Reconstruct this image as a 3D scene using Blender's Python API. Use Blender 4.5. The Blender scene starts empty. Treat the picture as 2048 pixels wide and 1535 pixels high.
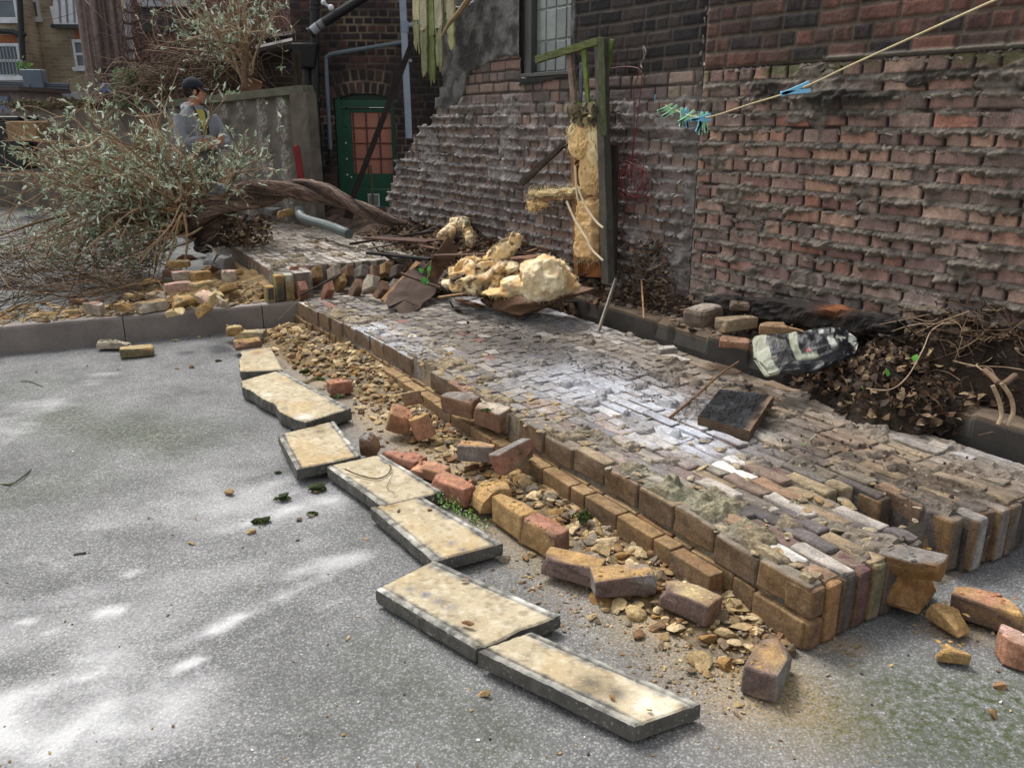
import bpy, math, random
import numpy as np
sc = bpy.context.scene
COL = sc.collection
R = math.radians
# ------------------------------------------------------------------ camera
CAM_H = 1.63; PITCH = R(17.7); FPX = 1650.0      # measured for a 2048 px wide frame
cam = bpy.data.cameras.new('camera'); cam.sensor_width = 36; cam.lens = 36*FPX/2048
cam.clip_start = .05; cam.clip_end = 400
camo = bpy.data.objects.new('camera', cam); COL.objects.link(camo)
camo.location = (0, 0, CAM_H); camo.rotation_euler = (R(90)-PITCH, 0, 0)
sc.camera = camo
# ------------------------------------------------------------------ light
W = bpy.data.worlds.new('World'); sc.world = W; W.use_nodes = True
wn = W.node_tree; bg = wn.nodes['Background']
sky = wn.nodes.new('ShaderNodeTexSky'); sky.sky_type = 'NISHITA'; sky.sun_disc = False
SUN_EL, SUN_AZ = 58, -38        # azimuth from +Y, clockwise
sky.sun_elevation = R(SUN_EL); sky.sun_rotation = R(SUN_AZ); sky.dust_density = 4; sky.air_density = 1.0
hs = wn.nodes.new('ShaderNodeHueSaturation'); hs.inputs['Saturation'].default_value = .18
wn.links.new(sky.outputs[0], hs.inputs['Color']); wn.links.new(hs.outputs[0], bg.inputs[0])
bg.inputs[1].default_value = .15
sun = bpy.data.lights.new('sun', 'SUN'); sun.energy = 1.5; sun.angle = R(16); sun.color = (1, .965, .92)
suno = bpy.data.objects.new('sun', sun); COL.objects.link(suno)
suno.rotation_euler = (R(90-SUN_EL), 0, R(180-SUN_AZ))
sc.view_settings.view_transform = 'Standard'; sc.view_settings.look = 'None'
sc.view_settings.exposure = .78; sc.view_settings.gamma = 1
# ------------------------------------------------------------------ measuring helpers
_c, _s = math.cos(PITCH), math.sin(PITCH)
def ray(x, y):
    u = (x-1024)/FPX; v = (y-767)/FPX
    return np.array([u, _c-v*_s, -(_s+v*_c)])
def G(x, y, h=0.):                     # where the sight line meets height h
    r = ray(x, y); return np.array([0, 0, CAM_H])+r*(h-CAM_H)/r[2]
def D(x, y, d):                        # where it meets distance d
    r = ray(x, y); return np.array([0, 0, CAM_H])+r*d/r[1]
# old wall plane: s runs away from the camera
WP = np.array([1.22, 5.61]); WD = np.array([-.559, .829]); WN = np.array([-.829, -.559])   # WN points to the yard
def WS(x, y, off=0.):                  # (s, z) on the wall plane moved off metres into the yard
    r = ray(x, y); p = WP+WN*off
    t = (p@WN)/(r[0]*WN[0]+r[1]*WN[1])
    q = r*t; return float((q[:2]-p)@WD), float(CAM_H+q[2])
def WX(s, z, off=0.):
    p = WP+WD*s+WN*off; return np.array([p[0], p[1], z])
def Wp(x, y, off=0.):
    s, z = WS(x, y, off); return WX(s, z, off)
# ------------------------------------------------------------------ numbers
def hx(s):
    s = s.lstrip('#'); c = np.array([int(s[i:i+2], 16)/255 for i in (0, 2, 4)])
    return np.where(c < .04045, c/12.92, ((c+.055)/1.055)**2.4)
def _h(a, b, c, seed):
    h = (a.astype(np.int64)*374761393+b.astype(np.int64)*668265263+c.astype(np.int64)*2147483647+seed*974711+12345) & 0xffffffff
    h = ((h ^ (h >> 13))*1274126177) & 0xffffffff
    h = ((h ^ (h >> 16))*2246822519) & 0xffffffff
    return ((h ^ (h >> 15)) & 0xffffff)/float(0x1000000)
def vn(x, y, z=0., seed=0):
    x, y, z = np.broadcast_arrays(np.asarray(x, float), np.asarray(y, float), np.asarray(z, float))
    i, j, k = np.floor(x), np.floor(y), np.floor(z)
    f, g, h = x-i, y-j, z-k
    f = f*f*(3-2*f); g = g*g*(3-2*g); h = h*h*(3-2*h)
    flat = not np.any(h)
    def L(kk):
        a = _h(i, j, kk, seed); b = _h(i+1, j, kk, seed); c = _h(i, j+1, kk, seed); d = _h(i+1, j+1, kk, seed)
        return (a*(1-f)+b*f)*(1-g)+(c*(1-f)+d*f)*g
    r = L(k)
    return r if flat else r*(1-h)+L(k+1)*h
def fbm(x, y, z=0., o=3, seed=0):
    s = 0; a = .5; t = 0; x = np.asarray(x, float); y = np.asarray(y, float); z = np.asarray(z, float)
    for i in range(o):
        s = s+a*vn(x, y, z, seed+i*17); t += a; a *= .5; x = x*2.03; y = y*2.03; z = z*2.03
    return s/t
def sm(e0, e1, x):
    t = np.clip((x-e0)/(e1-e0), 0, 1); return t*t*(3-2*t)
def mix(a, b, t):
    t = np.asarray(t)[..., None]; return np.asarray(a)*(1-t)+np.asarray(b)*t
def hash2(a, b, seed=0):
    return _h(np.asarray(a, float), np.asarray(b, float), np.asarray(a, float)*0, seed)
def inpoly(x, y, P):
    r = np.zeros(np.shape(x), bool); n = len(P); j = n-1
    for i in range(n):
        xi, yi = P[i]; xj, yj = P[j]
        c = ((yi > y) != (yj > y)) & (x < (xj-xi)*(y-yi)/(yj-yi+1e-12)+xi)
        r ^= c; j = i
    return r
def rot(ax=0, ay=0, az=0):             # degrees, applied x then y then z
    a, b, c = R(ax), R(ay), R(az)
    X = np.array([[1, 0, 0], [0, math.cos(a), -math.sin(a)], [0, math.sin(a), math.cos(a)]])
    Y = np.array([[math.cos(b), 0, math.sin(b)], [0, 1, 0], [-math.sin(b), 0, math.cos(b)]])
    Z = np.array([[math.cos(c), -math.sin(c), 0], [math.sin(c), math.cos(c), 0], [0, 0, 1]])
    return Z@Y@X
# ------------------------------------------------------------------ mesh collecting
class MB:
    def __init__(self): self.V = []; self.C = []; self.Q = []; self.T = []; self.n = 0
    def add(self, v, q=None, t=None, c=(.5, .5, .5)):
        v = np.asarray(v, float).reshape(-1, 3)
        self.V.append(v); self.C.append(np.broadcast_to(np.asarray(c, float), (len(v), 3)).copy())
        if q is not None and len(q): self.Q.append(np.asarray(q, np.int64)+self.n)
        if t is not None and len(t): self.T.append(np.asarray(t, np.int64)+self.n)
        self.n += len(v); return self
    def build(self, name, mat, parent=None, smooth=False, origin=None):
        V = np.concatenate(self.V); C = np.concatenate(self.C)
        Q = np.concatenate(self.Q) if self.Q else np.zeros((0, 4), int)
        T = np.concatenate(self.T) if self.T else np.zeros((0, 3), int)
        if origin is not None: V = V-np.asarray(origin, float)
        me = bpy.data.meshes.new(name)
        me.vertices.add(len(V)); me.vertices.foreach_set('co', V.astype(np.float32).ravel())
        li = np.concatenate([Q.ravel(), T.ravel()]).astype(np.int32)
        me.loops.add(len(li)); me.loops.foreach_set('vertex_index', li)
        n = len(Q)+len(T); me.polygons.add(n)
        st = np.concatenate([np.arange(len(Q))*4, len(Q)*4+np.arange(len(T))*3]).astype(np.int32)
        me.polygons.foreach_set('loop_start', st)
        me.polygons.foreach_set('use_smooth', np.full(n, smooth, bool))
        me.update(calc_edges=True)
        a = me.color_attributes.new('Col', 'FLOAT_COLOR', 'POINT')
        a.data.foreach_set('color', np.concatenate([np.clip(C, 0, 1), np.ones((len(C), 1))], 1).astype(np.float32).ravel())
        me.validate()
        if mat: me.materials.append(mat)
        o = bpy.data.objects.new(name, me); COL.objects.link(o)
        if origin is not None: o.location = tuple(origin)
        if parent is not None:
            o.parent = parent
            if origin is None:
                o.location = (0, 0, 0) if parent.parent else tuple(-np.array(parent.location))
            else: o.location = tuple(np.asarray(origin)-np.array(parent.location))
        return o
def thing(name, label, cat, loc=(0, 0, 0), group=None):
    o = bpy.data.objects.new(name, None); COL.objects.link(o); o.location = tuple(float(a) for a in loc)
    return tag(o, label, cat, group)
def tag(o, label=None, cat=None, group=None, kind=None):
    if label: o['label'] = label
    if cat: o['category'] = cat
    if group: o['group'] = group
    if kind: o['kind'] = kind
    return o
def gridq(ny, nx, mask=None):
    i = np.arange(ny*nx).reshape(ny, nx)
    q = np.stack([i[:-1, :-1], i[:-1, 1:], i[1:, 1:], i[1:, :-1]], -1)
    return q.reshape(-1, 4) if mask is None else q[mask]
def compact(V, q, C):
    u = np.unique(q); m = np.full(len(V), -1); m[u] = np.arange(len(u)); return V[u], m[q], C[u]
def rbox(hd, r=.006):                  # rounded box, half sizes hd
    hd = np.asarray(hd, float); r = min(r, hd.min()*.8)
    ax = [np.array([-1, -(1-r/h), 0, 1-r/h, 1])*h for h in hd]
    idx = {}; V = []; Q = []
    def vid(i, j, k):
        if (i, j, k) not in idx: idx[(i, j, k)] = len(V); V.append((ax[0][i], ax[1][j], ax[2][k]))
        return idx[(i, j, k)]
    for a in range(4):
        for b in range(4):
            for e, o in ((0, 0), (4, 1)):
                f = [(a, b), (a+1, b), (a+1, b+1), (a, b+1)]
                if o == 0: f = f[::-1]
                Q.append([vid(i, j, e) for i, j in f])
                Q.append([vid(e, i, j) for i, j in f])
                Q.append([vid(j, e, i) for i, j in f])
    V = np.array(V); inn = np.clip(V, -(hd-r), hd-r); d = V-inn; L = np.linalg.norm(d, axis=1)[:, None]
    V = np.where(L > 1e-9, inn+d/np.maximum(L, 1e-9)*r, V)
    return V, np.array(Q)
def wob(V, amp, sc_, seed):
    n = np.stack([vn(V[:, 0]*sc_+7, V[:, 1]*sc_, V[:, 2]*sc_+.37, seed+k) for k in (0, 1, 2)], 1)-.5
    return V+n*2*amp
def box(mb, c, hd, M=None, col=(.5, .5, .5), r=.004, w=0., seed=0):
    V, Q = rbox(hd, r)
    if w: V = wob(V, w, 25, seed)
    if M is not None: V = V@M.T
    mb.add(V+np.asarray(c, float), Q, c=col); return mb
def plank(mb, a, b, w, t, up=(0, 0, 1), col=(.3, .25, .2), wobble=.002, seed=0, taper=1., n=8, jag=0.):
    """board from a to b, width w across, thickness t along up"""
    a = np.asarray(a, float); b = np.asarray(b, float); d = b-a; L = np.linalg.norm(d); d /= L
    up = np.asarray(up, float); sd = np.cross(d, up); sd /= np.linalg.norm(sd); up = np.cross(sd, d)
    rg = np.random.RandomState(seed+3); k = np.linspace(0, 1, n+1)
    m = 5; V = []; C = []
    for i, f in enumerate(k):
        ww = w*(1+(taper-1)*f)/2*(1+rg.uniform(-1, 1)*jag*.3); e = 0
        pr = [(-ww, -t/2), (-ww*.5, -t/2), (0, -t/2), (ww*.5, -t/2), (ww, -t/2), (ww, t/2), (ww*.5, t/2), (0, t/2), (-ww*.5, t/2), (-ww, t/2)]
        for j, (x, y) in enumerate(pr):
            ee = rg.uniform(-jag, jag)*w if i in (0, n) else 0
            V.append(a+d*(L*f+ee)+sd*(x+rg.uniform(-1, 1)*wobble*.5)+up*(y+rg.uniform(-1, 1)*wobble*.3))
            C.append(np.asarray(col)*(.8+.4*rg.rand()))
    q = []
    M = 10
    for i in range(n):
        for j in range(M): q.append([i*M+j, i*M+(j+1) % M, (i+1)*M+(j+1) % M, (i+1)*M+j])
    for i in (0, n):
        for j in range(4):
            f = [i*M+j, i*M+j+1, i*M+8-j, i*M+9-j]
            q.append(f[::-1] if i else f)
    mb.add(V, np.array(q)[:, ::-1], c=np.array(C)); return mb
def tube(mb, P, rad, seg=8, col=(.3, .3, .3), cap=True, flat=None):
    P = np.asarray(P, float); n = len(P); rad = np.broadcast_to(np.asarray(rad, float), (n,))
    T = np.gradient(P, axis=0); T /= np.maximum(np.linalg.norm(T, axis=1)[:, None], 1e-9)
    a = np.array([0, 0, 1.]) if abs(T[0][2]) < .9 else np.array([1., 0, 0])
    N = np.cross(T[0], a); N /= np.linalg.norm(N); V = []
    an = np.linspace(0, 2*np.pi, seg, endpoint=False)
    for i in range(n):
        N = N-T[i]*(N@T[i]); N /= max(np.linalg.norm(N), 1e-9); B = np.cross(T[i], N)
        V.append(P[i]+rad[i]*(np.cos(an)[:, None]*N+np.sin(an)[:, None]*B))
    V = np.concatenate(V); i = np.arange(n-1)[:, None]*seg; j = np.arange(seg)[None]; k = (j+1) % seg
    q = np.stack([i+j, i+k, i+seg+k, i+seg+j], -1).reshape(-1, 4)
    t = []
    if cap:
        V = np.concatenate([V, P[:1], P[-1:]]); b = n*seg
        t = [[b, (x+1) % seg, x] for x in range(seg)]+[[b+1, (n-1)*seg+x, (n-1)*seg+(x+1) % seg] for x in range(seg)]
    c = col
    if np.ndim(col) == 2:
        c = np.repeat(np.asarray(col), seg, axis=0)
        if cap: c = np.concatenate([c, c[:1], c[-1:]])
    mb.add(V, q, t if len(t) else None, c=c); return mb
def spline(P, n=20):
    P = np.asarray(P, float); m = len(P); t = np.linspace(0, m-1, n); out = []
    E = np.concatenate([[2*P[0]-P[1]], P, [2*P[-1]-P[-2]]])
    for x in t:
        i = min(int(x), m-2); f = x-i; p0, p1, p2, p3 = E[i:i+4]
        out.append(.5*((2*p1)+(-p0+p2)*f+(2*p0-5*p1+4*p2-p3)*f*f+(-p0+3*p1-3*p2+p3)*f**3))
    return np.array(out)
def ico(sub=2):
    t = (1+5**.5)/2
    V = [(-1, t, 0), (1, t, 0), (-1, -t, 0), (1, -t, 0), (0, -1, t), (0, 1, t), (0, -1, -t), (0, 1, -t), (t, 0, -1), (t, 0, 1), (-t, 0, -1), (-t, 0, 1)]
    F = [(0, 11, 5), (0, 5, 1), (0, 1, 7), (0, 7, 10), (0, 10, 11), (1, 5, 9), (5, 11, 4), (11, 10, 2), (10, 7, 6), (7, 1, 8), (3, 9, 4), (3, 4, 2), (3, 2, 6), (3, 6, 8), (3, 8, 9), (4, 9, 5), (2, 4, 11), (6, 2, 10), (8, 6, 7), (9, 8, 1)]
    V = [np.array(v)/np.linalg.norm(v) for v in V]
    for _ in range(sub):
        c = {}; G_ = []
        def m(a, b):
            k = (min(a, b), max(a, b))
            if k not in c:
                p = V[a]+V[b]; V.append(p/np.linalg.norm(p)); c[k] = len(V)-1
            return c[k]
        for a, b, d in F:
            x, y, z = m(a, b), m(b, d), m(d, a); G_ += [(a, x, z), (b, y, x), (d, z, y), (x, y, z)]
        F = G_
    return np.array(V), np.array(F)
ICO = {k: ico(k) for k in (0, 1, 2, 3, 4)}
def rock(mb, c, hd, seed, col, sub=1, M=None, rough=.2, cvar=.15, dull=None):
    V, F = ICO[max(sub, 1)] if sub else ICO[0]; rg = np.random.RandomState(seed)
    V = V.copy()
    for _ in range(7 if sub else 3):   # chop flat faces
        n = rg.normal(size=3); n /= np.linalg.norm(n); d = rg.uniform(.28, .7); e = V@n-d
        V = V-np.outer(np.maximum(e, 0), n)
    V = wob(V, rough*.3, 1.7, seed); V = V*np.asarray(hd)
    if M is None: M = rot(rg.uniform(-15, 15), rg.uniform(-15, 15), rg.uniform(0, 360))
    V = V@M.T
    col = np.asarray(col)*(1+cvar*(rg.rand()*2-1))
    cc = col[None]*(.85+.3*vn(V[:, 0]*40, V[:, 1]*40, V[:, 2]*40+.2, seed))[:, None]
    mb.add(V+np.asarray(c), t=F, c=cc); return mb
def fuse_data(mb, vox, it=2):           # one closed skin round overlapping pieces
    o = mb.build('tmp', None); m = o.modifiers.new('r', 'REMESH'); m.mode = 'VOXEL'; m.voxel_size = vox; s = o.modifiers.new('s', 'SMOOTH'); s.iterations = it; s.factor = .5
    dg = bpy.context.evaluated_depsgraph_get(); ev = o.evaluated_get(dg); me = ev.to_mesh(); nv = len(me.vertices); V = np.zeros(nv*3); me.vertices.foreach_get('co', V); V = V.reshape(-1, 3)
    N = np.zeros(nv*3); me.vertices.foreach_get('normal', N); N = N.reshape(-1, 3)
    q = [list(p.vertices) for p in me.polygons]; ev.to_mesh_clear(); bpy.data.objects.remove(o)
    return V, N, np.array([x for x in q if len(x) == 4]), np.array([x for x in q if len(x) == 3], int).reshape(-1, 3)
# ------------------------------------------------------------------ materials
def mk(name, rough=.9, n1=(12., .25), n2=(90., .2), bump=(60., .35, .004), attr=True, col=None, metal=0., spec=.3, vor=None, sss=None, coat=None, trans=None):
    m = bpy.data.materials.new(name); m.use_nodes = True; t = m.node_tree; N = t.nodes; Lk = t.links
    b = N['Principled BSDF']; b.inputs['Roughness'].default_value = rough; b.inputs['Metallic'].default_value = metal
    b.inputs['Specular IOR Level'].default_value = spec
    tc = N.new('ShaderNodeTexCoord'); oi = N.new('ShaderNodeObjectInfo')
    ad = N.new('ShaderNodeVectorMath'); ad.operation = 'ADD'
    Lk.new(tc.outputs['Object'], ad.inputs[0])
    ml = N.new('ShaderNodeMath'); ml.operation = 'MULTIPLY'; ml.inputs[1].default_value = 37.; Lk.new(oi.outputs['Random'], ml.inputs[0]); Lk.new(ml.outputs[0], ad.inputs[1])
    if attr:
        at = N.new('ShaderNodeAttribute'); at.attribute_name = 'Col'; c = at.outputs['Color']
    else:
        rg = N.new('ShaderNodeRGB'); rg.outputs[0].default_value = (*col, 1); c = rg.outputs[0]
    for sc_, am in (n1, n2):
        if not am: continue
        n = N.new('ShaderNodeTexNoise'); n.inputs['Scale'].default_value = sc_; n.inputs['Detail'].default_value = 4; n.inputs['Roughness'].default_value = .65
        Lk.new(ad.outputs[0], n.inputs['Vector'])
        mr = N.new('ShaderNodeMapRange'); mr.inputs['From Min'].default_value = .3; mr.inputs['From Max'].default_value = .7
        mr.inputs['To Min'].default_value = 1-am; mr.inputs['To Max'].default_value = 1+am; Lk.new(n.outputs[0], mr.inputs['Value'])
        vm = N.new('ShaderNodeVectorMath'); vm.operation = 'SCALE'; Lk.new(c, vm.inputs[0]); Lk.new(mr.outputs[0], vm.inputs['Scale']); c = vm.outputs[0]
    if vor:                            # speckle: scale, threshold, colour, amount
        v = N.new('ShaderNodeTexVoronoi'); v.inputs['Scale'].default_value = vor[0]; Lk.new(ad.outputs[0], v.inputs['Vector'])
        gt = N.new('ShaderNodeMapRange'); gt.inputs['From Min'].default_value = vor[1]; gt.inputs['From Max'].default_value = vor[1]+.1
        gt.inputs['To Max'].default_value = vor[3]
        sp = N.new('ShaderNodeSeparateColor'); Lk.new(v.outputs['Color'], sp.inputs[0]); Lk.new(sp.outputs[0], gt.inputs['Value'])
        mx = N.new('ShaderNodeMix'); mx.data_type = 'RGBA'; Lk.new(gt.outputs[0], mx.inputs[0]); Lk.new(c, mx.inputs[6]); mx.inputs[7].default_value = (*vor[2], 1); c = mx.outputs[2]
    Lk.new(c, b.inputs['Base Color'])
    if bump:
        n = N.new('ShaderNodeTexNoise'); n.inputs['Scale'].default_value = bump[0]; n.inputs['Detail'].default_value = 6; n.inputs['Roughness'].default_value = .7
        Lk.new(ad.outputs[0], n.inputs['Vector'])
        bp = N.new('ShaderNodeBump'); bp.inputs['Strength'].default_value = bump[1]; bp.inputs['Distance'].default_value = bump[2]
        Lk.new(n.outputs[0], bp.inputs['Height']); Lk.new(bp.outputs[0], b.inputs['Normal'])
    if coat: b.inputs['Coat Weight'].default_value = coat
    if sss:
        b.inputs['Subsurface Weight'].default_value = sss; b.inputs['Subsurface Radius'].default_value = (.05, .04, .02); b.inputs['Subsurface Scale'].default_value = .3
    if trans:
        tr = N.new('ShaderNodeBsdfTranslucent'); Lk.new(c, tr.inputs[0]); ms = N.new('ShaderNodeMixShader'); ms.inputs[0].default_value = trans
        Lk.new(b.outputs[0], ms.inputs[1]); Lk.new(tr.outputs[0], ms.inputs[2]); Lk.new(ms.outputs[0], N['Material Output'].inputs[0])
    return m
M_brick = mk('brick', .95, (26, .34), (130, .34), (75, .8, .006))
M_wall = mk('old_wall_brick', .95, (9, .2), (110, .3), (95, .7, .006))
M_con = mk('concrete', .93, (7, .15), (140, .22), (150, .5, .003))
M_cope = mk('coping_stone', .93, (9, .08), (160, .13), (170, .5, .002), vor=(150, .93, (.78, .74, .66), .3))
M_wood = mk('weathered_wood', .85, (14, .25), (80, .25), (60, .5, .004))
M_leaf = mk('leaf', .7, (10, .2), (60, .1), None, trans=.3)
M_dead = mk('dead_leaf', .8, (20, .3), (90, .2), None, trans=.12)
M_bark = mk('bark', .95, (16, .3), (70, .3), (45, .9, .012))
M_twig = mk('twig', .9, (16, .25), (70, .2), None)
M_wool = mk('glass_wool', 1., (14, .10), (160, .2), (140, 1., .01), spec=.03, sss=.35)
M_paint = mk('paint', .5, (5, .15), (60, .08), (60, .1, .002), spec=.4)
M_plastic = mk('plastic', .4, (5, .1), (60, .08), None, spec=.5)
M_cloth = mk('cloth', .95, (10, .12), (120, .12), (80, .3, .004))
M_skin = mk('skin', .6, (10, .1), (60, .05), None, sss=.1)
M_dirt = mk('dirt', 1., (9, .3), (80, .4), (60, .9, .015))
M_moss = mk('moss', 1., (20, .3), (150, .5), (150, 1., .008))
M_metal = mk('painted_metal', .5, (5, .15), (60, .1), None, spec=.5)
M_bag = mk('bag_film', .28, (9, .15), (60, .1), (22, .6, .02), spec=.6)
M_glass = mk('pane', .15, (5, .15), (40, .1), (25, .2, .01), spec=.6)
# ================================================================== GROUND
def asphalt_mat():
    m = bpy.data.materials.new('asphalt'); m.use_nodes = True; t = m.node_tree; N = t.nodes; K = t.links
    b = N['Principled BSDF']; b.inputs['Roughness'].default_value = .9; b.inputs['Specular IOR Level'].default_value = .25
    tc = N.new('ShaderNodeTexCoord'); at = N.new('ShaderNodeAttribute'); at.attribute_name = 'Col'
    sp = N.new('ShaderNodeSeparateColor'); K.new(at.outputs['Color'], sp.inputs[0])
    def vor(s, f='F1'):
        v = N.new('ShaderNodeTexVoronoi'); v.inputs['Scale'].default_value = s; K.new(tc.outputs['Object'], v.inputs['Vector']); return v
    def noise(s, d=4):
        n = N.new('ShaderNodeTexNoise'); n.inputs['Scale'].default_value = s; n.inputs['Detail'].default_value = d; n.inputs['Roughness'].default_value = .7
        K.new(tc.outputs['Object'], n.inputs['Vector']); return n
    def ramp(src, stops):
        r = N.new('ShaderNodeValToRGB'); e = r.color_ramp.elements
        e[0].position, e[0].color = stops[0][0], (*stops[0][1], 1); e[1].position, e[1].color = stops[-1][0], (*stops[-1][1], 1)
        for p, c in stops[1:-1]:
            x = e.new(p); x.color = (*c, 1)
        K.new(src, r.inputs[0]); return r.outputs[0]
    def mixc(f, a, c2):
        x = N.new('ShaderNodeMix'); x.data_type = 'RGBA'; K.new(f, x.inputs[0]); K.new(a, x.inputs[6])
        if isinstance(c2, tuple): x.inputs[7].default_value = (*c2, 1)
        else: K.new(c2, x.inputs[7])
        return x.outputs[2]
    def mth(op, a, v):
        x = N.new('ShaderNodeMath'); x.operation = op; K.new(a, x.inputs[0])
        if isinstance(v, (int, float)): x.inputs[1].default_value = v
        else: K.new(v, x.inputs[1])
        return x.outputs[0]
    v1 = vor(135); s1 = N.new('ShaderNodeSeparateColor'); K.new(v1.outputs['Color'], s1.inputs[0])
    stones = ramp(s1.outputs[0], [(0, (.14, .14, .137)), (.35, (.19, .19, .186)), (.6, (.235, .234, .228)), (.85, (.285, .283, .275)), (1, (.37, .365, .35))])
    edge = ramp(v1.outputs['Distance'], [(.25, (0, 0, 0)), (.62, (1, 1, 1))])
    c = mixc(mth('MULTIPLY', edge, .7), stones, (.095, .096, .095))
    big = noise(2.2, 5); c2 = ramp(big.outputs[0], [(.3, (.62, .62, .63)), (.7, (1.25, 1.25, 1.27))])
    vm = N.new('ShaderNodeMix'); vm.data_type = 'RGBA'; vm.blend_type = 'MULTIPLY'; vm.inputs[0].default_value = 1; K.new(c, vm.inputs[6]); K.new(c2, vm.inputs[7]); c = vm.outputs[2]
    # moss in the hollows
    mn = noise(38, 5); mf = mth('MULTIPLY', sp.outputs[1], ramp(mn.outputs[0], [(.38, (0, 0, 0)), (.6, (1, 1, 1))]))
    mossc = ramp(noise(200, 2).outputs[0], [(.3, (.025, .035, .015)), (.7, (.075, .095, .04))])
    c = mixc(mf, c, mossc)
    # sand coloured crumbs
    sn = noise(110, 4); sf = mth('MULTIPLY', sp.outputs[2], ramp(sn.outputs[0], [(.40, (0, 0, 0)), (.55, (1, 1, 1))]))
    c = mixc(sf, c, (.36, .25, .12))
    # pale mortar dust
    dn = noise(75, 6); dd = mth('ADD', sp.outputs[0], mth('MULTIPLY', mth('SUBTRACT', dn.outputs[0], .5), .9))
    df = ramp(dd, [(.25, (0, 0, 0)), (1.05, (1, 1, 1))]); df = mth('MULTIPLY', df, .66)
    c = mixc(df, c, (.62, .62, .62))
    K.new(c, b.inputs['Base Color'])
    bp = N.new('ShaderNodeBump'); bp.inputs['Strength'].default_value = .55; bp.inputs['Distance'].default_value = .004; bp.invert = True
    K.new(v1.outputs['Distance'], bp.inputs['Height']); K.new(bp.outputs[0], b.inputs['Normal'])
    return m
M_asph = asphalt_mat()
def axis(a, b, st, lo, hi):
    c = list(np.arange(a, b+1e-6, st)); s = st
    x = a; left = []
    while x > lo: s *= 1.35; x -= s; left.append(max(x, lo))
    s = st; x = c[-1]; right = []
    while x < hi: s *= 1.35; x += s; right.append(min(x, hi))
    return np.array(left[::-1]+c+right)
def blob(X, Y, p, q, w):
    """soft spot along the line p-q (world), half width w"""
    d = np.array(q)-np.array(p); L = max(d@d, 1e-9)
    t = np.clip(((X-p[0])*d[0]+(Y-p[1])*d[1])/L, 0, 1)
    return np.exp(-(((X-p[0]-t*d[0])**2+(Y-p[1]-t*d[1])**2)/(w*w)))
SU = np.array([-.525, .851]); SV = np.array([.851, .525]); SO = np.array([.93, 2.27])     # frame of the fallen wall
def SL(u, v, z=0.): p = SO+SU*u+SV*v; return np.array([p[0], p[1], z])
def uv_of(X, Y): return (X-SO[0])*SU[0]+(Y-SO[1])*SU[1], (X-SO[0])*SV[0]+(Y-SO[1])*SV[1]
ax = axis(-5, 4, .03, -150, 150); ay = axis(1, 7.2, .03, -30, 200)
X, Y = np.meshgrid(ax, ay)
dust = np.zeros_like(X); n1 = fbm(X*1.3+3, Y*1.3, o=4, seed=5); n2 = fbm(X*7, Y*7, o=3, seed=8)
for x1, y1, x2, y2, w, a in [(60, 830, 230, 735, .16, .35), (0, 870, 110, 790, .25, .35), (430, 1260, 640, 1155, .045, .95), (300, 1320, 480, 1230, .05, .35), (560, 1248, 690, 1195, .03, .75),
        (350, 1338, 392, 1318, .03, .95), (258, 1146, 270, 1143, .028, 1.), (205, 1223, 232, 1220, .028, .85), (45, 1240, 62, 1238, .018, .9), (515, 1270, 535, 1265, .025, .8), (0, 1440, 190, 1340, .14, .6),
        (0, 1535, 280, 1400, .2, .5), (520, 975, 690, 915, .06, .45), (440, 1060, 660, 1000, .08, .45), (600, 1150, 720, 1110, .07, .45), (1030, 1508, 1040, 1506, .02, .9), (440, 1090, 560, 1030, .1, .3),
        (330, 1437, 345, 1430, .015, .7), (100, 1262, 110, 1258, .018, .7), (140, 1160, 150, 1150, .02, .4), (560, 1000, 620, 960, .03, .3), (20, 1150, 420, 1020, .4, .22), (250, 1000, 380, 960, .1, .12)]:
    dust = np.maximum(dust, a*blob(X, Y, G(x1, y1)[:2], G(x2, y2)[:2], w))
side = sm(.35, -1.2, X)*sm(9, 1, Y)
streak = fbm(X*1.0+Y*.9+11, (Y-X*.35)*4.5, o=3, seed=66)
bl_ = sm(.35, .65, fbm(X*4.5, Y*6, o=4, seed=89)); dust = dust*(.25+1.2*n2)*(.2+1.4*fbm(X*16, Y*22, o=3, seed=88))*(.35+.9*bl_)+.26*side*(.35+1.2*n1)*(.35+1.3*sm(.3, .7, streak))+.14*sm(.5, .75, n1)*sm(.8, -.5, X)+.05
moss = np.zeros_like(X)
for x1, y1, x2, y2, w, a in [(130, 840, 330, 880, .3, .8), (300, 860, 340, 890, .14, .9), (20, 990, 150, 960, .25, .6), (0, 790, 60, 770, .25, .5), (1650, 1420, 2048, 1480, .18, .95), (1750, 1370, 2048, 1400, .14, .9), (750, 1300, 1000, 1500, .15, .55), (620, 1430, 1000, 1520, .18, .3), (1000, 1000, 1080, 1120, .12, .55), (1250, 1260, 1480, 1340, .1, .45)]:
    moss = np.maximum(moss, a*blob(X, Y, G(x1, y1)[:2], G(x2, y2)[:2], w))
moss = moss*(.5+n1); dust = dust*(1-.7*np.clip(moss, 0, 1))
U_, V_ = uv_of(X, Y)
sand = .9*np.exp(-((V_+.25)/.22)**2)*sm(-.5, .0, U_)*sm(5.2, 4.6, U_)
for x1, y1, x2, y2, w, a in [(1480, 1330, 1600, 1370, .07, .9), (1590, 1280, 1700, 1290, .06, .7), (1430, 1400, 1520, 1380, .05, .7), (1880, 1260, 1960, 1270, .05, .6), (1330, 1250, 1500, 1300, .06, .6)]:
    sand = np.maximum(sand, a*blob(X, Y, G(x1, y1)[:2], G(x2, y2)[:2], w))
sand = np.clip(sand*(.4+1.1*n2), 0, 1)
Zg = .004*(fbm(X*2, Y*2, seed=9)-.5)
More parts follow.
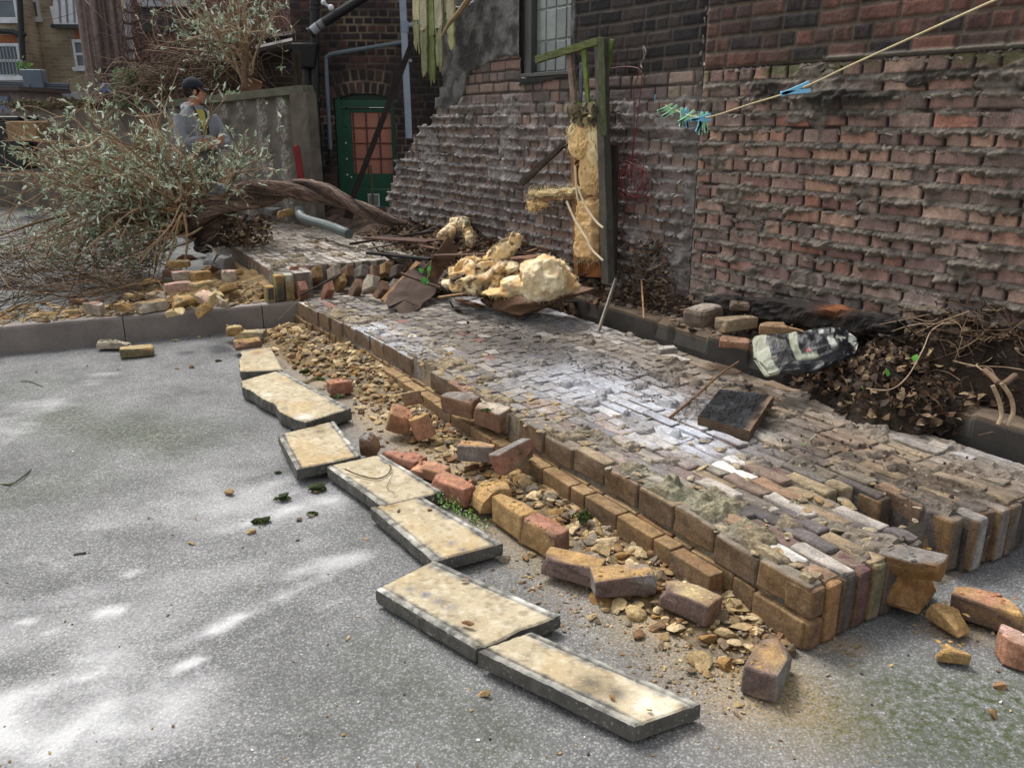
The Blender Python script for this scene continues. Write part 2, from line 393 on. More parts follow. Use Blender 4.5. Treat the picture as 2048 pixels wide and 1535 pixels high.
mb = MB(); mb.add(np.stack([X, Y, Zg], -1), gridq(*X.shape), c=np.stack([dust, moss, sand], -1).reshape(-1, 3))
g = mb.build('ground', M_asph, smooth=True); tag(g, kind='structure')
# ---- raised terrace behind the kerb
KP = np.array([-1.78, 6.70]); KD = np.array([.9125, .4090]); KN = np.array([-.4090, .9125]); TZ = .20
def KX(k, l, z=TZ): p = KP+KD*k+KN*l; return np.array([p[0], p[1], z])
ak = axis(-3.5, 1.6, .04, -90, 3.2); al = np.concatenate([[.0], axis(.10, 4, .04, .10, 90)])
A, B = np.meshgrid(ak, al); X = KP[0]+KD[0]*A+KN[0]*B; Y = KP[1]+KD[1]*A+KN[1]*B
n1 = fbm(X*1.5, Y*1.5, o=4, seed=31); n2 = fbm(X*7, Y*7, o=3, seed=32)
dust = .12*n1+.05; moss = .8*sm(.5, .7, n1)*sm(-1.2, -2.2, A)+.15; sand = .35*np.exp(-((B-.3)/.35)**2)*sm(-1.9, -.9, A)*(.4+n2)
Zt = TZ+.004*(n2-.5); Zt[0] = TZ
mb = MB(); mb.add(np.stack([X, Y, Zt], -1), gridq(*X.shape), c=np.stack([dust, moss, np.clip(sand, 0, 1)], -1).reshape(-1, 3))
g = mb.build('terrace', M_asph, smooth=True); tag(g, kind='structure')
# ---- kerb blocks
mb = MB(); joints = [-8, -6.5, -5.0, -3.55, -2.10-.72+.55, -1.0+.12, .30, 1.6]
kb = [-9.2, -7.4, -5.6, -3.9, -1.18, -.22, 1.0, 2.2]
kb = sorted(set([-9.2, -7.4, -5.2, -3.2, (G(255, 628, TZ)[0]-KP[0])/KD[0], (G(520, 612, TZ)[0]-KP[0])/KD[0], 1.0, 2.4]))
for i in range(len(kb)-1):
    a, b = kb[i]+.003, kb[i+1]-.003; nx = int((b-a)/.05)+2
    k = np.linspace(a, b, nx); prof = [(-.012, -.02), (-.012, .1), (-.012, TZ-.02), (-.007, TZ-.006), (0, TZ+.003), (.05, TZ+.005), (.11, TZ+.004), (.115, TZ-.05)]
    V = []; C = []
    for j, (l, z) in enumerate(prof):
        for q, kk in enumerate(k):
            e = (vn(kk*22, z*30, i, 40)-.5)*.004
            V.append(KX(kk, l+e-.0, z)); s = .85+.35*vn(kk*4, z*6, i+.2, 41)
            C.append(np.array([.20, .175, .158])*s*(1.15 if j > 3 else 1))
    mb.add(V, gridq(len(prof), nx)[:, ::-1], c=np.array(C))
kerb = mb.build('kerb', M_con, smooth=False); tag(kerb, kind='structure')

# ================================================================== BRICK HEIGHTFIELDS
def brickfield(S, Z, ch=.088, bl=.235, seed=1, warp=.012, header=None, joint=.005):
    w1 = (fbm(S*1.1, Z*2, o=3, seed=seed)-.5)*2*warp; w2 = (fbm(S*9, Z*9, o=2, seed=seed+5)-.5)*.006
    Zw = Z+w1+w2; r = np.floor(Zw/ch); fz = Zw/ch-r
    hd = hash2(r, r*0, seed+1) < .5 if header is None else header(r)
    # blocks mix headers and stretchers
    off = hash2(r, r*0+3, seed+2)*bl
    Sw = S+w2+off
    cell = np.floor(Sw/bl); fs = Sw/bl-cell
    flip = hash2(r, cell, seed+4) < .13; isH = hd ^ flip
    half = (fs > .5) & isH
    cid = cell*2+half; fs2 = np.where(isH, (fs*2) % 1, fs); L = np.where(isH, bl/2, bl)
    ds = np.minimum(fs2, 1-fs2)*L; dz = np.minimum(fz, 1-fz)*ch
    d = np.minimum(ds, dz); rr = [hash2(r, cid, seed+10+i) for i in range(4)]
    return r, fz, ds, dz, d, rr
def snot(S, Z, r, fz, ch, seed, amp, sag=.006):
    """squeezed-out bed joint mortar: ridge height and mask"""
    up = fz > .5; rr = np.where(up, r+1, r); dj = np.where(up, (fz-1)*ch, fz*ch)      # + above the joint
    lump = fbm(S*6, rr*3.7, o=3, seed=seed); lump2 = fbm(S*23, rr*5.1, o=2, seed=seed+3)
    A = np.clip((lump-.22)/.33, 0, 1.35)*(.35+1.25*lump2)
    jag = fbm(S*48, rr*2.1, o=2, seed=seed+9)
    wdt = .006+.013*A*(.5+jag); x = dj+sag*A*(.3+1.3*lump2)+.010*(jag-.5)
    rid = np.exp(-np.abs(x/wdt)**2.6)
    return rid*A*amp*(.6+.8*jag), sm(.2, .5, rid)*sm(.10, .3, A)
def wall_mesh(name, S, Z, H, Ccol, off, parent, mask=None, mat=None):
    P = WP[None, None]+S[..., None]*WD+(H+off)[..., None]*WN
    V = np.concatenate([P, Z[..., None]], -1).reshape(-1, 3); q = gridq(*S.shape, mask=mask)[:, ::-1]
    V, q, C = compact(V, q, Ccol.reshape(-1, 3)); mb = MB(); mb.add(V, q, c=C)
    return mb.build(name, mat or M_wall, parent, smooth=True)
CH = .088
pal = lambda names, r: np.stack([hx(n) for n in names])[np.minimum((r*len(names)).astype(int), len(names)-1)]
MORT = hx('#6e675f'); MORTD = hx('#3f3c38')
def wall_back(name, s0, s1, z0, z1, parent, off=-.03, depth=.32, holes=None):
    mb = MB()
    def bx(a, b, c, d):
        p = [WX(s, z, o) for s in (a, b) for z in (c, d) for o in (off, off-depth)]
        V = np.array(p); Q = [[0, 2, 3, 1], [4, 5, 7, 6], [0, 1, 5, 4], [2, 6, 7, 3], [0, 4, 6, 2], [1, 3, 7, 5]]
        mb.add(V, Q, c=hx('#4a3a33'))
    if holes:
        a, b, c, d = holes; bx(s0, a, z0, z1); bx(b, s1, z0, z1); bx(a, b, z0, c)
        if d < z1: bx(a, b, d, z1)
    else: bx(s0, s1, z0, z1)
    return mb.build(name, M_wall, parent)
# ---- right wall
st = .0055
s = np.arange(-2.55, -.003, st); z = np.arange(.32, 3.3, st); S, Z = np.meshgrid(s, z)
zb = WS(1405, 139)[1]                                  # bottom of the newer brickwork
r, fz, ds, dz, d, rr = brickfield(S, Z-zb, CH, .24, 11, .010, header=lambda r: (np.mod(r, 2) == 1))
top = Z > zb
jn = .0045+.003*fbm(S*30, Z*30, o=2, seed=3)
brick = sm(0, .006, d-jn)
rim = sm(0, .018, d-jn)
H = brick*(.008+.006*rr[0]+.004*rim)+(fbm(S*40, Z*40, o=3, seed=21)-.5)*.004+(fbm(S*90, Z*90, o=2, seed=22)-.5)*.003
cb_low = pal(['#8c7065', '#967465', '#7f675e', '#9c8476', '#7a655f', '#866f66', '#936a5a', '#70615a', '#8a776e', '#7a5f59', '#a08270'], rr[1])
cb_top = pal(['#463633', '#564039', '#62463e', '#393131', '#4c3d39', '#694b41', '#302c2c', '#5a443d'], rr[1])
# firing stripes across stretchers
strp = vn(S*26, r*3.3, seed=60); cb_low = mix(cb_low, cb_low*1.45, sm(.6, .8, strp)*.5); cb_low = mix(cb_low, cb_low*.65, sm(.35, .15, strp)*.5)
cb_top = mix(cb_top, cb_top*.5, sm(.5, .8, vn(S*22, r*2.7, seed=61))*.6)
low = .7*sm(1.25, .55, Z)                                 # greyer and more sooty towards the soil (limewash and dirt)
cb_low = mix(cb_low, np.stack([cb_low.mean(-1)*1.0]*3, -1)*[1.12, 1, .96], low*.55)
cb = np.where(top[..., None], cb_top, cb_low)
zp = fbm(S*2.2, Z*2.2, o=3, seed=70)
cb = mix(cb, hx('#4c5a35'), sm(.30, .0, abs(Z-zb+.03)/.25)*sm(.45, .6, fbm(S*5, Z*5, seed=71))*.75)
mortc = np.where(top[..., None], mix(hx('#4c463f'), hx('#6d6358'), fbm(S*14, Z*14, seed=23)), mix(hx('#1b1715'), hx('#3f362f'), fbm(S*14, Z*14, seed=23)))
C = mix(mortc, cb, brick)
amp = .026*sm(zb-.02, zb-.12, Z)*(.5+.5*sm(zb-.02, zb-.5, Z)+.25*low)
h1, m1 = snot(S, Z, r, fz, CH, 101, amp, .010)
rough = (fbm(S*55, Z*55, o=3, seed=24)-.5)
pt = fbm(S*3.2, Z*4.2, o=4, seed=25)-.045+.05*low+.14*np.exp(-((Z-zb+.10)/.10)**2)*sm(-.55, -.8, S); pm = sm(.625, .67, pt)*(Z < zb-.02)
vs = fbm(S*11, Z*3, o=3, seed=27); vm_ = sm(.60, .68, vs)*sm(.012, .0, ds-.004)*(Z < zb)      # filled uprights
H = H+h1*(1+1.2*rough)+pm*(.014+.022*(fbm(S*20, Z*20, o=3, seed=26)-.3))+vm_*.012
mc = mix(hx('#56504a'), hx('#857c72'), fbm(S*16, Z*16, seed=28)); mc = mix(mc, hx('#34312d'), sm(.5, .75, fbm(S*30, Z*30, seed=29))*.6)
m_all = np.clip(np.maximum.reduce([m1*(amp > .004), pm, vm_*.8]), 0, 1)
C = mix(C, mc, m_all)
# dark lumps under the ledge, right hand side
lump = sm(.5, .62, fbm(S*4, Z*7, o=3, seed=80))*np.exp(-((Z-zb+.16)/.11)**2)*sm(-.25, -.5, S)*1.
H = H+lump*.035*(.4+fbm(S*26, Z*26, o=3, seed=81)); C = mix(C, hx('#37342f'), np.clip(lump*1.3, 0, 1))
ledge = np.exp(-((Z-zb-.015)/.010)**2)*sm(-.88, -.95, S); H = H+ledge*.02; C = mix(C, hx('#77736a'), ledge)
H = H+np.where(top, .008, 0); H = H*sm(-.0, -.045, S)
C = C*(.90+.35*fbm(S*1.7, Z*1.7, o=3, seed=30))[..., None]*np.array([.98, .97, .95])
def snots(parent, srange, zlo, zhi, n, seed, ca, cb_, zbase, amax=.022, lim=None):
    rgx = np.random.RandomState(seed); mb = MB()
    ss = rgx.uniform(srange[0], srange[1], n); rows = rgx.randint(int((zlo-zbase)/CH), int((zhi-zbase)/CH)+1, n)
    keep = fbm(ss*6, rows*3.7, o=3, seed=seed+1)
    for i in range(n):
        if keep[i] < .40: continue
        w1 = (fbm(ss[i]*1.1, (zbase+rows[i]*CH)*2-zbase*2, o=3, seed=seed+2)-.5)*0
        s_ = .006+.020*rgx.rand()**2; z_ = zbase+rows[i]*CH-rgx.uniform(0, .012)
        if lim is not None and ss[i] > lim(z_)-.05: continue
        rock(mb, WX(ss[i], z_+.006*math.sin(ss[i]*9+rows[i]), .004+rgx.uniform(0, .014)), (s_*1.5, s_*.9, s_*.6), i, mix(ca, cb_, rgx.rand()).reshape(3), 1, Mwall@rot(rgx.uniform(-35, 35), rgx.uniform(-35, 35), rgx.uniform(-30, 30)))
    return mb.build('mortar_lumps', M_con, parent)
Mwall = np.array([[WD[0], WN[0], 0], [WD[1], WN[1], 0], [0, 0, 1]])
rw = thing('brick_wall', 'reddish brick wall at the right with ragged mortar oozing from its lower courses', 'wall', WX(-1.2, .5))
wall_mesh('brick_face', S, Z, H, C, 0, rw); wall_back('wall_core', -2.6, -.015, .0, 3.3, rw); snots(rw, (-2.4, -.03), .5, zb-.05, 3000, 900, hx('#5b554e'), hx('#8f877c'), zb-.012)
# ---- left wall with its broken left end, render patch and window
s = np.arange(.022, 4.95, .008); z = np.arange(.25, 3.5, .008); S, Z = np.meshgrid(s, z)
r, fz, ds, dz, d, rr = brickfield(S, Z-zb, CH, .24, 12, .012)
zs, zc = WS(1270, 148); zb2 = zc
jn = .0045+.003*fbm(S*30, Z*30, o=2, seed=3); brick = sm(0, .006, d-jn)
H = brick*(.008+.007*rr[0])+(fbm(S*40, Z*40, o=3, seed=121)-.5)*.005
cl = pal(['#6f625c', '#776964', '#655a55', '#7e6d62', '#6c5f5d', '#857468', '#5d5550', '#80695e'], rr[1])
ct = pal(['#252323', '#2d2928', '#35302e', '#211f20', '#3b3230'], rr[1])
wa, wz0 = WS(1140, 148); wb_, wz1 = WS(1040, 155); win = (wa, wb_)      # window sides
top = (Z > zb2+.0)&(S < wa+.02)
cb = np.where(top[..., None], ct, cl)
C = mix(np.where(top[..., None], hx('#57504a'), mix(hx('#2e2926'), hx('#5a524c'), fbm(S*14, Z*14, seed=23))), cb, brick)
far = sm(1.0, 3.6, S)
amp = .028*sm(zb2-.05, zb2-.45, Z)*(.8+.4*far)
h1, m1 = snot(S, Z, r, fz, CH, 131, amp, .008); rough = fbm(S*50, Z*50, o=3, seed=124)-.5
pt = fbm(S*3.2, Z*4.2, o=4, seed=125)+.07*far; pm = sm(.63, .68, pt)*(Z < zb2-.1)
H = H+h1*(1+1.3*rough)+pm*(.012+.02*(fbm(S*20, Z*20, o=3, seed=126)-.3))
mc = mix(hx('#6e6862'), hx('#9a9390'), fbm(S*18, Z*18, seed=128)); mc = mix(mc, hx('#45413d'), sm(.5, .75, fbm(S*30, Z*30, seed=129))*.7)
C = mix(C, mc, np.clip(np.maximum(m1*(amp > .004), pm), 0, 1))
# smoke-dark render around the window, its lower edge ragged
P = [WS(*p) for p in [(1150, -60), (1150, 20), (1150, 140), (1045, 165), (1040, 110), (990, 118), (940, 150), (925, 195), (895, 215), (850, 215), (850, -60)]]
wz = .04*(fbm(S*7, Z*7, o=3, seed=140)-.5)*2
rend = inpoly(S+wz, Z+wz, P)
rend2 = inpoly(S+wz*.6, Z+wz*.6, [WS(*p) for p in [(1160, 135), (1160, 150), (1040, 172), (1040, 155)]])
rn = fbm(S*9, Z*9, o=4, seed=141)
H = np.where(rend, .022+.008*rn+.004*rough, H); C = np.where(rend[..., None], mix(hx('#3a3937'), hx('#6a6865'), sm(.3, .7, rn)), C)
H = np.where(rend2, .03, H); C = np.where(rend2[..., None], hx('#2a2a28')*.9, C)
C = mix(C, hx('#3c4a2c'), sm(.5, .7, fbm(S*4, Z*4, seed=142))*.55*np.exp(-((Z-1.55)/.18)**2)*sm(2.4, 3.0, S))
C = mix(C, hx('#59603c'), sm(.5, .65, fbm(S*4, Z*4, seed=143))*.6*sm(.35, 0, abs(Z-zb2+.08)/.3)*sm(1.2, .3, S))
C = C*(.85+.3*fbm(S*1.5, Z*1.5, o=3, seed=144))[..., None]*(1-.18*sm(2.2, 3.8, S)*sm(1.4, 2.0, Z))[..., None]
# mask: window hole and stepped broken left end
edge_pts = [WS(*p) for p in [(774, 445), (776, 372), (782, 362), (790, 345), (792, 325), (812, 300), (826, 285), (828, 262), (862, 240), (868, 205), (878, 190), (880, 60), (882, -80)]]
ez = np.array([p[1] for p in edge_pts]); es = np.array([p[0] for p in edge_pts]); o_ = np.argsort(ez)
rowz = (np.floor((Z-zb)/CH)+.5)*CH+zb
lim = np.interp(rowz, ez[o_], es[o_])+.10*(hash2(np.floor((Z-zb)/CH), 0*Z, 7)-.5)+.012*(fbm(S*30, Z*30, seed=9)-.5)
ms = (S < lim); hole = (S > wa) & (S < wb_) & (Z > wz0)
mk_ = (ms & ~hole); mk_ = mk_[:-1, :-1] & mk_[1:, 1:] & mk_[:-1, 1:] & mk_[1:, :-1]
# pull the cut edges back so that the end has depth
eb = sm(.035, .0, np.abs(lim-S)); H = H-eb*.05; H = H*sm(.018, .07, S)
lw = thing('brick_wall', 'dark grey-brown brick wall with a glazed window, grey render and a ragged broken left end', 'wall', WX(1.5, .5))
wall_mesh('brick_face', S, Z, H, C, -.02, lw, mk_); snots(lw, (.06, 4.6), .5, zb2-.25, 2600, 930, hx('#6e6862'), hx('#a39c98'), 0, lim=lambda z_: np.interp(z_, ez[o_], es[o_]))
mb = MB()
for i in range(30):                                    # stepped core: one box per course
    z0 = .25+i*.11
    if z0 > 3.4: break
    L = np.interp(z0+.055, ez[o_], es[o_])-.02
    if L < .1: continue
    segs = [(.03, L)] if z0+.11 < wz0 else [(.03, wa-.03), (wb_+.03, L)]
    for a, b in segs:
        if b-a < .02: continue
        zt = z0+.1099
        if z0 < wz0 <= zt: zt = wz0
        V = np.array([WX(s_, z_, o) for s_ in (a, b) for z_ in (z0, zt) for o in (-.055, -.36)])
        mb.add(V, [[0, 2, 3, 1], [4, 5, 7, 6], [0, 1, 5, 4], [2, 6, 7, 3], [0, 4, 6, 2], [1, 3, 7, 5]], c=hx('#4a423d'))
mb.build('wall_core', M_wall, lw)
# window: frame and glass blocks
wt = 3.4; fr = MB(); gl = MB()
def wbox(mb, s0, s1, z0, z1, o0, o1, col, r=.004, seed=0, w=0):
    c = (WX(s0, z0, o0)+WX(s1, z1, o1))/2; hd = (abs(s1-s0)/2, abs(o1-o0)/2, abs(z1-z0)/2)
    M = np.array([[WD[0], WN[0], 0], [WD[1], WN[1], 0], [0, 0, 1]]); V, Q = rbox(hd, r)
    if w: V = wob(V, w, 25, seed)
    mb.add(V@M.T+c, Q[:, ::-1], c=col)
wbox(fr, wa, wa+.035, wz0+.01, wt, -.16, -.04, hx('#3d3c3a')); wbox(fr, wb_-.10, wb_, wz0+.01, wt, -.16, -.04, hx('#4a4a48')); wbox(fr, wa, wb_, wz0, wz0+.03, -.16, -.0, hx('#45453f'))
nb = 4; a0 = wa+.04; a1 = wb_-.10; bw = (a1-a0)/nb; bh = WS(1050, 100)[1]-WS(1050, 150)[1]
bh = .235
for i in range(nb):
    for j in range(6):
        z0 = wz0+.035+j*bh
        if z0+bh > wt: break
        wbox(gl, a0+i*bw+.005, a0+(i+1)*bw-.005, z0+.005, z0+bh-.005, -.135, -.09, hx('#6d7470')*(1+.25*random.Random(i*7+j).uniform(-1, 1)), .008)
wbox(fr, a0, a1, wz0+.03, wt, -.15, -.10, hx('#8a8c88'))
wf = fr.build('window_frame', M_paint, lw); wg = gl.build('glass_blocks', M_glass, wf)
# dark gap pillar between the two walls
mb = MB(); wbox(mb, -.004, .024, .3, 3.3, -.30, -.035, hx('#1d1a18'), .002); 
gp = mb.build('mortar_joint', M_wall, lw)
# mortar drips on the gap
mb = MB(); rg = np.random.RandomState(4)
for i in range(60):
    zz = rg.uniform(.6, 3.1); rock(mb, WX(rg.choice([-.01, .03])+rg.uniform(-.012, .012), zz, rg.uniform(-.02, .005)), (.009, .012, .022), i, mix(hx('#57504a'), hx('#8a8580'), rg.rand()), 1)
mb.build('mortar_lumps', M_con, lw)

# ================================================================== DOOR WALL (set back)
DY = 11.0
def DW(px, py): p = D(px, py, DY); return p[0], p[2]
xa = DW(594, 200)[0]; xb = DW(905, 200)[0]
x = np.arange(xa, xb, .012); z = np.arange(.2, 3.9, .012); S, Z = np.meshgrid(x, z)
dx0, dzt = DW(676, 200); dx1, _ = DW(791, 200); dx0 = DW(674, 300)[0]; dx1 = DW(792, 300)[0]
cx = (dx0+dx1)/2; az = DW(735, 187)[1]; sp_z = DW(676, 199)[1]; hw = (dx1-dx0)/2; rise = az-sp_z; Rr = (hw*hw+rise*rise)/(2*rise); cz = az-Rr
r, fz, ds, dz, d, rr = brickfield(S, Z, .0885, .235, 15, .008)
pr = np.hypot(S-cx, Z-cz); pa = np.arctan2(S-cx, Z-cz); ring = (pr > Rr) & (pr < Rr+.30) & (abs(pa) < np.arctan2(hw+.10, sp_z-cz)) 
k = np.floor((pr-Rr)/.15); fr_ = (pr-Rr)/.15-k; nn = .085/Rr; ka = np.floor(pa/nn+k*.5); fa = pa/nn+k*.5-ka
dr = np.minimum(np.minimum(fr_, 1-fr_)*.15, np.minimum(fa, 1-fa)*.085)
d = np.where(ring, dr, d); r1 = np.where(ring, hash2(ka, k, 5), rr[1])
jn = .006; brick = sm(0, .008, d-jn); H = brick*.008+(fbm(S*30, Z*30, seed=50)-.5)*.004
cb = pal(['#382c2b', '#3f302d', '#483531', '#302828', '#393130', '#4f3b36', '#2a2526'], r1)
cb = np.where(ring[..., None], cb*.75+hx('#3d372f')*.3, cb)
C = mix(mix(hx('#453f3a'), hx('#7a6d5c'), sm(.35, .7, fbm(S*3, Z*3, seed=51))), cb, brick)
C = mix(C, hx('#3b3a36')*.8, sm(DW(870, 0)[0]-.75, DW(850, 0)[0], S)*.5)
dark = sm(DW(830, 0)[0]-.1, DW(850, 0)[0], S); C = C*(1-.45*dark)[..., None]*(.85+.3*fbm(S, Z, seed=52))[..., None]  # right end painted darker for the shadowed return there
dsill = DW(700, 418)[1]
hole = (abs(S-cx) < hw) & (Z > dsill-.02) & (pr < Rr+1e-3)
mk_ = ~hole; mk_ = mk_[:-1, :-1] & mk_[1:, 1:] & mk_[:-1, 1:] & mk_[1:, :-1]
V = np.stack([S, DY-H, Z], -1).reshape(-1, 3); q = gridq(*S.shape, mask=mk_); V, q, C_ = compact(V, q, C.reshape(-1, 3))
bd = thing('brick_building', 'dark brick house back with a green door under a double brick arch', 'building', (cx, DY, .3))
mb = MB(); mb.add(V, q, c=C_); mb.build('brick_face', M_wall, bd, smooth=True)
mb = MB()
for a, b, c, e in ((xa, dx0-.01, .2, 3.9), (dx1+.01, xb, .2, 3.9), (dx0-.01, dx1+.01, az+.02, 3.9)):
    mb.add(np.array([(p, q_, t) for p in (a, b) for t in (c, e) for q_ in (DY+.03, DY+.34)]), [[0, 1, 3, 2], [4, 6, 7, 5], [0, 4, 5, 1], [2, 3, 7, 6], [0, 2, 6, 4], [1, 5, 7, 3]], c=hx('#3a2f2c'))
mb.build('wall_core', M_wall, bd)
GR = hx('#1c4f3a'); GD = hx('#12382a')
dr_ = MB(); fm = MB(); yb = DY+.09
def fb(mb, a, b, c, e, y0, y1, col, r=.003): box(mb, ((a+b)/2, (y0+y1)/2, (c+e)/2), ((b-a)/2, (y1-y0)/2, (e-c)/2), None, col, r)
fb(fm, dx0, dx0+.075, dsill, sp_z+.05, DY+.03, DY+.14, GR*.9); fb(fm, dx1-.055, dx1, dsill, sp_z+.05, DY+.03, DY+.14, GR*.6); 
fb(fm, dx0+.077, dx1-.057, sp_z-.09, sp_z+.0, DY+.032, DY+.14, GR*.8); fb(fm, dx0, dx1, sp_z+.002, az+.03, DY+.06, DY+.15, GD*.6)
pane_l, pane_t = DW(698, 224); pane_r, pane_b = DW(786, 348)
a, b = dx0+.08, dx1-.06
fb(dr_, a, pane_l, dsill+.02, sp_z-.095, yb, yb+.045, GR); fb(dr_, pane_l+.001, b, pane_t, sp_z-.095, yb, yb+.045, GR); fb(dr_, pane_l+.001, b, dsill+.25, pane_b, yb, yb+.045, GR); fb(dr_, pane_l+.001, b, dsill+.02, dsill+.246, yb, yb+.043, GR*1.02)
door = dr_.build('door', M_paint, bd); fm.build('door_frame', M_paint, bd)
mb = MB(); fb(mb, pane_l, b, pane_b, pane_t, yb+.022, yb+.036, hx('#a8705c')); mb.build('boarded_pane', M_paint, door)
mb = MB(); ws_ = (b-pane_l)/3.05
for i in range(4):
    xx = pane_l+.02+i*ws_*.98
    if xx < b-.01: fb(mb, xx, xx+.018, pane_b, pane_t, yb+.004, yb+.02, hx('#5a3226'), .002)
for j in range(1, 4):
    zz = pane_b+(pane_t-pane_b)*j/4; fb(mb, pane_l, b, zz-.008, zz+.008, yb+.007, yb+.019, hx('#5a3226'), .002)
mb.build('glazing_bars', M_paint, door)
rg = random.Random(3)
for px_, py_ in ((690, 215), (690, 253), (689, 286), (691, 318), (692, 350), (677, 248), (700, 355)):
    X0, Z0 = DW(px_, py_); V, F = ICO[1]; mb = MB(); mb.add(V*.014+np.array([X0, yb-.002, Z0]), t=F, c=hx('#b9bcb6') if px_ != 690 else hx('#20352b')); mb.build('bolt', M_paint, door)
vx0, vz1 = DW(733, 388); vx1, vz0 = DW(758, 414); mb = MB(); fb(mb, vx0, vx1, vz0, vz1, yb-.012, yb-.001, hx('#b9bdb8'))
for j in range(12): 
    zz = vz0+.02+j*(vz1-vz0-.04)/11
    fb(mb, vx0+.018, vx1-.018, zz-.003, zz+.001, yb-.018, yb-.011, hx('#3c403d'), .001)
mb.build('vent_grille', M_paint, door)
mb = MB(); fb(mb, dx0-.05, dx1+.35, .2, dsill-.03, DY-.16, DY+.2, hx('#56685a'), .01); tag(mb.build('door_step', M_con, bd))
# far right return is this same wall, with the shade put into its colour
# ================================================================== FALLEN WALL, MAIN PIECE
OCH = hx('#86673f'); OCHL = hx('#a98c60'); OCHD = hx('#584330'); DUSTY = hx('#80705f')
def vcol_brick(V, Nf, top, front, seed, coat=None):
    """per-vertex colour of one brick from local side: Nf = unit-cube-ish position"""
    n = vn(V[:, 0]*30, V[:, 1]*30, V[:, 2]*30+.1, seed); return n
def add_brick(mb, c, hd, M, base, seed, r=.007, w=.0025, faces=None, edge=.0, var=.25, chip=None):
    """faces: {(axis,sign): colour} coats; chip: list of (n, d) cut planes in local half-size units"""
    V, Q = rbox(hd, r); hd = np.asarray(hd, float)
    u = V/hd; C = np.broadcast_to(np.asarray(base, float), V.shape).copy()
    n = fbm(V[:, 0]*35+seed, V[:, 1]*35, V[:, 2]*35+.3, 2, seed)
    if faces:
        for (a, s_), col in faces.items():
            k = sm(.80, .97, u[:, a]*s_)*sm(.12, .38, n); C = mix(C, col, k)
    if chip:
        for nn, dd in chip:
            nn = np.asarray(nn, float); nn /= np.linalg.norm(nn); e = u@nn-dd; k = e > 0
            jit = .10*(n-.5)
            V = np.where(k[:, None], V-np.outer(np.maximum(e+jit, 0), nn)*hd, V); C = np.where(k[:, None], np.asarray(base)*1.25, C)
    V = wob(V, w, 22, seed)
    n5 = fbm(V[:, 0]*60+seed, V[:, 1]*60, V[:, 2]*60+.3, 2, seed+5)
    C = mix(C, DUSTY, np.clip(.16+.55*(n5-.3), 0, .5))
    C = C*(1-var+2*var*n)[:, None]
    mb.add((V@M.T)+np.asarray(c, float), Q, c=C)
def UVM(M=None):                         # local x along the courses, y across
    B = np.array([[SU[0], -SV[0], 0], [SU[1], -SV[1], 0], [0, 0, 1]]).astype(float)
    B = np.array([[SU[0], SV[0], 0], [SU[1], SV[1], 0], [0, 0, 1]])
    return B if M is None else B@M
# frame is left-handed (x along, y across, z up) -> flip faces
def lh(mb, c, hd, base, seed, M=None, **k):
    t = MB(); add_brick(t, (0, 0, 0), hd, np.eye(3) if M is None else M, base, seed, **k)
    V = np.concatenate(t.V)@UVM().T+np.asarray(c, float); C = np.concatenate(t.C)
    if V[:, 2].max() > TOPZ-.03:
        Vl = np.concatenate(t.V)/np.asarray(hd); uu, vv = uv_of(V[:, 0], V[:, 1]); top_ = sm(.8, .95, Vl[:, 2])*sm(-.999, -.93, Vl[:, 1])
        k1 = fbm(uu*13, vv*26, o=3, seed=311); C = mix(C, C*.45+hx('#6b6056')*.3, sm(.45, .7, k1)*.6*top_)
        C = mix(C, DUST, dustmap(uu, vv)*top_*.9); C = mix(C, DIRT, dirtmap(uu, vv)*top_*.45*sm(.35, .65, k1)); C = mix(C, hx('#3d3a39'), top_*.8*np.exp(-(((uu-2.85)/.7)**2+((vv-.85)/.38)**2)))
    mb.add(V, np.concatenate(t.Q)[:, ::-1], c=C)
SCH = .0765; NV = 21; TOPZ = .225
def uend(v): return 5.12-.10*v
def bow(u): return .05*np.sin(np.pi*np.clip(u/4.8, 0, 1))+.02*np.sin(u*2.3)
greys = ['#7c7a78', '#8a8885', '#6f6d6c', '#8f8a80', '#9a938a', '#5f5d5c', '#84807c']
mixed = ['#7a7468', '#9a8a6c', '#6d6a68', '#8b6f58', '#a8a29a', '#55545a', '#7d6a5f', '#3d4048', '#8f7d62', '#66504c', '#86796a']
dustk = [None]
def dustmap(u, v):
    a = 1.0*np.exp(-((v-.62-.05*u)/.33)**2)*sm(.75, 1.2, u)*sm(3.0, 2.2, u)
    b = .8*np.exp(-((v-.12)/.16)**2)*sm(2.9, 3.3, u)*sm(4.2, 3.9, u)*1
    d = .55*np.exp(-((v-1.35)/.3)**2)*sm(3.0, 3.6, u)
    e = .35*sm(1.3, 1.5, v)*sm(1.6, .6, u)+.3*sm(1.2, 1.5, v)*sm(2.2, 3.2, u)
    n = fbm(u*5+3, v*5, o=3, seed=300)
    n3 = fbm(u*16+3, v*30, o=3, seed=307)
    return np.clip((a+b+d+e)*(.2+1.15*n)*(.62+.75*n3), 0, 1)
def dirtmap(u, v):
    a = np.exp(-((v-1.12+.05*u)/.30)**2)*sm(-.2, .1, u)*sm(3.0, 2.0, u)
    b = .75*np.exp(-(((u-3.15)/.75)**2+((v-.75)/.4)**2))
    return np.clip((a+b)*(.2+1.2*fbm(u*4, v*4+9, o=3, seed=301)), 0, 1)
rg = np.random.RandomState(11)
cw = thing('collapsed_wall', 'long slab of collapsed brick wall lying face up along the yard, powdered white along its middle', 'collapsed wall', SL(2.4, .8))
mb = MB(); lo = MB()
DUST = hx('#b9bdc6'); DIRT = hx('#4a3d31'); BEI = hx('#9c8c78')
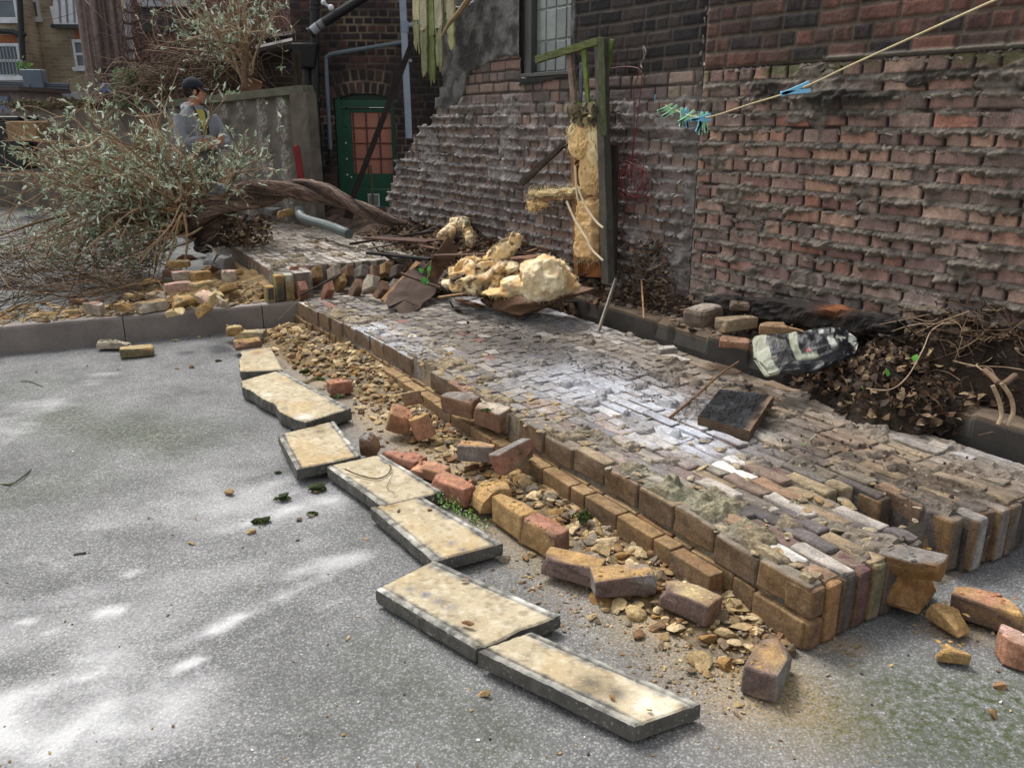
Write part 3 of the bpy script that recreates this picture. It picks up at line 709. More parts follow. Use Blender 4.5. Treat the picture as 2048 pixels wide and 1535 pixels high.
def topcol(base, u, v, seed):
    k = float(dustmap(np.array(u), np.array(v))); d = float(dirtmap(np.array(u), np.array(v)))
    c = mix(np.asarray(base), DIRT, d*.6) if d > .05 else np.asarray(base)
    c = np.asarray(c).reshape(3)
    c = c*(1-k*.45)+DUST*k*.45
    if v > 1.15: c = c*.55+BEI*.45
    return c
nearend = {0: 0., 1: 0., 2: .0, 3: 0., 4: .0, 5: .0, 6: .01, 7: .02, 8: .42, 9: .40, 10: .30, 11: .05, 12: .0, 13: .02, 14: .0, 15: .0, 16: .0, 17: 0, 18: 0, 19: 0, 20: 0}
for j in range(NV):
    v = j*SCH+SCH/2
    u = nearend[j]
    if u == 0: u += rg.uniform(-.008, .01)
    first = True; hdrow = (j % 2 == 1)
    ue = uend(v)+rg.uniform(-.08, .04)
    while u < ue:
        near = 1.-sm(1.1, 1.9, u-.5*(v > 1.0))
        isH = (rg.rand() > .9*near+.12) if not hdrow else (rg.rand() > .75*near)
        if j == 0: isH = False; first = False
        L = .1025 if isH else .215
        if first: L = .215 if j % 2 == 0 else .1025
        z = TOPZ+rg.uniform(-.004, .004)*(1+2.2*near)-(.02 if near > .5 and rg.rand() < .07 else 0)+.008*float(vn(u*1.5, v*2, seed=4))
        base = np.array(hx((mixed if u < 1.7+.4*rg.rand() else greys)[rg.randint(7 if u > 1.7 else 11)]))
        if rg.rand() < .012: base = hx('#94665c') if v < .9 else hx('#d8d4cc')
        if rg.rand() < .03: base = hx('#e0dcd5')
        tc_ = topcol(base, u+L/2, v, j); skip = False
        # front edge brick: upper layer
        fr_c = mix(OCHD, OCH, rg.rand()).reshape(3)*.78 if j == 0 else base*.8  # brown front coat, darkened in colour because that face is lit less
        dv = bow(u) if j < 3 else bow(u)*(1-(j-2)/4) if j < 6 else 0
        yaw = rg.uniform(-.9, .9)
        if j == 0:
            # gaps where bricks have slid off
            if 2.55 < u < 3.0 or 1.72 < u < 1.80: u += .1; continue
        drop = 0
        d = .1025 if not isH and not first else (.215 if not first else .215)
        hz = .105 if (isH or first) else .052
        zc_ = z-hz
        if first:
            zc_ = z-.108; hz = .108
        M = rot(rg.uniform(-1, 1), rg.uniform(-.8, .8), yaw)
        c = SL(u+L/2, v+dv, zc_)
        lh(mb, c, (L/2-.002, .0345-.003*near*rg.rand(), hz), base*.75, int(rg.randint(9999)), M, faces={(2, 1): tc_, (1, -1): fr_c}, r=.0045+.004*near, w=.0045+.0045*near)
        u += L+.006+.006*near*rg.rand(); first = False
# lower layer: second skin of stretchers seen along the front and the near end
for j, (u0, u1) in {0: (.0, 5.08), -1: (.36, 3.25)}.items():
    u = u0
    while u < u1:
        L = .215 if rg.rand() < .8 else .1025
        v = j*SCH+SCH/2-.004
        base = mix(hx('#7a4f35'), hx('#8d6a42'), rg.rand()).reshape(3)
        cc = mix(OCHD, OCH, rg.rand()).reshape(3)*.8; tp = mix(OCH, OCHL, rg.rand()).reshape(3)*.8  # front coat also darkened in colour for the weaker light on it
        if j == -1 and 2.0 < u < 2.1: u += .1; continue
        lh(lo, SL(u+L/2, v+bow(u)+rg.uniform(-.004, .004), .055), (L/2-.002, .034, .0515), base, int(rg.randint(9999)), rot(rg.uniform(-1, 1), rg.uniform(-.8, .8), rg.uniform(-1, 1)), faces={(1, -1): cc, (2, 1): tp}, r=.006, w=.002)
        u += L+.006
# far stretch: both skins flush, front face of smooth dusty brick
# near end face: upright ends in their own colours
endc = ['#6f4f35', '#84603a', '#23252b', '#4d3035', '#5e5a4a', '#2b2e36', '#6b5a52', '#55534e', None, None, '#3a3026', '#4c4640', '#8f8f8d', '#4a3a34', '#777370', '#55504c']
for j, cn in enumerate(endc):
    if cn is None: continue
    v = j*SCH+SCH/2; u0 = nearend[j]
    hz = .108; zc_ = .112
    two = j in (0, 6, 7, 13)
    for part in ((0, 1) if two else (0,)):
        h2 = .052 if two else hz
        zz = (.055 if part == 0 else .168) if two else zc_
        cc = hx(cn)*(1 if part == 0 else .8)
        if cn == '#5e5a4a' and part == 0: cc = hx('#66614a')
        lh(mb, SL(u0-.012+.05, v+bow(0)*0, zz+.004), (.056, .0335, h2), cc, 900+j*3+part, rot(rg.uniform(-1, 1), rg.uniform(-1, 1), rg.uniform(-2, 2)), faces={(2, 1): topcol(cc*1.5, .05, v, 0), (1, -1): OCH*.8}, r=.012, w=.004, var=.4)
bw_ = mb.build('face_bricks', M_brick, cw, smooth=False); lw_ = lo.build('edge_bricks', M_brick, cw, smooth=False)
# mortar: bed between the bricks plus squeezed lumps
u = np.arange(.0, 5.16, .010); v = np.arange(.0, 1.61, .010); A, B = np.meshgrid(u, v)
n = fbm(A*9, B*9, o=4, seed=310); n2 = fbm(A*35, B*35, o=3, seed=311)
zm = TOPZ-.009+.007*n2
zm = zm+.006*dustmap(A, B); lmp = sm(.60, .74, n+.10*np.exp(-(B/.16)**2)+.04*sm(1.8, .8, A)*sm(1., .5, B)-.06*sm(2.6, 3.2, A)*(B > .35))
zm = zm+lmp*(.016+.022*n2)
grn = np.exp(-(((A-.68)/.3)**2+((B-.10)/.10)**2)); zm = zm+grn*(.012+.03*n2)*sm(.35, .6, n)
Cm = mix(hx('#57504a'), hx('#8d8478'), n2); Cm = mix(Cm, mix(hx('#7d6d55'), hx('#a59475'), n2), lmp*sm(.6, .1, B)*.8)
Cm = mix(Cm, hx('#2e2a27'), sm(.5, .2, n2)*.6*(1-lmp)); Cm = mix(Cm, DUST, dustmap(A, B)*.7); Cm = mix(Cm, DIRT, dirtmap(A, B)*.7)
Cm = mix(Cm, BEI*.8, sm(1.1, 1.3, B)*.4)
Cm = mix(Cm, hx('#8b8a72'), np.clip(grn*1.3, 0, 1)*.7)
inset = sm(0, .03, B)*sm(.0, .04, A-np.array([nearend[min(int(b/SCH), 20)] for b in v])[:, None])*sm(0, .04, 5.12-.10*B-A)
zm = np.where(inset > .3, zm, .0); X = SO[0]+SU[0]*A+SV[0]*(B+bow(A)*sm(.4, .2, B)+.004); Y = SO[1]+SU[1]*A+SV[1]*(B+bow(A)*sm(.4, .2, B)+.004)
mb = MB(); mb.add(np.stack([X, Y, zm], -1), gridq(*A.shape)[:, ::-1], c=Cm.reshape(-1, 3))
rg = np.random.RandomState(5)
for i in range(420):                                    # crusts of loose mortar stuck on the front third
    uu = rg.uniform(.1, 4.7); vv = abs(rg.normal(0, .16))+.02 if uu > 1.6 else rg.uniform(0, .9)
    s_ = rg.uniform(.008, .026); c = topcol(mix(OCHL, hx('#a39c88'), rg.rand()).reshape(3), uu, vv, 0)
    rock(mb, SL(uu, vv+bow(uu), TOPZ+.004), (s_*1.5, s_, s_*.5), i, c*.9, 1)
mb.build('mortar', M_dirt, cw, smooth=False)
# ================================================================== SECOND PIECE, ON THE TERRACE
O2 = np.array([-1.93, 6.73]); U2 = np.array([-.48, .877]); V2 = np.array([.877, .48]); B2 = np.array([[U2[0], V2[0], 0], [U2[1], V2[1], 0], [0, 0, 1]])
def S2(u, v, z): p = O2+U2*u+V2*v; return np.array([p[0], p[1], z])
def l2(mb, c, hd, base, seed, M=None, **k):
    t = MB(); add_brick(t, (0, 0, 0), hd, np.eye(3) if M is None else M, base, seed, **k)
    mb.add(np.concatenate(t.V)@B2.T+np.asarray(c, float), np.concatenate(t.Q)[:, ::-1], c=np.concatenate(t.C))
c2 = thing('collapsed_wall', 'pale slab of collapsed brick wall lying on the raised terrace beyond the kerb', 'collapsed wall', S2(1.5, .6, .3))
mb = MB(); rg = np.random.RandomState(21); T2 = .42
for j in range(20):
    v = j*SCH+SCH/2; u = .04 if j < 4 else .34+rg.uniform(-.06, .06)
    if j in (0, 1): u = .30
    while u < 3.9:
        L = .1025 if rg.rand() < .75 else .215
        base = hx(rg.choice(['#8a8886', '#9a9793', '#757370', '#a39f98', '#857f78'])); k = float(fbm(np.array(u*2.), np.array(v*2.5), o=3, seed=320))
        pal_ = sm(.35, .65, k+.25*np.exp(-((u-.9)/.6)**2)-.12*sm(1.4, 2.2, u))
        tc_ = base*.75*(1-pal_*.7)+hx('#cbc6bd')*pal_*.7
        if u > 1.6: tc_ = tc_*.8
        fc = mix(hx('#8a5a44'), hx('#7d6a58'), rg.rand()).reshape(3)*(.6 if u > 1.3 else 1)
        l2(mb, S2(u+L/2, v, T2-.11+rg.uniform(-.005, .005)), (L/2-.003, .0335, .108), base*.7, int(rg.randint(9999)), rot(rg.uniform(-1.5, 1.5), rg.uniform(-1.5, 1.5), rg.uniform(-2, 2)), faces={(2, 1): tc_, (1, -1): fc}, r=.008, w=.003)
        u += L+.008
mb.build('face_bricks', M_brick, c2)
mb = MB(); lo = MB()
for u in np.arange(.02, 1.9, .222):
    l2(lo, S2(u+.11, -.05, .255), (.106, .034, .052), mix(hx('#8a6544'), hx('#7a4d38'), rg.rand()).reshape(3), int(rg.randint(999)), rot(0, 0, rg.uniform(-2, 2)), faces={(2, 1): OCHL*.8, (1, -1): OCH*.8}, chip=[((-1, -.3, .6), .95)] if u < .3 else None, w=.004)
for i, (cn, vv) in enumerate([('#8f8a5f', -.075), ('#2b3335', .005), ('#7d6d44', .085)]):     # corner bricks with tar-black blots
    hz = .108 if i else .07; zc_ = .315 if i else .27
    l2(lo, S2(.0, vv, zc_), (.055, .036, hz), hx(cn), 33+i, rot(rg.uniform(-2, 2), 0, 0), faces={(2, 1): hx('#a8884e') if i < 2 else hx('#b5b9ac'), (1, -1): hx('#8f8350')}, w=.004, r=.01)
l2(lo, S2(-.057, -.075, .28), (.004, .022, .045), hx('#23292b'), 55, None, w=.002, r=.003)
lo.build('edge_bricks', M_brick, c2)
A, B = np.meshgrid(np.arange(.0, 3.9, .014), np.arange(-.02, 1.53, .014)); n = fbm(A*8, B*8, o=4, seed=330); n2 = fbm(A*30, B*30, o=3, seed=331)
lmp = sm(.66, .8, n+.22*np.exp(-(((A-.45)/.25)**2+((B-.25)/.3)**2))); zm = T2-.009+.006*n2+lmp*(.02+.03*n2)
Cm = mix(hx('#4d4742'), hx('#8f877c'), n2); Cm = mix(Cm, mix(hx('#7b6b52'), hx('#b8aa8c'), n2), lmp*.8); Cm = mix(Cm, hx('#8d6b4c'), np.exp(-(((A-1.3)/.5)**2+((B-.8)/.12)**2))*.5)
uu0 = np.where(B < .28, .04, .36); zm = np.where((A > uu0)&(B > 0)&(B < 1.51), zm, .21)
X = O2[0]+U2[0]*A+V2[0]*B; Y = O2[1]+U2[1]*A+V2[1]*B; mb = MB(); mb.add(np.stack([X, Y, zm], -1), gridq(*A.shape)[:, ::-1], c=Cm.reshape(-1, 3)); mb.build('mortar', M_dirt, c2)

# ================================================================== COPING SLABS
def coping(pts, z, label, seed, th=.055, broken=(), stain=None, tilt=(0, 0, 0, 0), grooves=(1, 1), parent_group='coping slabs laid out in a row', crack=False, extra=None):
    A, B, C_, Dd = [G(p[0], p[1], z+t) for p, t in zip(pts, tilt)]         # A near-left, B along the long front edge, C far end, D back
    nl = max(int(np.linalg.norm(B-A)/.006), 20); nw = max(int(np.linalg.norm(Dd-A)/.006), 16)
    s, t = np.meshgrid(np.linspace(0, 1, nl), np.linspace(0, 1, nw))
    P = A*((1-s)*(1-t))[..., None]+B*(s*(1-t))[..., None]+C_*(s*t)[..., None]+Dd*((1-s)*t)[..., None]
    Lw = np.linalg.norm(Dd-A); Ll = np.linalg.norm(B-A)
    dt = t*Lw; de = np.minimum(t, 1-t)*Lw; dl = np.minimum(s, 1-s)*Ll
    n = fbm(P[..., 0]*9, P[..., 1]*9, o=4, seed=seed); n2 = fbm(P[..., 0]*40, P[..., 1]*40, o=3, seed=seed+1); n3 = fbm(P[..., 0]*110, P[..., 1]*110, o=2, seed=seed+2)
    h = .003*(n-.5)+.002*(n3-.5)
    e = .026
    gr = np.zeros_like(s)
    if grooves[0]: gr = np.maximum(gr, np.exp(-((dt-e-.004*(n-.5))/.0035)**2))
    if grooves[1]: gr = np.maximum(gr, np.exp(-((Lw-dt-e-.004*(n-.5))/.0035)**2))
    h = h-.005*gr
    ed = np.minimum(de, dl); h = h-.006*sm(.008, .0, ed-.004*(n2-.5))
    cream = mix(hx('#9f9072'), hx('#c2b69c'), n)*(.76+.24*fbm(P[..., 0]*22, P[..., 1]*22, o=4, seed=seed+12))[..., None]; cream = mix(cream, hx('#6f634e'), sm(.62, .72, fbm(P[..., 0]*60, P[..., 1]*60, o=2, seed=seed+13))*.5); cream = mix(cream, hx('#a88a58'), sm(.5, .8, fbm(P[..., 0]*5, P[..., 1]*5, seed=seed+5))*.45)
    cream = mix(cream, hx('#d5cfc0'), sm(.6, .8, n2)*.3)
    grey = mix(hx('#5c5b57'), hx('#96938a'), sm(.3,.7,n2)); grey = mix(grey, hx('#d3d1ca'), sm(.6, .75, n)*.7)
    band = np.zeros_like(s)
    if grooves[0]: band = np.maximum(band, sm(e+.012, e-.004, dt+.03*(n-.5)+.02*(n2-.5))*sm(.2, .5, n2+.2))
    if grooves[1]: band = np.maximum(band, sm(e+.024, e-.004, Lw-dt+.05*(n-.5)+.02*(n2-.5)))
    band = np.maximum(band, sm(.010, 0, dl+.02*(n2-.5))*.4)
    C = mix(cream, grey, band)
    C = mix(C, hx('#57564f'), sm(.69, .78, fbm(P[..., 0]*7+9, P[..., 1]*7, o=4, seed=seed+8))*.5)
    C = C*(1-.55*gr)[..., None]
    if stain is not None:
        for (px_, py_, rw_, cn) in stain:
            q = G(px_, py_, z); k = np.exp(-(((P[..., 0]-q[0])**2+(P[..., 1]-q[1])**2)/rw_**2))*(.2+1.3*n2); C = mix(C, hx(cn), np.clip(k, 0, 1)*.8)
    # broken outline: pull the rim in
    def pull(edge, amp, frq):
        nonlocal P
        if edge == 'A': k = sm(.5, 0, t); dr_ = (Dd-A)/Lw
        elif edge == 'D': k = sm(.5, 0, 1-t); dr_ = (A-Dd)/Lw
        elif edge == 'B': k = sm(.3, 0, 1-s); dr_ = (A-B)/Ll
        else: k = sm(.3, 0, s); dr_ = (B-A)/Ll
        q = (s if edge in 'AD' else t)
        P = P+dr_*(k*amp*(fbm(q*frq, q*0+seed, o=4, seed=seed+7)))[..., None]
    for bk in (list(broken) or [('C', .012, 9), ('D', .006, 18), ('A', .005, 18)]): pull(*bk)
    P = P.copy(); P[..., 2] += h
    if extra: P, C = extra(P, C, s, t)
    top = P.reshape(-1, 3); nV = len(top); q = gridq(nw, nl)
    idx = np.arange(nV).reshape(nw, nl); ring = np.concatenate([idx[0, :], idx[1:, -1], idx[-1, -2::-1], idx[-2:0, 0]])
    mb = MB(); mb.add(top, q, c=C.reshape(-1, 3))
    rim = top[ring]; layers = [rim]; cen = (A+C_)/2; m = len(ring)
    cols = []
    for k_, f in enumerate((0, .15, .5, .85, 1.)):
        Lr = rim.copy(); Lr[:, 2] -= th*f
        nn = fbm(rim[:, 0]*45, rim[:, 1]*45, Lr[:, 2]*45, 3, seed+9)-.5
        outw = rim-cen; outw[:, 2] = 0; outw /= np.linalg.norm(outw, axis=1)[:, None]
        Lr = Lr+outw*(nn*(.004 if not broken else .014)*(f > 0)+(.001 if f else 0))[:, None]
        if f == 1: Lr -= outw*.008
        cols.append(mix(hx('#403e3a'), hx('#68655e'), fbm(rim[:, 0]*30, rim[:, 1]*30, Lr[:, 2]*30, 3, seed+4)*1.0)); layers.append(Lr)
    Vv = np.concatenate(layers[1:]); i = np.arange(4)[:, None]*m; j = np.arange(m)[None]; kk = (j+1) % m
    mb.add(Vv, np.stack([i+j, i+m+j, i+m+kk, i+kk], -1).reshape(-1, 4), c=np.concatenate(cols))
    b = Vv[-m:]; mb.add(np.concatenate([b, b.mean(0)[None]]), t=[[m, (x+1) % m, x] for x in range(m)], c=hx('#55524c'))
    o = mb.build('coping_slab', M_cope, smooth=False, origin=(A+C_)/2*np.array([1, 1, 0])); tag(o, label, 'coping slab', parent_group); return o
coping([(950, 1297), (1268, 1450), (1403, 1402), (1062, 1258)], .072, 'cream coping slab nearest the camera, with pale powder on its near corner', 201, stain=[(1180, 1370, .05, '#4a4742'), (1300, 1405, .07, '#d8d2c0'), (1230, 1385, .03, '#4a4742')], tilt=(.012, .0, -.004, .004))
coping([(752, 1176), (958, 1298), (1126, 1230), (868, 1117)], .070, 'cream coping slab second nearest the camera with a long grey smear', 211, stain=[(850, 1190, .02, '#5c6068'), (880, 1202, .022, '#5c6068'), (905, 1214, .02, '#666a70'), (820, 1178, .015, '#6a6d70')], tilt=(.004, 0, 0, .004), broken=[('B', .02, 4)])
coping([(740, 1012), (866, 1120), (1006, 1083), (846, 990)], .078, 'cream coping slab with weeds growing along its far back edge', 221, stain=[(900, 1085, .02, '#6a6d78'), (925, 1098, .018, '#5c6068'), (780, 1010, .04, '#7a6238')], tilt=(.0, .0, .0, .0))
coping([(651, 930), (765, 1011), (889, 980), (764, 905)], .082, 'cream coping slab with a dark dry vine lying across it', 231)
coping([(556, 868), (594, 938), (722, 910), (668, 840)], .085, 'squarish broken coping slab with a brown dirt smudge on top', 241, stain=[(632, 852, .05, '#6a563a'), (640, 862, .03, '#54452f')], broken=[('B', .02, 3)])
def bend(P, C, s, t):
    q = (G(505, 745, .09)-G(467, 765, .09)); k = np.exp(-((s-.5)/.2)**2)*sm(.9, 0, t)
    return P-(G(520, 795, .09)-G(545, 800, .09))*(-k*.55)[..., None], C
coping([(467, 764), (594, 848), (702, 814), (560, 739)], .092, 'longest cream coping slab with a chewed jagged left edge and white chips', 251, th=.07, grooves=(0, 1), broken=[('A', .07, 7)], stain=[(600, 835, .05, '#d6d4cc'), (530, 790, .03, '#d6d4cc')])
coping([(478, 702), (474, 742), (565, 738), (541, 692)], .092, 'short broken coping slab between the longest slab and the kerb', 261, grooves=(0, 0), broken=[('A', .03, 5), ('C', .02, 4)], stain=[(515, 704, .03, '#7a5030')])
# ================================================================== LOOSE BRICKS
CL = {'red': '#96634f', 'orange': '#a8765a', 'ochre': '#a2814f', 'brown': '#755642', 'purple': '#5f4d4b', 'grey': '#72706e', 'pink': '#b8978a', 'dark': '#3c3836', 'pale': '#a89e8e', 'slate': '#666b70', 'yellow': '#b9a67a'}
BN = [0]
def loose(p, q, z, w, h, body, top, label, roll=0, pitch=0, chip=None, end=None, group='loose bricks from the fallen wall', sidec=None, L=None, cat='brick', dz=0, rr=.008, upright=False):
    BN[0] += 1; a = G(p[0], p[1], z); b = G(q[0], q[1], z); d = b-a; yaw = math.degrees(math.atan2(d[1], d[0])); L = L or min(np.linalg.norm(d), .225)
    c = (a+b)/2+np.array([0, 0, dz]); mb = MB(); bc = hx(CL.get(body, body)); fc = {(2, 1): hx(CL.get(top, top))}
    if end: fc[(0, -1)] = hx(CL.get(end, end)); fc[(0, 1)] = hx(CL.get(end, end))
    if sidec: fc[(1, -1)] = hx(CL.get(sidec, sidec)); fc[(1, 1)] = fc[(1, -1)]
    rgc = np.random.RandomState(BN[0]+77); chip = list(chip or [])+[((rgc.choice([-1, 1]), rgc.choice([-1, 1])*rgc.uniform(.4, 1), rgc.uniform(.2, 1)), rgc.uniform(1.15, 1.4)), ((rgc.choice([-1, 1])*.7, rgc.choice([-1, 1]), rgc.uniform(.3, 1)), rgc.uniform(1.15, 1.4))]
    M = rot(0, 0, yaw)@rot(roll, 0, 0)@rot(0, pitch, 0)
    if upright: M = rot(0, 0, yaw)@rot(0, pitch, 0)@rot(roll, 0, 0)
    add_brick(mb, (0, 0, 0), (L/2, w/2, h/2), M, bc, 500+BN[0], faces=fc, chip=chip, r=rr, w=.0045, var=.3)
    rgx = np.random.RandomState(BN[0]); tz = fc[(2, 1)]
    for k in range(7):                                  # crumbs of mortar still stuck on
        lp = np.array([rgx.uniform(-L/2, L/2)*.8, rgx.uniform(-w/2, w/2)*.8, h/2]); rock(mb, M@lp, (rgx.uniform(.006, .016), rgx.uniform(.006, .014), .004), BN[0]*31+k, tz*rgx.uniform(.8, 1.15), 1)
    o = mb.build('brick', M_brick); o.location = tuple(c); tag(o, label, cat, group); return o
loose((657, 775), (703, 768), .06, .09, .08, 'red', 'orange', 'small red brick half lying alone in the rubble left of the long slab', sidec='red', chip=[((1, .3, .4), .9)])
loose((808, 795), (845, 795), .17, .10, .07, 'brown', 'yellow', 'brick with a bright yellow mortar top tilted against the slab edge', pitch=-12, roll=-18)
loose((776, 838), (824, 838), .10, .10, .12, 'orange', 'orange', 'orange brick standing on edge, left one of a leaning pair', roll=20, pitch=20, end='ochre')
loose((826, 855), (862, 850), .09, .10, .12, 'orange', 'ochre', 'orange brick standing on edge, right one of a leaning pair', roll=-15, pitch=-15)
loose((722, 886), (756, 888), .075, .08, .10, 'brown', 'grey', 'grey topped brick end behind the squarish coping slab', roll=14, chip=[((1, .2, .6), .8)])
loose((778, 905), (842, 925), .06, .10, .045, 'red', 'red', 'flat red brick sliver behind the vine-crossed coping slab', chip=[((-1, .4, .3), .8)])
loose((826, 930), (892, 950), .06, .09, .06, 'orange', 'orange', 'orange brick lying just left of the clean red brick', chip=[((-1, -.2, .5), .8)])
loose((872, 965), (944, 990), .075, .10, .085, 'red', 'orange', 'clean red brick lying behind the weeds of the coping slab', sidec='red', end='red')
loose((952, 1000), (1015, 985), .08, .10, .11, 'ochre', 'ochre', 'ochre coated brick standing on edge right of the clean red brick', pitch=10, chip=[((-1, 0, .5), .8)])
loose((998, 1010), (1062, 1055), .075, .085, .12, 'brown', 'ochre', 'left brick of two still joined end to end beside the slab', sidec='ochre')
loose((1052, 1050), (1124, 1092), .07, .085, .12, 'brown', 'red', 'right brick of two joined end to end, with a sooty red top', sidec='ochre')
loose((1090, 1118), (1205, 1148), .065, .10, .075, 'purple', 'ochre', 'left ochre topped brick of three end to end by the asphalt', sidec='purple')
loose((1180, 1165), (1312, 1155), .065, .10, .075, 'grey', 'ochre', 'middle ochre topped brick of three end to end by the asphalt', sidec='purple')
loose((1332, 1180), (1430, 1222), .065, .10, .08, 'purple', 'yellow', 'right ochre topped brick of three, purple sided', sidec='purple', end='brown')
loose((1552, 1300), (1518, 1370), .055, .105, .095, 'purple', 'ochre', 'purple grey brick with an ochre top alone in front of the slab corner', sidec='grey', end='purple', L=.19)
loose((918, 900), (990, 905), .10, .10, .08, 'grey', 'ochre', 'ochre topped brick with a grey side beside the upended brick', sidec='grey', end='orange', roll=-8)
loose((1000, 945), (1050, 880), .155, .10, .075, 'brown', 'brown', 'brick leaning upended against the slab edge', pitch=-38, sidec='grey', end='red', L=.2, roll=70)
loose((893, 800), (952, 815), .205, .10, .10, 'brown', 'grey', 'left of two tilted bricks perched on the front edge of the slab', sidec='brown', roll=8)
loose((958, 822), (1012, 840), .195, .10, .11, 'brown', 'pale', 'right of two tilted bricks perched on the slab edge, mossy on top', sidec='brown', roll=6)
loose((1912, 1195), (2048, 1240), .06, .11, .09, 'ochre', 'orange', 'big ochre brick lying at the right edge of the picture', sidec='#5a443a', end='ochre', L=.22, chip=[((1, .5, .3), .9)])
loose((1868, 1215), (1935, 1255), .05, .08, .06, 'ochre', 'ochre', 'broken wedge of brick beside the big ochre brick', chip=[((1, .2, .5), .5), ((-1, .6, .2), .7)])
loose((1992, 1285), (2080, 1310), .05, .10, .09, 'orange', 'pink', 'rounded orange brick cut off by the lower right picture edge', chip=[((-1, -.6, 0), .9)])
loose((1870, 1300), (1935, 1308), .03, .07, .045, 'ochre', 'ochre', 'flat ochre brick flake lying in front of the big ochre brick', chip=[((1, 1, .5), .6), ((-1, .5, .2), .6)])
loose((1800, 1190), (1850, 1110), .12, .16, .16, '#7a5526', '#8f6a30', 'rough lump of orange mortar and brick wedged in the notch of the slab end', chip=[((-1, -.4, .6), .5), ((1, -.6, .4), .6), ((-.2, -1, .2), .6)], L=.26, group=None, cat='rubble lump', rr=.02)
loose((1790, 1118), (1855, 1135), .20, .12, .08, '#7a5526', 'grey', 'grey topped brick jutting from the notch of the slab end', chip=[((.3, -1, -.3), .7)], L=.2)
loose((236, 705), (312, 698), .04, .10, .065, 'ochre', 'yellow', 'mossy sided brick on the asphalt in front of the kerb', sidec='#6b6244')
loose((182, 688), (272, 686), .045, .10, .055, 'pale', '#5c6148', 'pebbly moss topped brick against the foot of the kerb', sidec='pale', chip=[((1, .1, .6), .8)])
loose((470, 668), (532, 668), .06, .11, .06, 'yellow', 'yellow', 'cream topped brick at the far end of the coping row', end='grey')
loose((452, 662), (486, 660), .09, .10, .08, 'ochre', 'yellow', 'rounded ochre lump of brick at the far left end of the coping row', rr=.025)
loose((468, 690), (522, 684), .075, .12, .06, 'brown', 'ochre', 'reddish stained brick leaning on the short broken coping slab', rr=.015)
z = .26
loose((172, 612), (216, 620), z-.01, .10, .085, 'pale', 'pink', 'whitish brick end with a red scrawl near the kerb top', chip=[((1, .3, -.1), .7)], end='pale')
loose((80, 628), (118, 628), z-.045, .05, .03, 'yellow', 'ochre', 'leftmost thin mortar flake lying on the kerb top', cat='mortar flake')
loose((122, 626), (158, 622), z-.04, .06, .035, 'yellow', 'ochre', 'second mortar flake from the left on the kerb top', cat='mortar flake')
loose((262, 618), (344, 605), z-.01, .10, .08, 'pale', 'ochre', 'long grey pebbly brick with a crumbling ochre top above the kerb', sidec='pale')
loose((225, 592), (325, 585), z+.0, .14, .035, 'yellow', 'ochre', 'flat plate of ochre mortar on the terrace pile', cat='mortar plate', chip=[((1, .4, 0), .8), ((-1, -.3, 0), .8)])
loose((142, 600), (172, 602), z-.03, .06, .04, 'brown', 'brown', 'thin brown brick sliver left of the terrace pile')
loose((328, 575), (382, 570), z+.10, .10, .07, 'pink', 'pink', 'clean pink brick in the middle of the terrace pile')
loose((334, 528), (380, 526), z+.17, .11, .06, 'ochre', 'yellow', 'ochre brick at the top of the terrace pile')
loose((346, 552), (385, 548), z+.13, .10, .07, 'pale', 'pink', 'pale pink brick, left of two side by side on the terrace pile')
loose((384, 552), (420, 548), z+.13, .10, .07, 'ochre', 'ochre', 'ochre brick, right of two side by side on the terrace pile')
loose((394, 588), (434, 604), z+.09, .09, .08, 'pink', 'pink', 'tilted pink brick sliding towards the kerb', roll=25, end='yellow')
loose((444, 552), (472, 550), z+.14, .09, .09, 'pale', 'pink', 'hollowed pale brick near the terrace slab', rr=.012)
loose((408, 522), (440, 508), z+.22, .10, .09, 'slate', 'slate', 'left slate grey lump on the back of the terrace pile', chip=[((1, .3, .6), .7), ((-1, .2, .8), .6)], cat='slate lump')
loose((432, 528), (466, 515), z+.20, .09, .10, 'slate', 'slate', 'right slate grey lump on the back of the terrace pile', roll=12, cat='slate lump', chip=[((1, .4, .5), .8)])
loose((385, 570), (420, 562), z+.14, .09, .03, 'yellow', 'ochre', 'thin mortar slab resting on the clean pink brick', cat='mortar plate', chip=[((1, .6, 0), .7)])
loose((330, 545), (360, 546), z+.10, .10, .06, 'brown', 'brown', 'brown brick half buried on the left of the terrace pile')
loose((436, 432), (470, 424), z+.30, .11, .08, 'slate', 'slate', 'grey brick on the far end of the terrace slab', roll=10)
loose((536, 424), (558, 420), z+.34, .10, .08, 'slate', 'slate', 'grey brick under the arching trunk', roll=15)
loose((560, 428), (580, 424), z+.34, .10, .08, 'ochre', 'yellow', 'yellow ended brick under the arching trunk', roll=-15)
xt = [(360, 600, 26, 'ochre', 'yellow'), (312, 590, 20, 'pale', 'ochre'), (420, 540, 24, 'brown', 'ochre'), (455, 575, 22, 'ochre', 'yellow'), (300, 560, 26, 'ochre', 'ochre'), (372, 512, 24, 'red', 'ochre'), (426, 588, 18, 'yellow', 'yellow'), (468, 548, 18, 'ochre', 'pale'), (350, 622, 18, 'yellow', 'ochre'), (245, 612, 18, 'ochre', 'yellow'), (406, 620, 16, 'ochre', 'ochre'), (440, 602, 20, 'pale', 'yellow')]
rgq = np.random.RandomState(61)
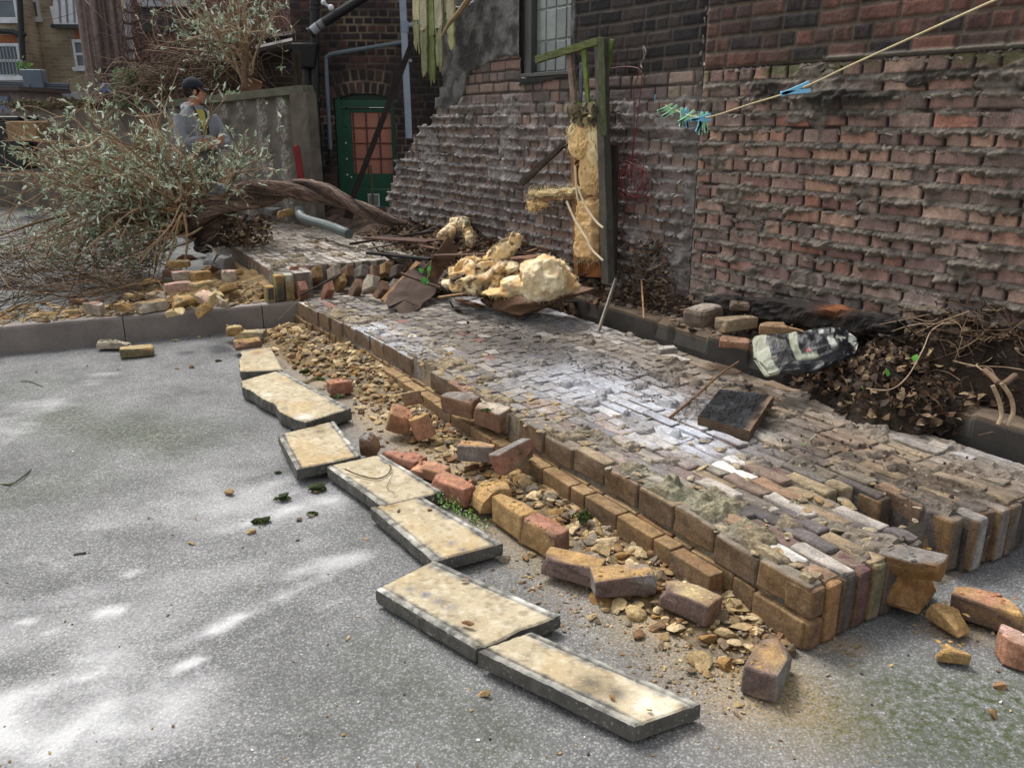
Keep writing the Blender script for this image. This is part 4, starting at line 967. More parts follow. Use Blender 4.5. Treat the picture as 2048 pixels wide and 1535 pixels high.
for i, (x_, y_, w_, b_, t_) in enumerate(xt):
    loose((x_-w_, y_+rgq.uniform(-5, 5)), (x_+w_, y_+rgq.uniform(-5, 5)), .27+.09*sm(620, 520, y_)+.02*i % .03, rgq.uniform(.07, .11), rgq.uniform(.04, .07), b_, t_, 'broken lump of ochre brick or mortar lying in the terrace pile', roll=rgq.uniform(-30, 30), pitch=rgq.uniform(-25, 25), chip=[((1, rgq.uniform(-.5, .5), .5), .6), ((-1, rgq.uniform(-.5, .5), .2), .6)], group='broken lumps in the terrace pile', cat='brick lump')
# planter bricks
loose((1375, 640), (1436, 620), .52, .16, .11, '#5b4f46', '#8a8178', 'large mud caked stone at the left of the planting bed', L=.24, rr=.03, group='bricks in the planting bed')
loose((1430, 650), (1514, 640), .50, .10, .07, '#8f7f66', '#7d6e55', 'whole tan brick lying in the planting bed', group='bricks in the planting bed', L=.24)
loose((1522, 655), (1612, 662), .49, .12, .06, '#8f6f4a', '#8a6e4e', 'flaking orange brown brick right of the whole tan brick', group='bricks in the planting bed', chip=[((1, .2, .6), .7)], L=.26)
loose((1440, 682), (1500, 686), .46, .12, .04, '#8a5f48', '#7b5a46', 'flat reddish tile fragment on the planting bed edge', group='bricks in the planting bed')
loose((1315, 700), (1352, 698), .30, .08, .04, '#8d8a84', '#a7a49c', 'pale flat stone in the gap behind the slab', group='bricks in the planting bed')
loose((1460, 610), (1500, 612), .54, .10, .05, '#4f4238', '#54463a', 'dark earthy brick behind the whole tan brick', group='bricks in the planting bed')
# row of toppled headers at the end of the terrace slab
fr_row = [(604, 585, 'red', 'red', -4), (628, 562, 'brown', 'pink', -5), (655, 585, 'red', 'orange', 6), (680, 568, 'ochre', 'pale', 8), (712, 580, 'brown', 'pale', 12), (735, 572, 'pale', 'pale', 14), (762, 585, 'brown', 'pale', 16), (785, 580, 'grey', 'pale', 18), (806, 545, 'grey', 'grey', 35)]
bk_row = [(585, 548, 'red', 'pink', 0), (606, 545, 'pink', 'pink', 2), (632, 548, 'ochre', 'ochre', 4), (668, 545, 'pale', 'pale', 6), (694, 545, 'brown', 'pale', 8), (722, 545, 'grey', 'pale', 12), (744, 546, 'brown', 'pale', 14), (768, 540, 'ochre', 'grey', 16), (790, 545, 'dark', 'grey', 18), (742, 568, 'pale', 'pale', 20)]
ordn = ['leftmost', 'second', 'third', 'fourth', 'fifth', 'sixth', 'seventh', 'eighth', 'ninth', 'tenth']
for row, nm, zz in ((fr_row, 'front', .27), (bk_row, 'back', .365)):
    for i, (px_, py_, bc, tc_, ln) in enumerate(row):
        c = G(px_, py_, zz); mb = MB(); BN[0] += 1
        yaw = math.degrees(math.atan2(U2[1], U2[0])); M = rot(0, 0, yaw)@rot(ln, 0, 0)@rot(0, 48 if nm == 'front' else 22, 0)
        nm2 = {'red': 'red', 'brown': 'brown', 'ochre': 'ochre', 'pale': 'pale', 'grey': 'grey', 'pink': 'pink', 'dark': 'dark'}[bc]
        add_brick(mb, (0, 0, 0), (.10, .034, .05), M, hx(CL[bc])*.9, 700+BN[0], faces={(2, 1): hx(CL[tc_])*1.1, (0, -1): hx(CL[bc])*.8}, r=.009, w=.004)
        o = mb.build('brick', M_brick); o.location = tuple(c)
        tag(o, f'{nm2} toppled brick, {ordn[i]} from the left in the {nm} row at the terrace slab end', 'brick', 'toppled bricks at the terrace slab end')
# ================================================================== RUBBLE
RC = [OCH, hx('#a08a66'), hx('#8a7350'), hx('#9a8560'), hx('#6a5a48'), hx('#7f7464'), hx('#75593e'), hx('#b39f7c')]
def heap(name, label, n, place, smin, smax, seed, base=None, flat=.55, colors=RC, mat=None, sub=1, pw=2.2):
    rgx = np.random.RandomState(seed); mb = MB()
    if base is not None: base(mb)
    for i in range(n):
        p = place(rgx)
        if p is None: continue
        s_ = smin+(smax-smin)*rgx.rand()**pw
        rock(mb, p, (s_*rgx.uniform(.8, 1.6), s_*rgx.uniform(.7, 1.3), s_*flat*rgx.uniform(.5, 1.5)), seed*1000+i, colors[rgx.randint(len(colors))], sub if s_ > .007 else 0)
    o = mb.build(name, mat or M_brick); tag(o, label, 'rubble', None, 'stuff'); return o
def hgt(u, v):                                            # height of the crumbled mortar bank in front of the slab
    e = sm(-.05, .3, u)*sm(5.2, 4.9, u)
    w_ = .30+.10*np.sin(u*1.7+.6)+.07*sm(2.0, 3.2, u)
    return e*(.025+.05*sm(2.6, 3.6, u))*sm(-w_, -.12, v)*(.5+fbm(u*4, v*4, seed=340))
def bank(mb):
    A, B = np.meshgrid(np.arange(-.1, 5.25, .018), np.arange(-.52, .02, .018)); n = fbm(A*22, B*22, o=3, seed=341); z_ = hgt(A, B)+.02*(n-.5)*sm(0, .02, hgt(A, B))-.006
    X = SO[0]+SU[0]*A+SV[0]*(B+bow(A)); Y = SO[1]+SU[1]*A+SV[1]*(B+bow(A)); C = mix(hx('#54452f'), hx('#857050'), n)
    C = mix(C, hx('#6b665e'), sm(.5, .7, fbm(A*5, B*5, seed=342))*.6)
    mb.add(np.stack([X, Y, z_], -1), gridq(*A.shape)[:, ::-1], c=C.reshape(-1, 3))
def pl(rgx):
    u = rgx.uniform(.0, 5.15); v = -abs(rgx.normal(0, .19)); 
    if v < -.5: return None
    return SL(u, v+bow(u), max(float(hgt(np.array(u), np.array(v))), .004)+.004)
heap('rubble', 'bank of crumbled ochre mortar between the coping slabs and the fallen wall', 5200, pl, .003, .040, 3, bank, pw=4.2)
def pl(rgx):
    k = rgx.uniform(-2.2, .1); l = abs(rgx.normal(.28, .26))+.05; return KX(k, l, TZ+.006+max(0, (.10*sm(-1.3, -.5, np.array(k))*sm(.05, .5, np.array(l)))))
def bank2(mb):
    A, B = np.meshgrid(np.arange(-1.4, -.05, .03), np.arange(.06, 1.4, .03)); n = fbm(A*15, B*15, o=3, seed=345)
    z_ = TZ-.01+.15*sm(-1.35, -.6, A)*sm(.04, .5, B)*sm(1.45, 1.0, B)*(.6+.5*n)
    X = KP[0]+KD[0]*A+KN[0]*B; Y = KP[1]+KD[1]*A+KN[1]*B; mb.add(np.stack([X, Y, z_], -1), gridq(*A.shape), c=mix(hx('#5e4c36'), hx('#8f7850'), n).reshape(-1, 3))
heap('rubble', 'spill of ochre brick crumbs on the terrace beside the kerb', 1100, pl, .006, .045, 4, bank2)
# dusty sand grains near the slab's near corner
def pl(rgx):
    c = [(1500, 1350), (1600, 1290), (1450, 1390), (1920, 1255), (1400, 1270), (1250, 1200), (1060, 1160), (720, 830), (1180, 1230), (1330, 1330)][rgx.randint(10)]
    q = G(*c); return np.array([q[0]+rgx.normal(0, .12), q[1]+rgx.normal(0, .09), .002])
heap('rubble', 'fine sandy crumbs strewn on the asphalt in front of the slab', 1100, pl, .0015, .009, 6)
def pl(rgx):
    x_ = rgx.uniform(0, 2048); y_ = 700+835*rgx.rand()**.8; q = G(x_, y_)
    return np.array([q[0], q[1], .002])
heap('rubble', 'grit scattered thinly over the whole asphalt yard', 420, pl, .002, .006, 7, colors=RC+[hx('#cfccc4'), hx('#3c3a36'), hx('#cfccc4')])
# individually visible fragments on the asphalt
frags = [(382, 1087, .02), (460, 988, .028), (505, 1065, .022), (600, 1040, .018), (622, 1033, .018), (596, 1080, .01), (630, 985, .014), (695, 1278, .011), (968, 1391, .022), (732, 1078, .012), (335, 1230, .008), (298, 1035, .01), (392, 1038, .008), (648, 862, 0.01), (497, 868, .01), (175, 732, .014), (235, 738, .012), (72, 744, .012), (148, 815, .008),
         (385, 735, .024), (355, 738, .016), (430, 680, .0), (352, 682, .024), (378, 678, .02), (398, 675, .018), (418, 672, .016), (1012, 1120, .034), (1052, 1118, .022), (1045, 1165, .014), (1062, 1180, .013), (1208, 1222, .02), (1240, 1215, .036), (1196, 1245, .016), (1120, 1100, .0), (1128, 1260, .013),
         (1286, 1225, .02), (1310, 1235, .018), (1330, 1250, .016), (1465, 1335, .012), (1425, 1360, .01), (1490, 1385, .01), (1655, 1350, .012), (2000, 1375, .024), (1985, 1430, .026), (1780, 1330, .009), (1695, 1305, .012), (1475, 1410, .014), (1075, 1205, .012), (1150, 1140, .0), (930, 1162, .014), (935, 1250, .022), (1210, 1120, .0), (1225, 1395, .010), (1120, 1505, .007), (1300, 1420, .009), (860, 1018, .016), (797, 1022, .014)]
k = 0
for x_, y_, s_ in frags:
    if s_ <= 0: continue
    mb = MB(); k += 1; on = (x_, y_) in [(930, 1162), (935, 1250), (860, 1018), (797, 1022), (1300, 1420), (1225, 1395)]
    zz = .078 if on else 0; p = G(x_, y_, zz)
    rock(mb, (0, 0, s_*.35), (s_*1.2, s_*.8, s_*.5), 60+k, RC[k % 7]*1.1, 2); o = mb.build('mortar_fragment', M_brick); o.location = tuple(p)
    if on: tag(o, 'small ochre mortar fragment resting on top of a cream coping slab', 'fragment', 'fragments lying on the coping slabs')
    else: tag(o, 'small ochre mortar fragment lying loose on the grey asphalt', 'fragment', 'mortar fragments scattered on the asphalt')
for i, (x_, y_, s_, lb) in enumerate([(565, 1000, .034, 'flat green moss clump, left one of a cluster on the asphalt'), (635, 980, .036, 'upper moss clump beside a yellow mortar chip'), (522, 1045, .034, 'round dark moss clump with a pale chip beside it'), (625, 1028, .02, 'small moss clump at the right of the cluster'), (556, 945, .013, 'tiny moss lump nearest the squarish coping slab'), (437, 722, .02, 'round moss lump near the kerb'), (610, 745, .035, 'long moss clump at the edge of the rubble bank'), (1165, 1035, .04, 'moss clump in the rubble bank beside the lower bricks'), (640, 760, .03, 'second moss clump in the rubble bank behind the longest slab'), (676, 795, .028, 'mossy lump against the small red brick half'), (1240, 1190, .026, 'thin moss strip under the three ochre bricks'), (972, 822, .022, 'dark green moss tuft on the tilted perched brick')]):
    mb = MB(); zz = .252 if i == 11 else (.05 if i in (6, 7, 8, 9) else 0)
    rgx = np.random.RandomState(i)
    rock(mb, (0, 0, s_*.35), (s_*1.3, s_*.8, s_*.55), 400+i, hx('#2f3a1c'), 3, rough=.6)
    for q in range(70):
        a = rgx.uniform(0, 6.28); e = rgx.rand()**.5; pp = np.array([math.cos(a)*e*s_*1.2, math.sin(a)*e*s_*.75, s_*.5*(1.2-e*.7)]); rock(mb, pp, (.004, .004, .005), q, [hx('#3c4a20'), hx('#556b2a'), hx('#27301a')][q % 3], 0)
    o = mb.build('moss_clump', M_moss); o.location = tuple(G(x_, y_, zz)); tag(o, lb, 'moss', 'moss clumps')
# ================================================================== PLANTING BED, SOIL, DEBRIS
def wallv(u):                                            # where the old wall stands in the (u, v) frame
    return 2.10-.040*u
def uvw(u, v, z): return SL(u, v, z)
A, B = np.meshgrid(np.arange(-2.2, 10.4, .028), np.arange(.9, 3.6, .028))
n = fbm(A*6, B*6, o=4, seed=400); n2 = fbm(A*25, B*25, o=3, seed=401)
pz = sm(1.85, 1.89, B)*(.335+.15*sm(1.87, 2.06, B)); pz = pz*sm(3.9, 3.7, A)
hz_ = (.285+.27*sm(1.05, 1.8, B+.0*A))*sm(4.35, 4.62, A+.22*(B-1.5))
hz2 = (.30*sm(1.62, 1.95, B)+.22)*sm(3.35, 3.7, A)
ms_ = (.10)*sm(1.58, 1.66, B)*sm(4.4, 4.2, A)*sm(.3, .6, A)
zz = np.maximum.reduce([pz, hz_, hz2*(B > 1.6), ms_])
zz = np.where(zz > .05, zz+.05*(n-.5)+.02*(n2-.5), -.05)
C = mix(hx('#1e1915'), hx('#4a3c31'), n2); C = mix(C, hx('#6a5646'), sm(.5, .7, n)*.5)
X = SO[0]+SU[0]*A+SV[0]*B; Y = SO[1]+SU[1]*A+SV[1]*B
msk = (zz > -.04) & (Y < 10.95); mk_ = msk[:-1, :-1] & msk[1:, 1:] & msk[:-1, 1:] & msk[1:, :-1]
V, q, C_ = compact(np.stack([X, Y, zz], -1).reshape(-1, 3), gridq(*A.shape, mask=mk_)[:, ::-1], C.reshape(-1, 3))
mb = MB(); mb.add(V, q, c=C_); o = mb.build('soil', M_dirt, smooth=True); tag(o, 'dark crumbly soil and rotted debris along the foot of the old wall', 'soil', kind='stuff')
def gz(u, v):
    i = int(np.clip((v-.9)/.028, 0, A.shape[0]-1)); j = int(np.clip((u+2.2)/.028, 0, A.shape[1]-1)); return max(float(zz[i, j]), 0)
mb = MB()                                                # concrete edging of the bed
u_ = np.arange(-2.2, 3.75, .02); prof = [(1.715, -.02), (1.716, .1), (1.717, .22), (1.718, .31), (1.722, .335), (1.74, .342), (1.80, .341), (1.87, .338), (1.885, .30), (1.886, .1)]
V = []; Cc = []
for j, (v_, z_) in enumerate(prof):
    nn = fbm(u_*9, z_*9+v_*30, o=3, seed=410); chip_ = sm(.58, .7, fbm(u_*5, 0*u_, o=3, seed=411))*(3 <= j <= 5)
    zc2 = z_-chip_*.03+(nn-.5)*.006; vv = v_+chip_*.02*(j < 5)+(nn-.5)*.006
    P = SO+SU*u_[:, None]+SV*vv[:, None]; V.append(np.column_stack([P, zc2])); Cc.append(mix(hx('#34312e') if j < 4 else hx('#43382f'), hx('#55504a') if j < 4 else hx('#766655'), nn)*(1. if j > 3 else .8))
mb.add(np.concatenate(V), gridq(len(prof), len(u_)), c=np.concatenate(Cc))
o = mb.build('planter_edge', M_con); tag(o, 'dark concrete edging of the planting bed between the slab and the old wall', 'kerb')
# ---- leaves
def leaf(mb, c, size, M, col, wr=.38, curl=.3, seed=0):
    ys = [0, .3, .65, 1.]; ws = [0.04, wr, wr*.75, .02]; V = []
    for y, w_ in zip(ys, ws):
        zc = curl*math.sin(y*2.4)
        V += [(-w_, y, zc+w_*.5*curl*2), (0, y, zc), (w_, y, zc+w_*.5*curl*2)]
    V = np.array(V)*size; V = V@M.T+np.asarray(c)
    q = [[3*i+j, 3*i+j+1, 3*i+j+4, 3*i+j+3] for i in range(3) for j in range(2)]
    mb.add(V, q, c=col)
DL = [hx(c) for c in ('#4a3a2e', '#5d4a3a', '#6e5643', '#7d664e', '#3a2f27', '#8a745a', '#2f2823', '#544436', '#a08a6c', '#473a30')]
def litter(name, label, n, place, smin, smax, seed, cols=DL):
    rgx = np.random.RandomState(seed); mb = MB()
    for i in range(n):
        p = place(rgx)
        if p is None: continue
        M = rot(rgx.uniform(-60, 60), rgx.uniform(-60, 60), rgx.uniform(0, 360))
        leaf(mb, p, rgx.uniform(smin, smax), M, cols[rgx.randint(len(cols))]*rgx.uniform(.7, 1.2), rgx.uniform(.25, .5), rgx.uniform(-.5, .6))
    o = mb.build(name, M_dead); tag(o, label, 'leaf litter', None, 'stuff'); return o
def lh_(u, v):                                           # top of the leaf heap
    a = .24*np.exp(-((u-.98)/.36)**2)*sm(1.36, 1.70, v+.03*math.sin(u*9))+.0
    b = .26*sm(1.84, 1.96, v)*sm(1.5, .7, u)
    return a, b
def pl(rgx):
    u = rgx.uniform(-.9, 1.55); v = rgx.uniform(1.34, 2.08)
    a, b = lh_(u, v)
    if v < 1.84 and (a < .05 or u < .52+.05*math.sin(v*40)): return None
    base = max(gz(u, v), .235 if v < 1.6 else .12)
    top_ = max(base+b, .23+a*1.3 if a > .03 else 0)
    if v > 1.72: top_ = max(top_, .35+a*.5)
    return SL(u, v, top_*rgx.uniform(.8, 1.0)+rgx.uniform(-.01, .03))
litter('leaf_litter', 'heap of curled brown dead leaves spilling from the planting bed over the slab', 3600, pl, .022, .062, 41)
# solid core under the leaf heap
A2, B2_ = np.meshgrid(np.arange(-.9, 1.6, .03), np.arange(1.40, 2.09, .03)); Zc = np.zeros_like(A2)
for i in range(A2.shape[0]):
    for j in range(A2.shape[1]):
        a, b = lh_(A2[i, j], B2_[i, j]); base = gz(A2[i, j], B2_[i, j]); v_ = B2_[i, j]
        t = max(base+b*.7, (.17+a*1.2) if a > .04 and A2[i, j] > .56 else -.1); 
        if v_ > 1.86 or (v_ > 1.72 and A2[i, j] > .56): t = max(t, .33+a*.4)
        elif A2[i, j] <= .56: t = -.1
        Zc[i, j] = t
Zc += .03*(fbm(A2*15, B2_*15, seed=420)-.5); m_ = Zc > 0; m_ = m_[:-1, :-1] & m_[1:, 1:] & m_[:-1, 1:] & m_[1:, :-1]
V, q, C_ = compact(np.stack([SO[0]+SU[0]*A2+SV[0]*B2_, SO[1]+SU[1]*A2+SV[1]*B2_, Zc], -1).reshape(-1, 3), gridq(*A2.shape, mask=m_)[:, ::-1], mix(hx('#1c1713'), hx('#382c22'), fbm(A2*20, B2_*20, seed=421)).reshape(-1, 3))
mb = MB(); mb.add(V, q, c=C_); o = mb.build('soil', M_dirt); tag(o, 'dark humus under the heap of dead leaves', 'soil', kind='stuff')
def pl(rgx):
    u = rgx.uniform(1.4, 3.9); v = rgx.choice([rgx.uniform(1.6, 1.72), rgx.uniform(1.78, 2.04), rgx.uniform(1.9, 2.04)]); return SL(u, v, gz(u, v)+rgx.uniform(0, .035))
litter('leaf_litter', 'thin scatter of dead leaves on the soil of the planting bed', 700, pl, .018, .045, 42)
def pl(rgx):                                             # crumbs on the back half of the slab
    u = rgx.uniform(.1, 3.9); v = rgx.uniform(.75, 1.55)
    if rgx.rand() > float(dirtmap(np.array(u), np.array(v)))*1.1: return None
    return SL(u, v, TOPZ+.012)
litter('leaf_litter', 'small shreds of leaf and twig scattered over the back of the fallen slab', 1500, pl, .006, .022, 43, DL+[hx('#a89880')])
# ---- twigs / roots in the bed and debris heap
def twigs(name, label, n, place, L, r, seed, cols):
    rgx = np.random.RandomState(seed); mb = MB()
    for i in range(n):
        p = place(rgx)
        if p is None: continue
        d = rgx.normal(size=3)*[1, 1, .35]; d /= np.linalg.norm(d); ln = L*rgx.uniform(.4, 1.3)
        P = [p+d*ln*t+rgx.normal(size=3)*ln*.07*(t > 0) for t in (0, .33, .66, 1)]
        tube(mb, spline(P, 6), np.linspace(r, r*.4, 6)*rgx.uniform(.6, 1.4), 4, cols[rgx.randint(len(cols))]*rgx.uniform(.8, 1.2), cap=False)
    o = mb.build(name, M_twig); tag(o, label, 'twigs', None, 'stuff'); return o
TW = [hx('#3a2c22'), hx('#54402f'), hx('#6e5a45'), hx('#2b221c'), hx('#8a7660')]
def pl(rgx):
    u = rgx.uniform(-.6, 3.9); v = rgx.uniform(1.62, 2.05); a, b = lh_(u, v)
    if v < 1.84 and u < .56: return None
    return SL(u, v, max(gz(u, v)+b, (.24+a) if a > .05 else 0)+.015)
twigs('twigs', 'tangle of thin dark twigs in the planting bed', 520, pl, .13, .0022, 44, TW)
def pl(rgx):
    u = rgx.uniform(3.6, 7.2); v = rgx.uniform(1.05, 2.0); return SL(u, v, gz(u, v)+.02)
twigs('twigs', 'tangle of roots and splinters around the fallen insulation', 750, pl, .2, .004, 45, TW)
def pl(rgx):
    u = rgx.uniform(3.7, 7.0); v = rgx.uniform(1.0, 2.0); return SL(u, v, gz(u, v)+rgx.uniform(0, .05))
litter('leaf_litter', 'dead leaves and rotten wood shreds around the fallen insulation', 1500, pl, .02, .08, 46)
def pl(rgx):                                             # roots hanging on the wall left of the joint
    p = Wp(rgx.uniform(1255, 1335), rgx.uniform(480, 640), rgx.uniform(.01, .12)); return p
twigs('twigs', 'dark dry root mass clinging to the wall foot right of the wooden post', 260, pl, .09, .003, 47, TW)
litter('leaf_litter', 'dry leaves caught in the root mass at the wall foot', 260, pl, .02, .05, 48)
def pl(rgx):
    u = rgx.uniform(-.9, .95); v = rgx.uniform(1.86, 2.05); a, b = lh_(u, v); return SL(u, v, gz(u, v)+b*rgx.uniform(.7, 1.15)+.02)
twigs('twigs', 'tall tangle of roots and stalks against the foot of the red wall', 420, pl, .26, .0042, 145, TW)
EC = [hx('#5a4c40'), hx('#6e6052'), hx('#453a31'), hx('#7d7062'), hx('#8a6a4e'), hx('#39302a')]
def pl(rgx):
    u = rgx.uniform(1.2, 3.95); v = rgx.choice([rgx.uniform(1.73, 2.04), rgx.uniform(1.85, 2.04)]); return SL(u, v, max(gz(u, v), .335 if v < 1.88 else 0)+.008)
heap('rubble', 'clods of earth and mortar along the concrete edging of the planting bed', 620, pl, .006, .05, 146, colors=EC, pw=2.6)
def pl(rgx):
    u = rgx.uniform(1.3, 3.6); v = rgx.uniform(1.59, 1.71); return SL(u, v, .10+rgx.uniform(0, .07))
twigs('twigs', 'dark twigs filling the gap between slab and concrete edging', 260, pl, .12, .0026, 147, TW)
# ---- single pieces of wood
WB = hx('#5a4436'); WG = hx('#7a7068'); WL = hx('#9c8468')
def board(name, a, b, w, t, col, label, cat='board', up=(0, 0, 1), group=None, mat=None, jag=.25, seed=0, wob_=.004, taper=1., kind=None):
    mb = MB(); a = np.asarray(a, float); b = np.asarray(b, float); plank(mb, a-a, b-a, w, t, up, col, wob_, seed, taper, jag=jag)
    o = mb.build(name, mat or M_wood); o.location = tuple(a); tag(o, label, cat, group); return o
GRP = 'broken boards in the debris heap'
board('board', G(742, 474, .55), G(866, 482, .62), .20, .012, hx('#4a342a'), 'wide reddish brown panel lying beyond the toppled bricks', seed=1, group=GRP)
board('board', G(700, 487, .52), G(868, 462, .62), .035, .02, hx('#2e2420'), 'long dark batten crossing the far edge of the terrace slab', seed=2, group=GRP)
board('board', G(738, 505, .53), G(862, 518, .55), .07, .02, hx('#211c1a'), 'charred black board end just behind the toppled bricks', seed=3, group=GRP)
board('board', G(735, 497, .54), G(838, 478, .56), .02, .015, hx('#7d7168'), 'thin grey lath above the charred board end', seed=4, group=GRP)
board('board', G(768, 602, .30), G(838, 524, .46), .06, .012, hx('#8a6a4a'), 'pale narrow strip of wood along the stained panel', seed=5, group=GRP, up=(.3, -.3, 1))
board('board', G(800, 612, .27), G(868, 535, .45), .28, .012, hx('#4d3f37'), 'stained brown panel with a curled edge leaning towards the slab', seed=6, group=GRP, up=(.35, -.25, 1), wob_=.018, jag=.5)
board('board', G(862, 548, .45), G(905, 488, .62), .14, .012, hx('#57402f'), 'short brown board standing steeply in the middle of the debris', seed=7, group=GRP, up=(.6, -.6, .4))
board('board', G(878, 594, .30), G(956, 583, .33), .05, .012, hx('#8f7355'), 'small tan offcut on the slab edge left of the insulation', seed=8, group=GRP)
board('board', G(916, 598, .26), G(964, 614, .26), .06, .012, hx('#6d5038'), 'reddish offcut lying flat on the slab edge', seed=9, group=GRP)
board('board', G(950, 584, .34), G(1022, 618, .28), .09, .012, hx('#5f4a3c'), 'dark brown board end sticking out from under the insulation', seed=10, group=GRP)
board('board', G(870, 510, .58), G(972, 508, .62), .10, .012, hx('#4c3629'), 'dark rotten board behind the crumbled insulation', seed=11, group=GRP)
board('board', G(1000, 520, .55), G(1075, 512, .6), .22, .012, hx('#7d5a48'), 'pinkish brown panel behind the big insulation mound', seed=12, group=GRP)
board('board', G(1040, 515, .56), G(1052, 528, .52), .05, .02, hx('#b5906a'), 'short pale splinter of wood beside the pinkish panel', seed=13, group=GRP)
board('board', G(905, 560, .48), G(985, 520, .60), .05, .02, hx('#3c2d24'), 'dark stick of timber under the upper strip of insulation', seed=14, group=GRP)
board('board', G(800, 545, .5), G(880, 575, .42), .03, .015, hx('#4a382c'), 'thin dark lath between the stained panel and the insulation', seed=15, group=GRP)
mb = MB(); rgx = np.random.RandomState(77)
for i in range(230):
    u = rgx.uniform(3.5, 7.0); v = rgx.uniform(1.0, 1.98); p = SL(u, v, gz(u, v)+rgx.uniform(.0, .07)); d = np.array([rgx.uniform(-1, 1), rgx.uniform(-1, 1), rgx.uniform(-.35, .4)]); d /= np.linalg.norm(d); l = rgx.uniform(.08, .36)
    plank(mb, p, p+d*l, rgx.uniform(.012, .06), rgx.uniform(.004, .012), (rgx.uniform(-.4, .4), rgx.uniform(-.4, .4), 1), [hx('#3a2b22'), hx('#57402f'), hx('#6d5240'), hx('#2a211c'), hx('#7f6650')][i % 5], .003, i, rgx.uniform(.4, 1), 4, .5)
o = mb.build('wood_splinters', M_wood); tag(o, 'rotten wood splinters heaped round the fallen insulation', 'splinters', kind='stuff')
# sheet under the insulation
def sheet(name, pts, th, col, label, cat, group=None, seed=0, mat=None):
    P = [np.asarray(p, float) for p in pts]; n = 24; s, t = np.meshgrid(np.linspace(0, 1, n), np.linspace(0, 1, n))
    T = P[0]*((1-s)*(1-t))[..., None]+P[1]*(s*(1-t))[..., None]+P[2]*(s*t)[..., None]+P[3]*((1-s)*t)[..., None]
    T[..., 2] += .012*(fbm(s*3, t*3, seed=seed)-.5); T[..., :2] += (.02*(fbm(s*9, t*9, seed=seed+1)-.5))[..., None]*((s < .01)|(s > .99)|(t < .01)|(t > .99))[..., None]
    C = np.asarray(col)*(.7+.6*fbm(s*4, t*14, seed=seed+2))[..., None]
    mb = MB(); q = gridq(n, n); V = T.reshape(-1, 3); c0 = V.mean(0); V = V-c0
    mb.add(V, q, c=C.reshape(-1, 3)); mb.add(V-[0, 0, th], q[:, ::-1], c=C.reshape(-1, 3)*.7)
    idx = np.arange(n*n).reshape(n, n); r_ = np.concatenate([idx[0, :], idx[1:, -1], idx[-1, -2::-1], idx[-2:0, 0]]); m = len(r_)
    mb.add(np.concatenate([V[r_], V[r_]-[0, 0, th]]), [[i, i+m, (i+1) % m+m, (i+1) % m] for i in range(m)], c=np.concatenate([C.reshape(-1, 3)[r_]]*2)*.8)
    o = mb.build(name, mat or M_wood); o.location = tuple(c0); tag(o, label, cat, group); return o
sheet('plywood_sheet', [G(985, 612, .29), G(1040, 628, .30), G(1190, 574, .46), G(1000, 556, .45)], .014, hx('#6d5543'), 'upper plywood sheet carrying the big mound of insulation', 'plywood', 'plywood sheets under the insulation', 1)
sheet('plywood_sheet', [G(960, 600, .25), G(1032, 634, .26), G(1168, 583, .42), G(980, 570, .42)], .012, hx('#5b4537'), 'lower plywood sheet, its edge showing under the upper sheet', 'plywood', 'plywood sheets under the insulation', 2)
board('lath', G(1197, 662, .24), Wp(1232, 556, .22), .022, .012, hx('#8a8178'), 'grey lath standing up out of the gap behind the slab', 'lath', up=(.5, -.8, 0), seed=21)
board('lath', G(1288, 636, .40), Wp(1283, 560, .12), .012, .010, hx('#8a6a4c'), 'thin brown lath upright against the root mass', 'lath', up=(.5, -.8, 0), seed=22, group=None)
board('plank', Wp(1042, 366, .25), Wp(1133, 284, .06), .06, .02, hx('#33291f'), 'dark broken plank leaning diagonally on the wall below the window', 'plank', up=tuple(list(WN)+[0]), seed=23, taper=.6)
mb = MB(); a = Wp(1420, 612, .10); b = Wp(1800, 655, .15); P = spline([a, a*.7+b*.3+[0, 0, .02], a*.3+b*.7+[0, 0, .01], b], 70); n = 70; seg = 20; an = np.linspace(0, 2*np.pi, seg, endpoint=False); V = []; C = []
for i in range(n):
    rr_ = .062*(1-.35*sm(.6, 1, i/n))*(1+.9*(fbm(np.cos(an)*2+3, np.sin(an)*2, i*.13, 4, 240)-.5)+.5*(fbm(np.cos(an)*7+3, np.sin(an)*7, i*.5, 3, 241)-.5)); q_ = np.clip(np.cos(an)*1.3, -1, 1); w_ = np.clip(np.sin(an)*1.3, -1, 1)
    V.append(P[i]+(rr_*q_)[:, None]*np.append(WN, 0)+(rr_*w_)[:, None]*np.array([0, 0, 1.])); C.append(mix(hx('#0e0c0b'), hx('#2c2622'), fbm(np.cos(an)*4+3, np.sin(an)*4, i*.4, 3, 242))+(hx('#8a5026')*.8*np.clip(np.sin(an), 0, 1)[:, None]*math.exp(-((i-47)/4.)**2)))
i = np.arange(n-1)[:, None]*seg; j = np.arange(seg)[None]; k = (j+1) % seg; mb.add(np.concatenate(V+[P[:1], P[-1:]]), np.stack([i+j, i+k, i+seg+k, i+seg+j], -1).reshape(-1, 4), [[n*seg, (x+1) % seg, x] for x in range(seg)]+[[n*seg+1, (n-1)*seg+x, (n-1)*seg+(x+1) % seg] for x in range(seg)], c=np.concatenate(C+[[hx('#14110f')]]*2))
o = mb.build('charred_beam', M_wood); tag(o, 'charred black beam lying along the foot of the red wall', 'beam')
mb = MB(); P = [G(1340, 834, .245), G(1395, 788, .27), G(1440, 748, .33), G(1478, 722, .40)]; tube(mb, spline(P, 14), np.linspace(.008, .006, 14), 7, hx('#6a513c')); o = mb.build('stick', M_twig); tag(o, 'long straight brown stick propped from the slab into the planting bed', 'stick')
mb = MB()
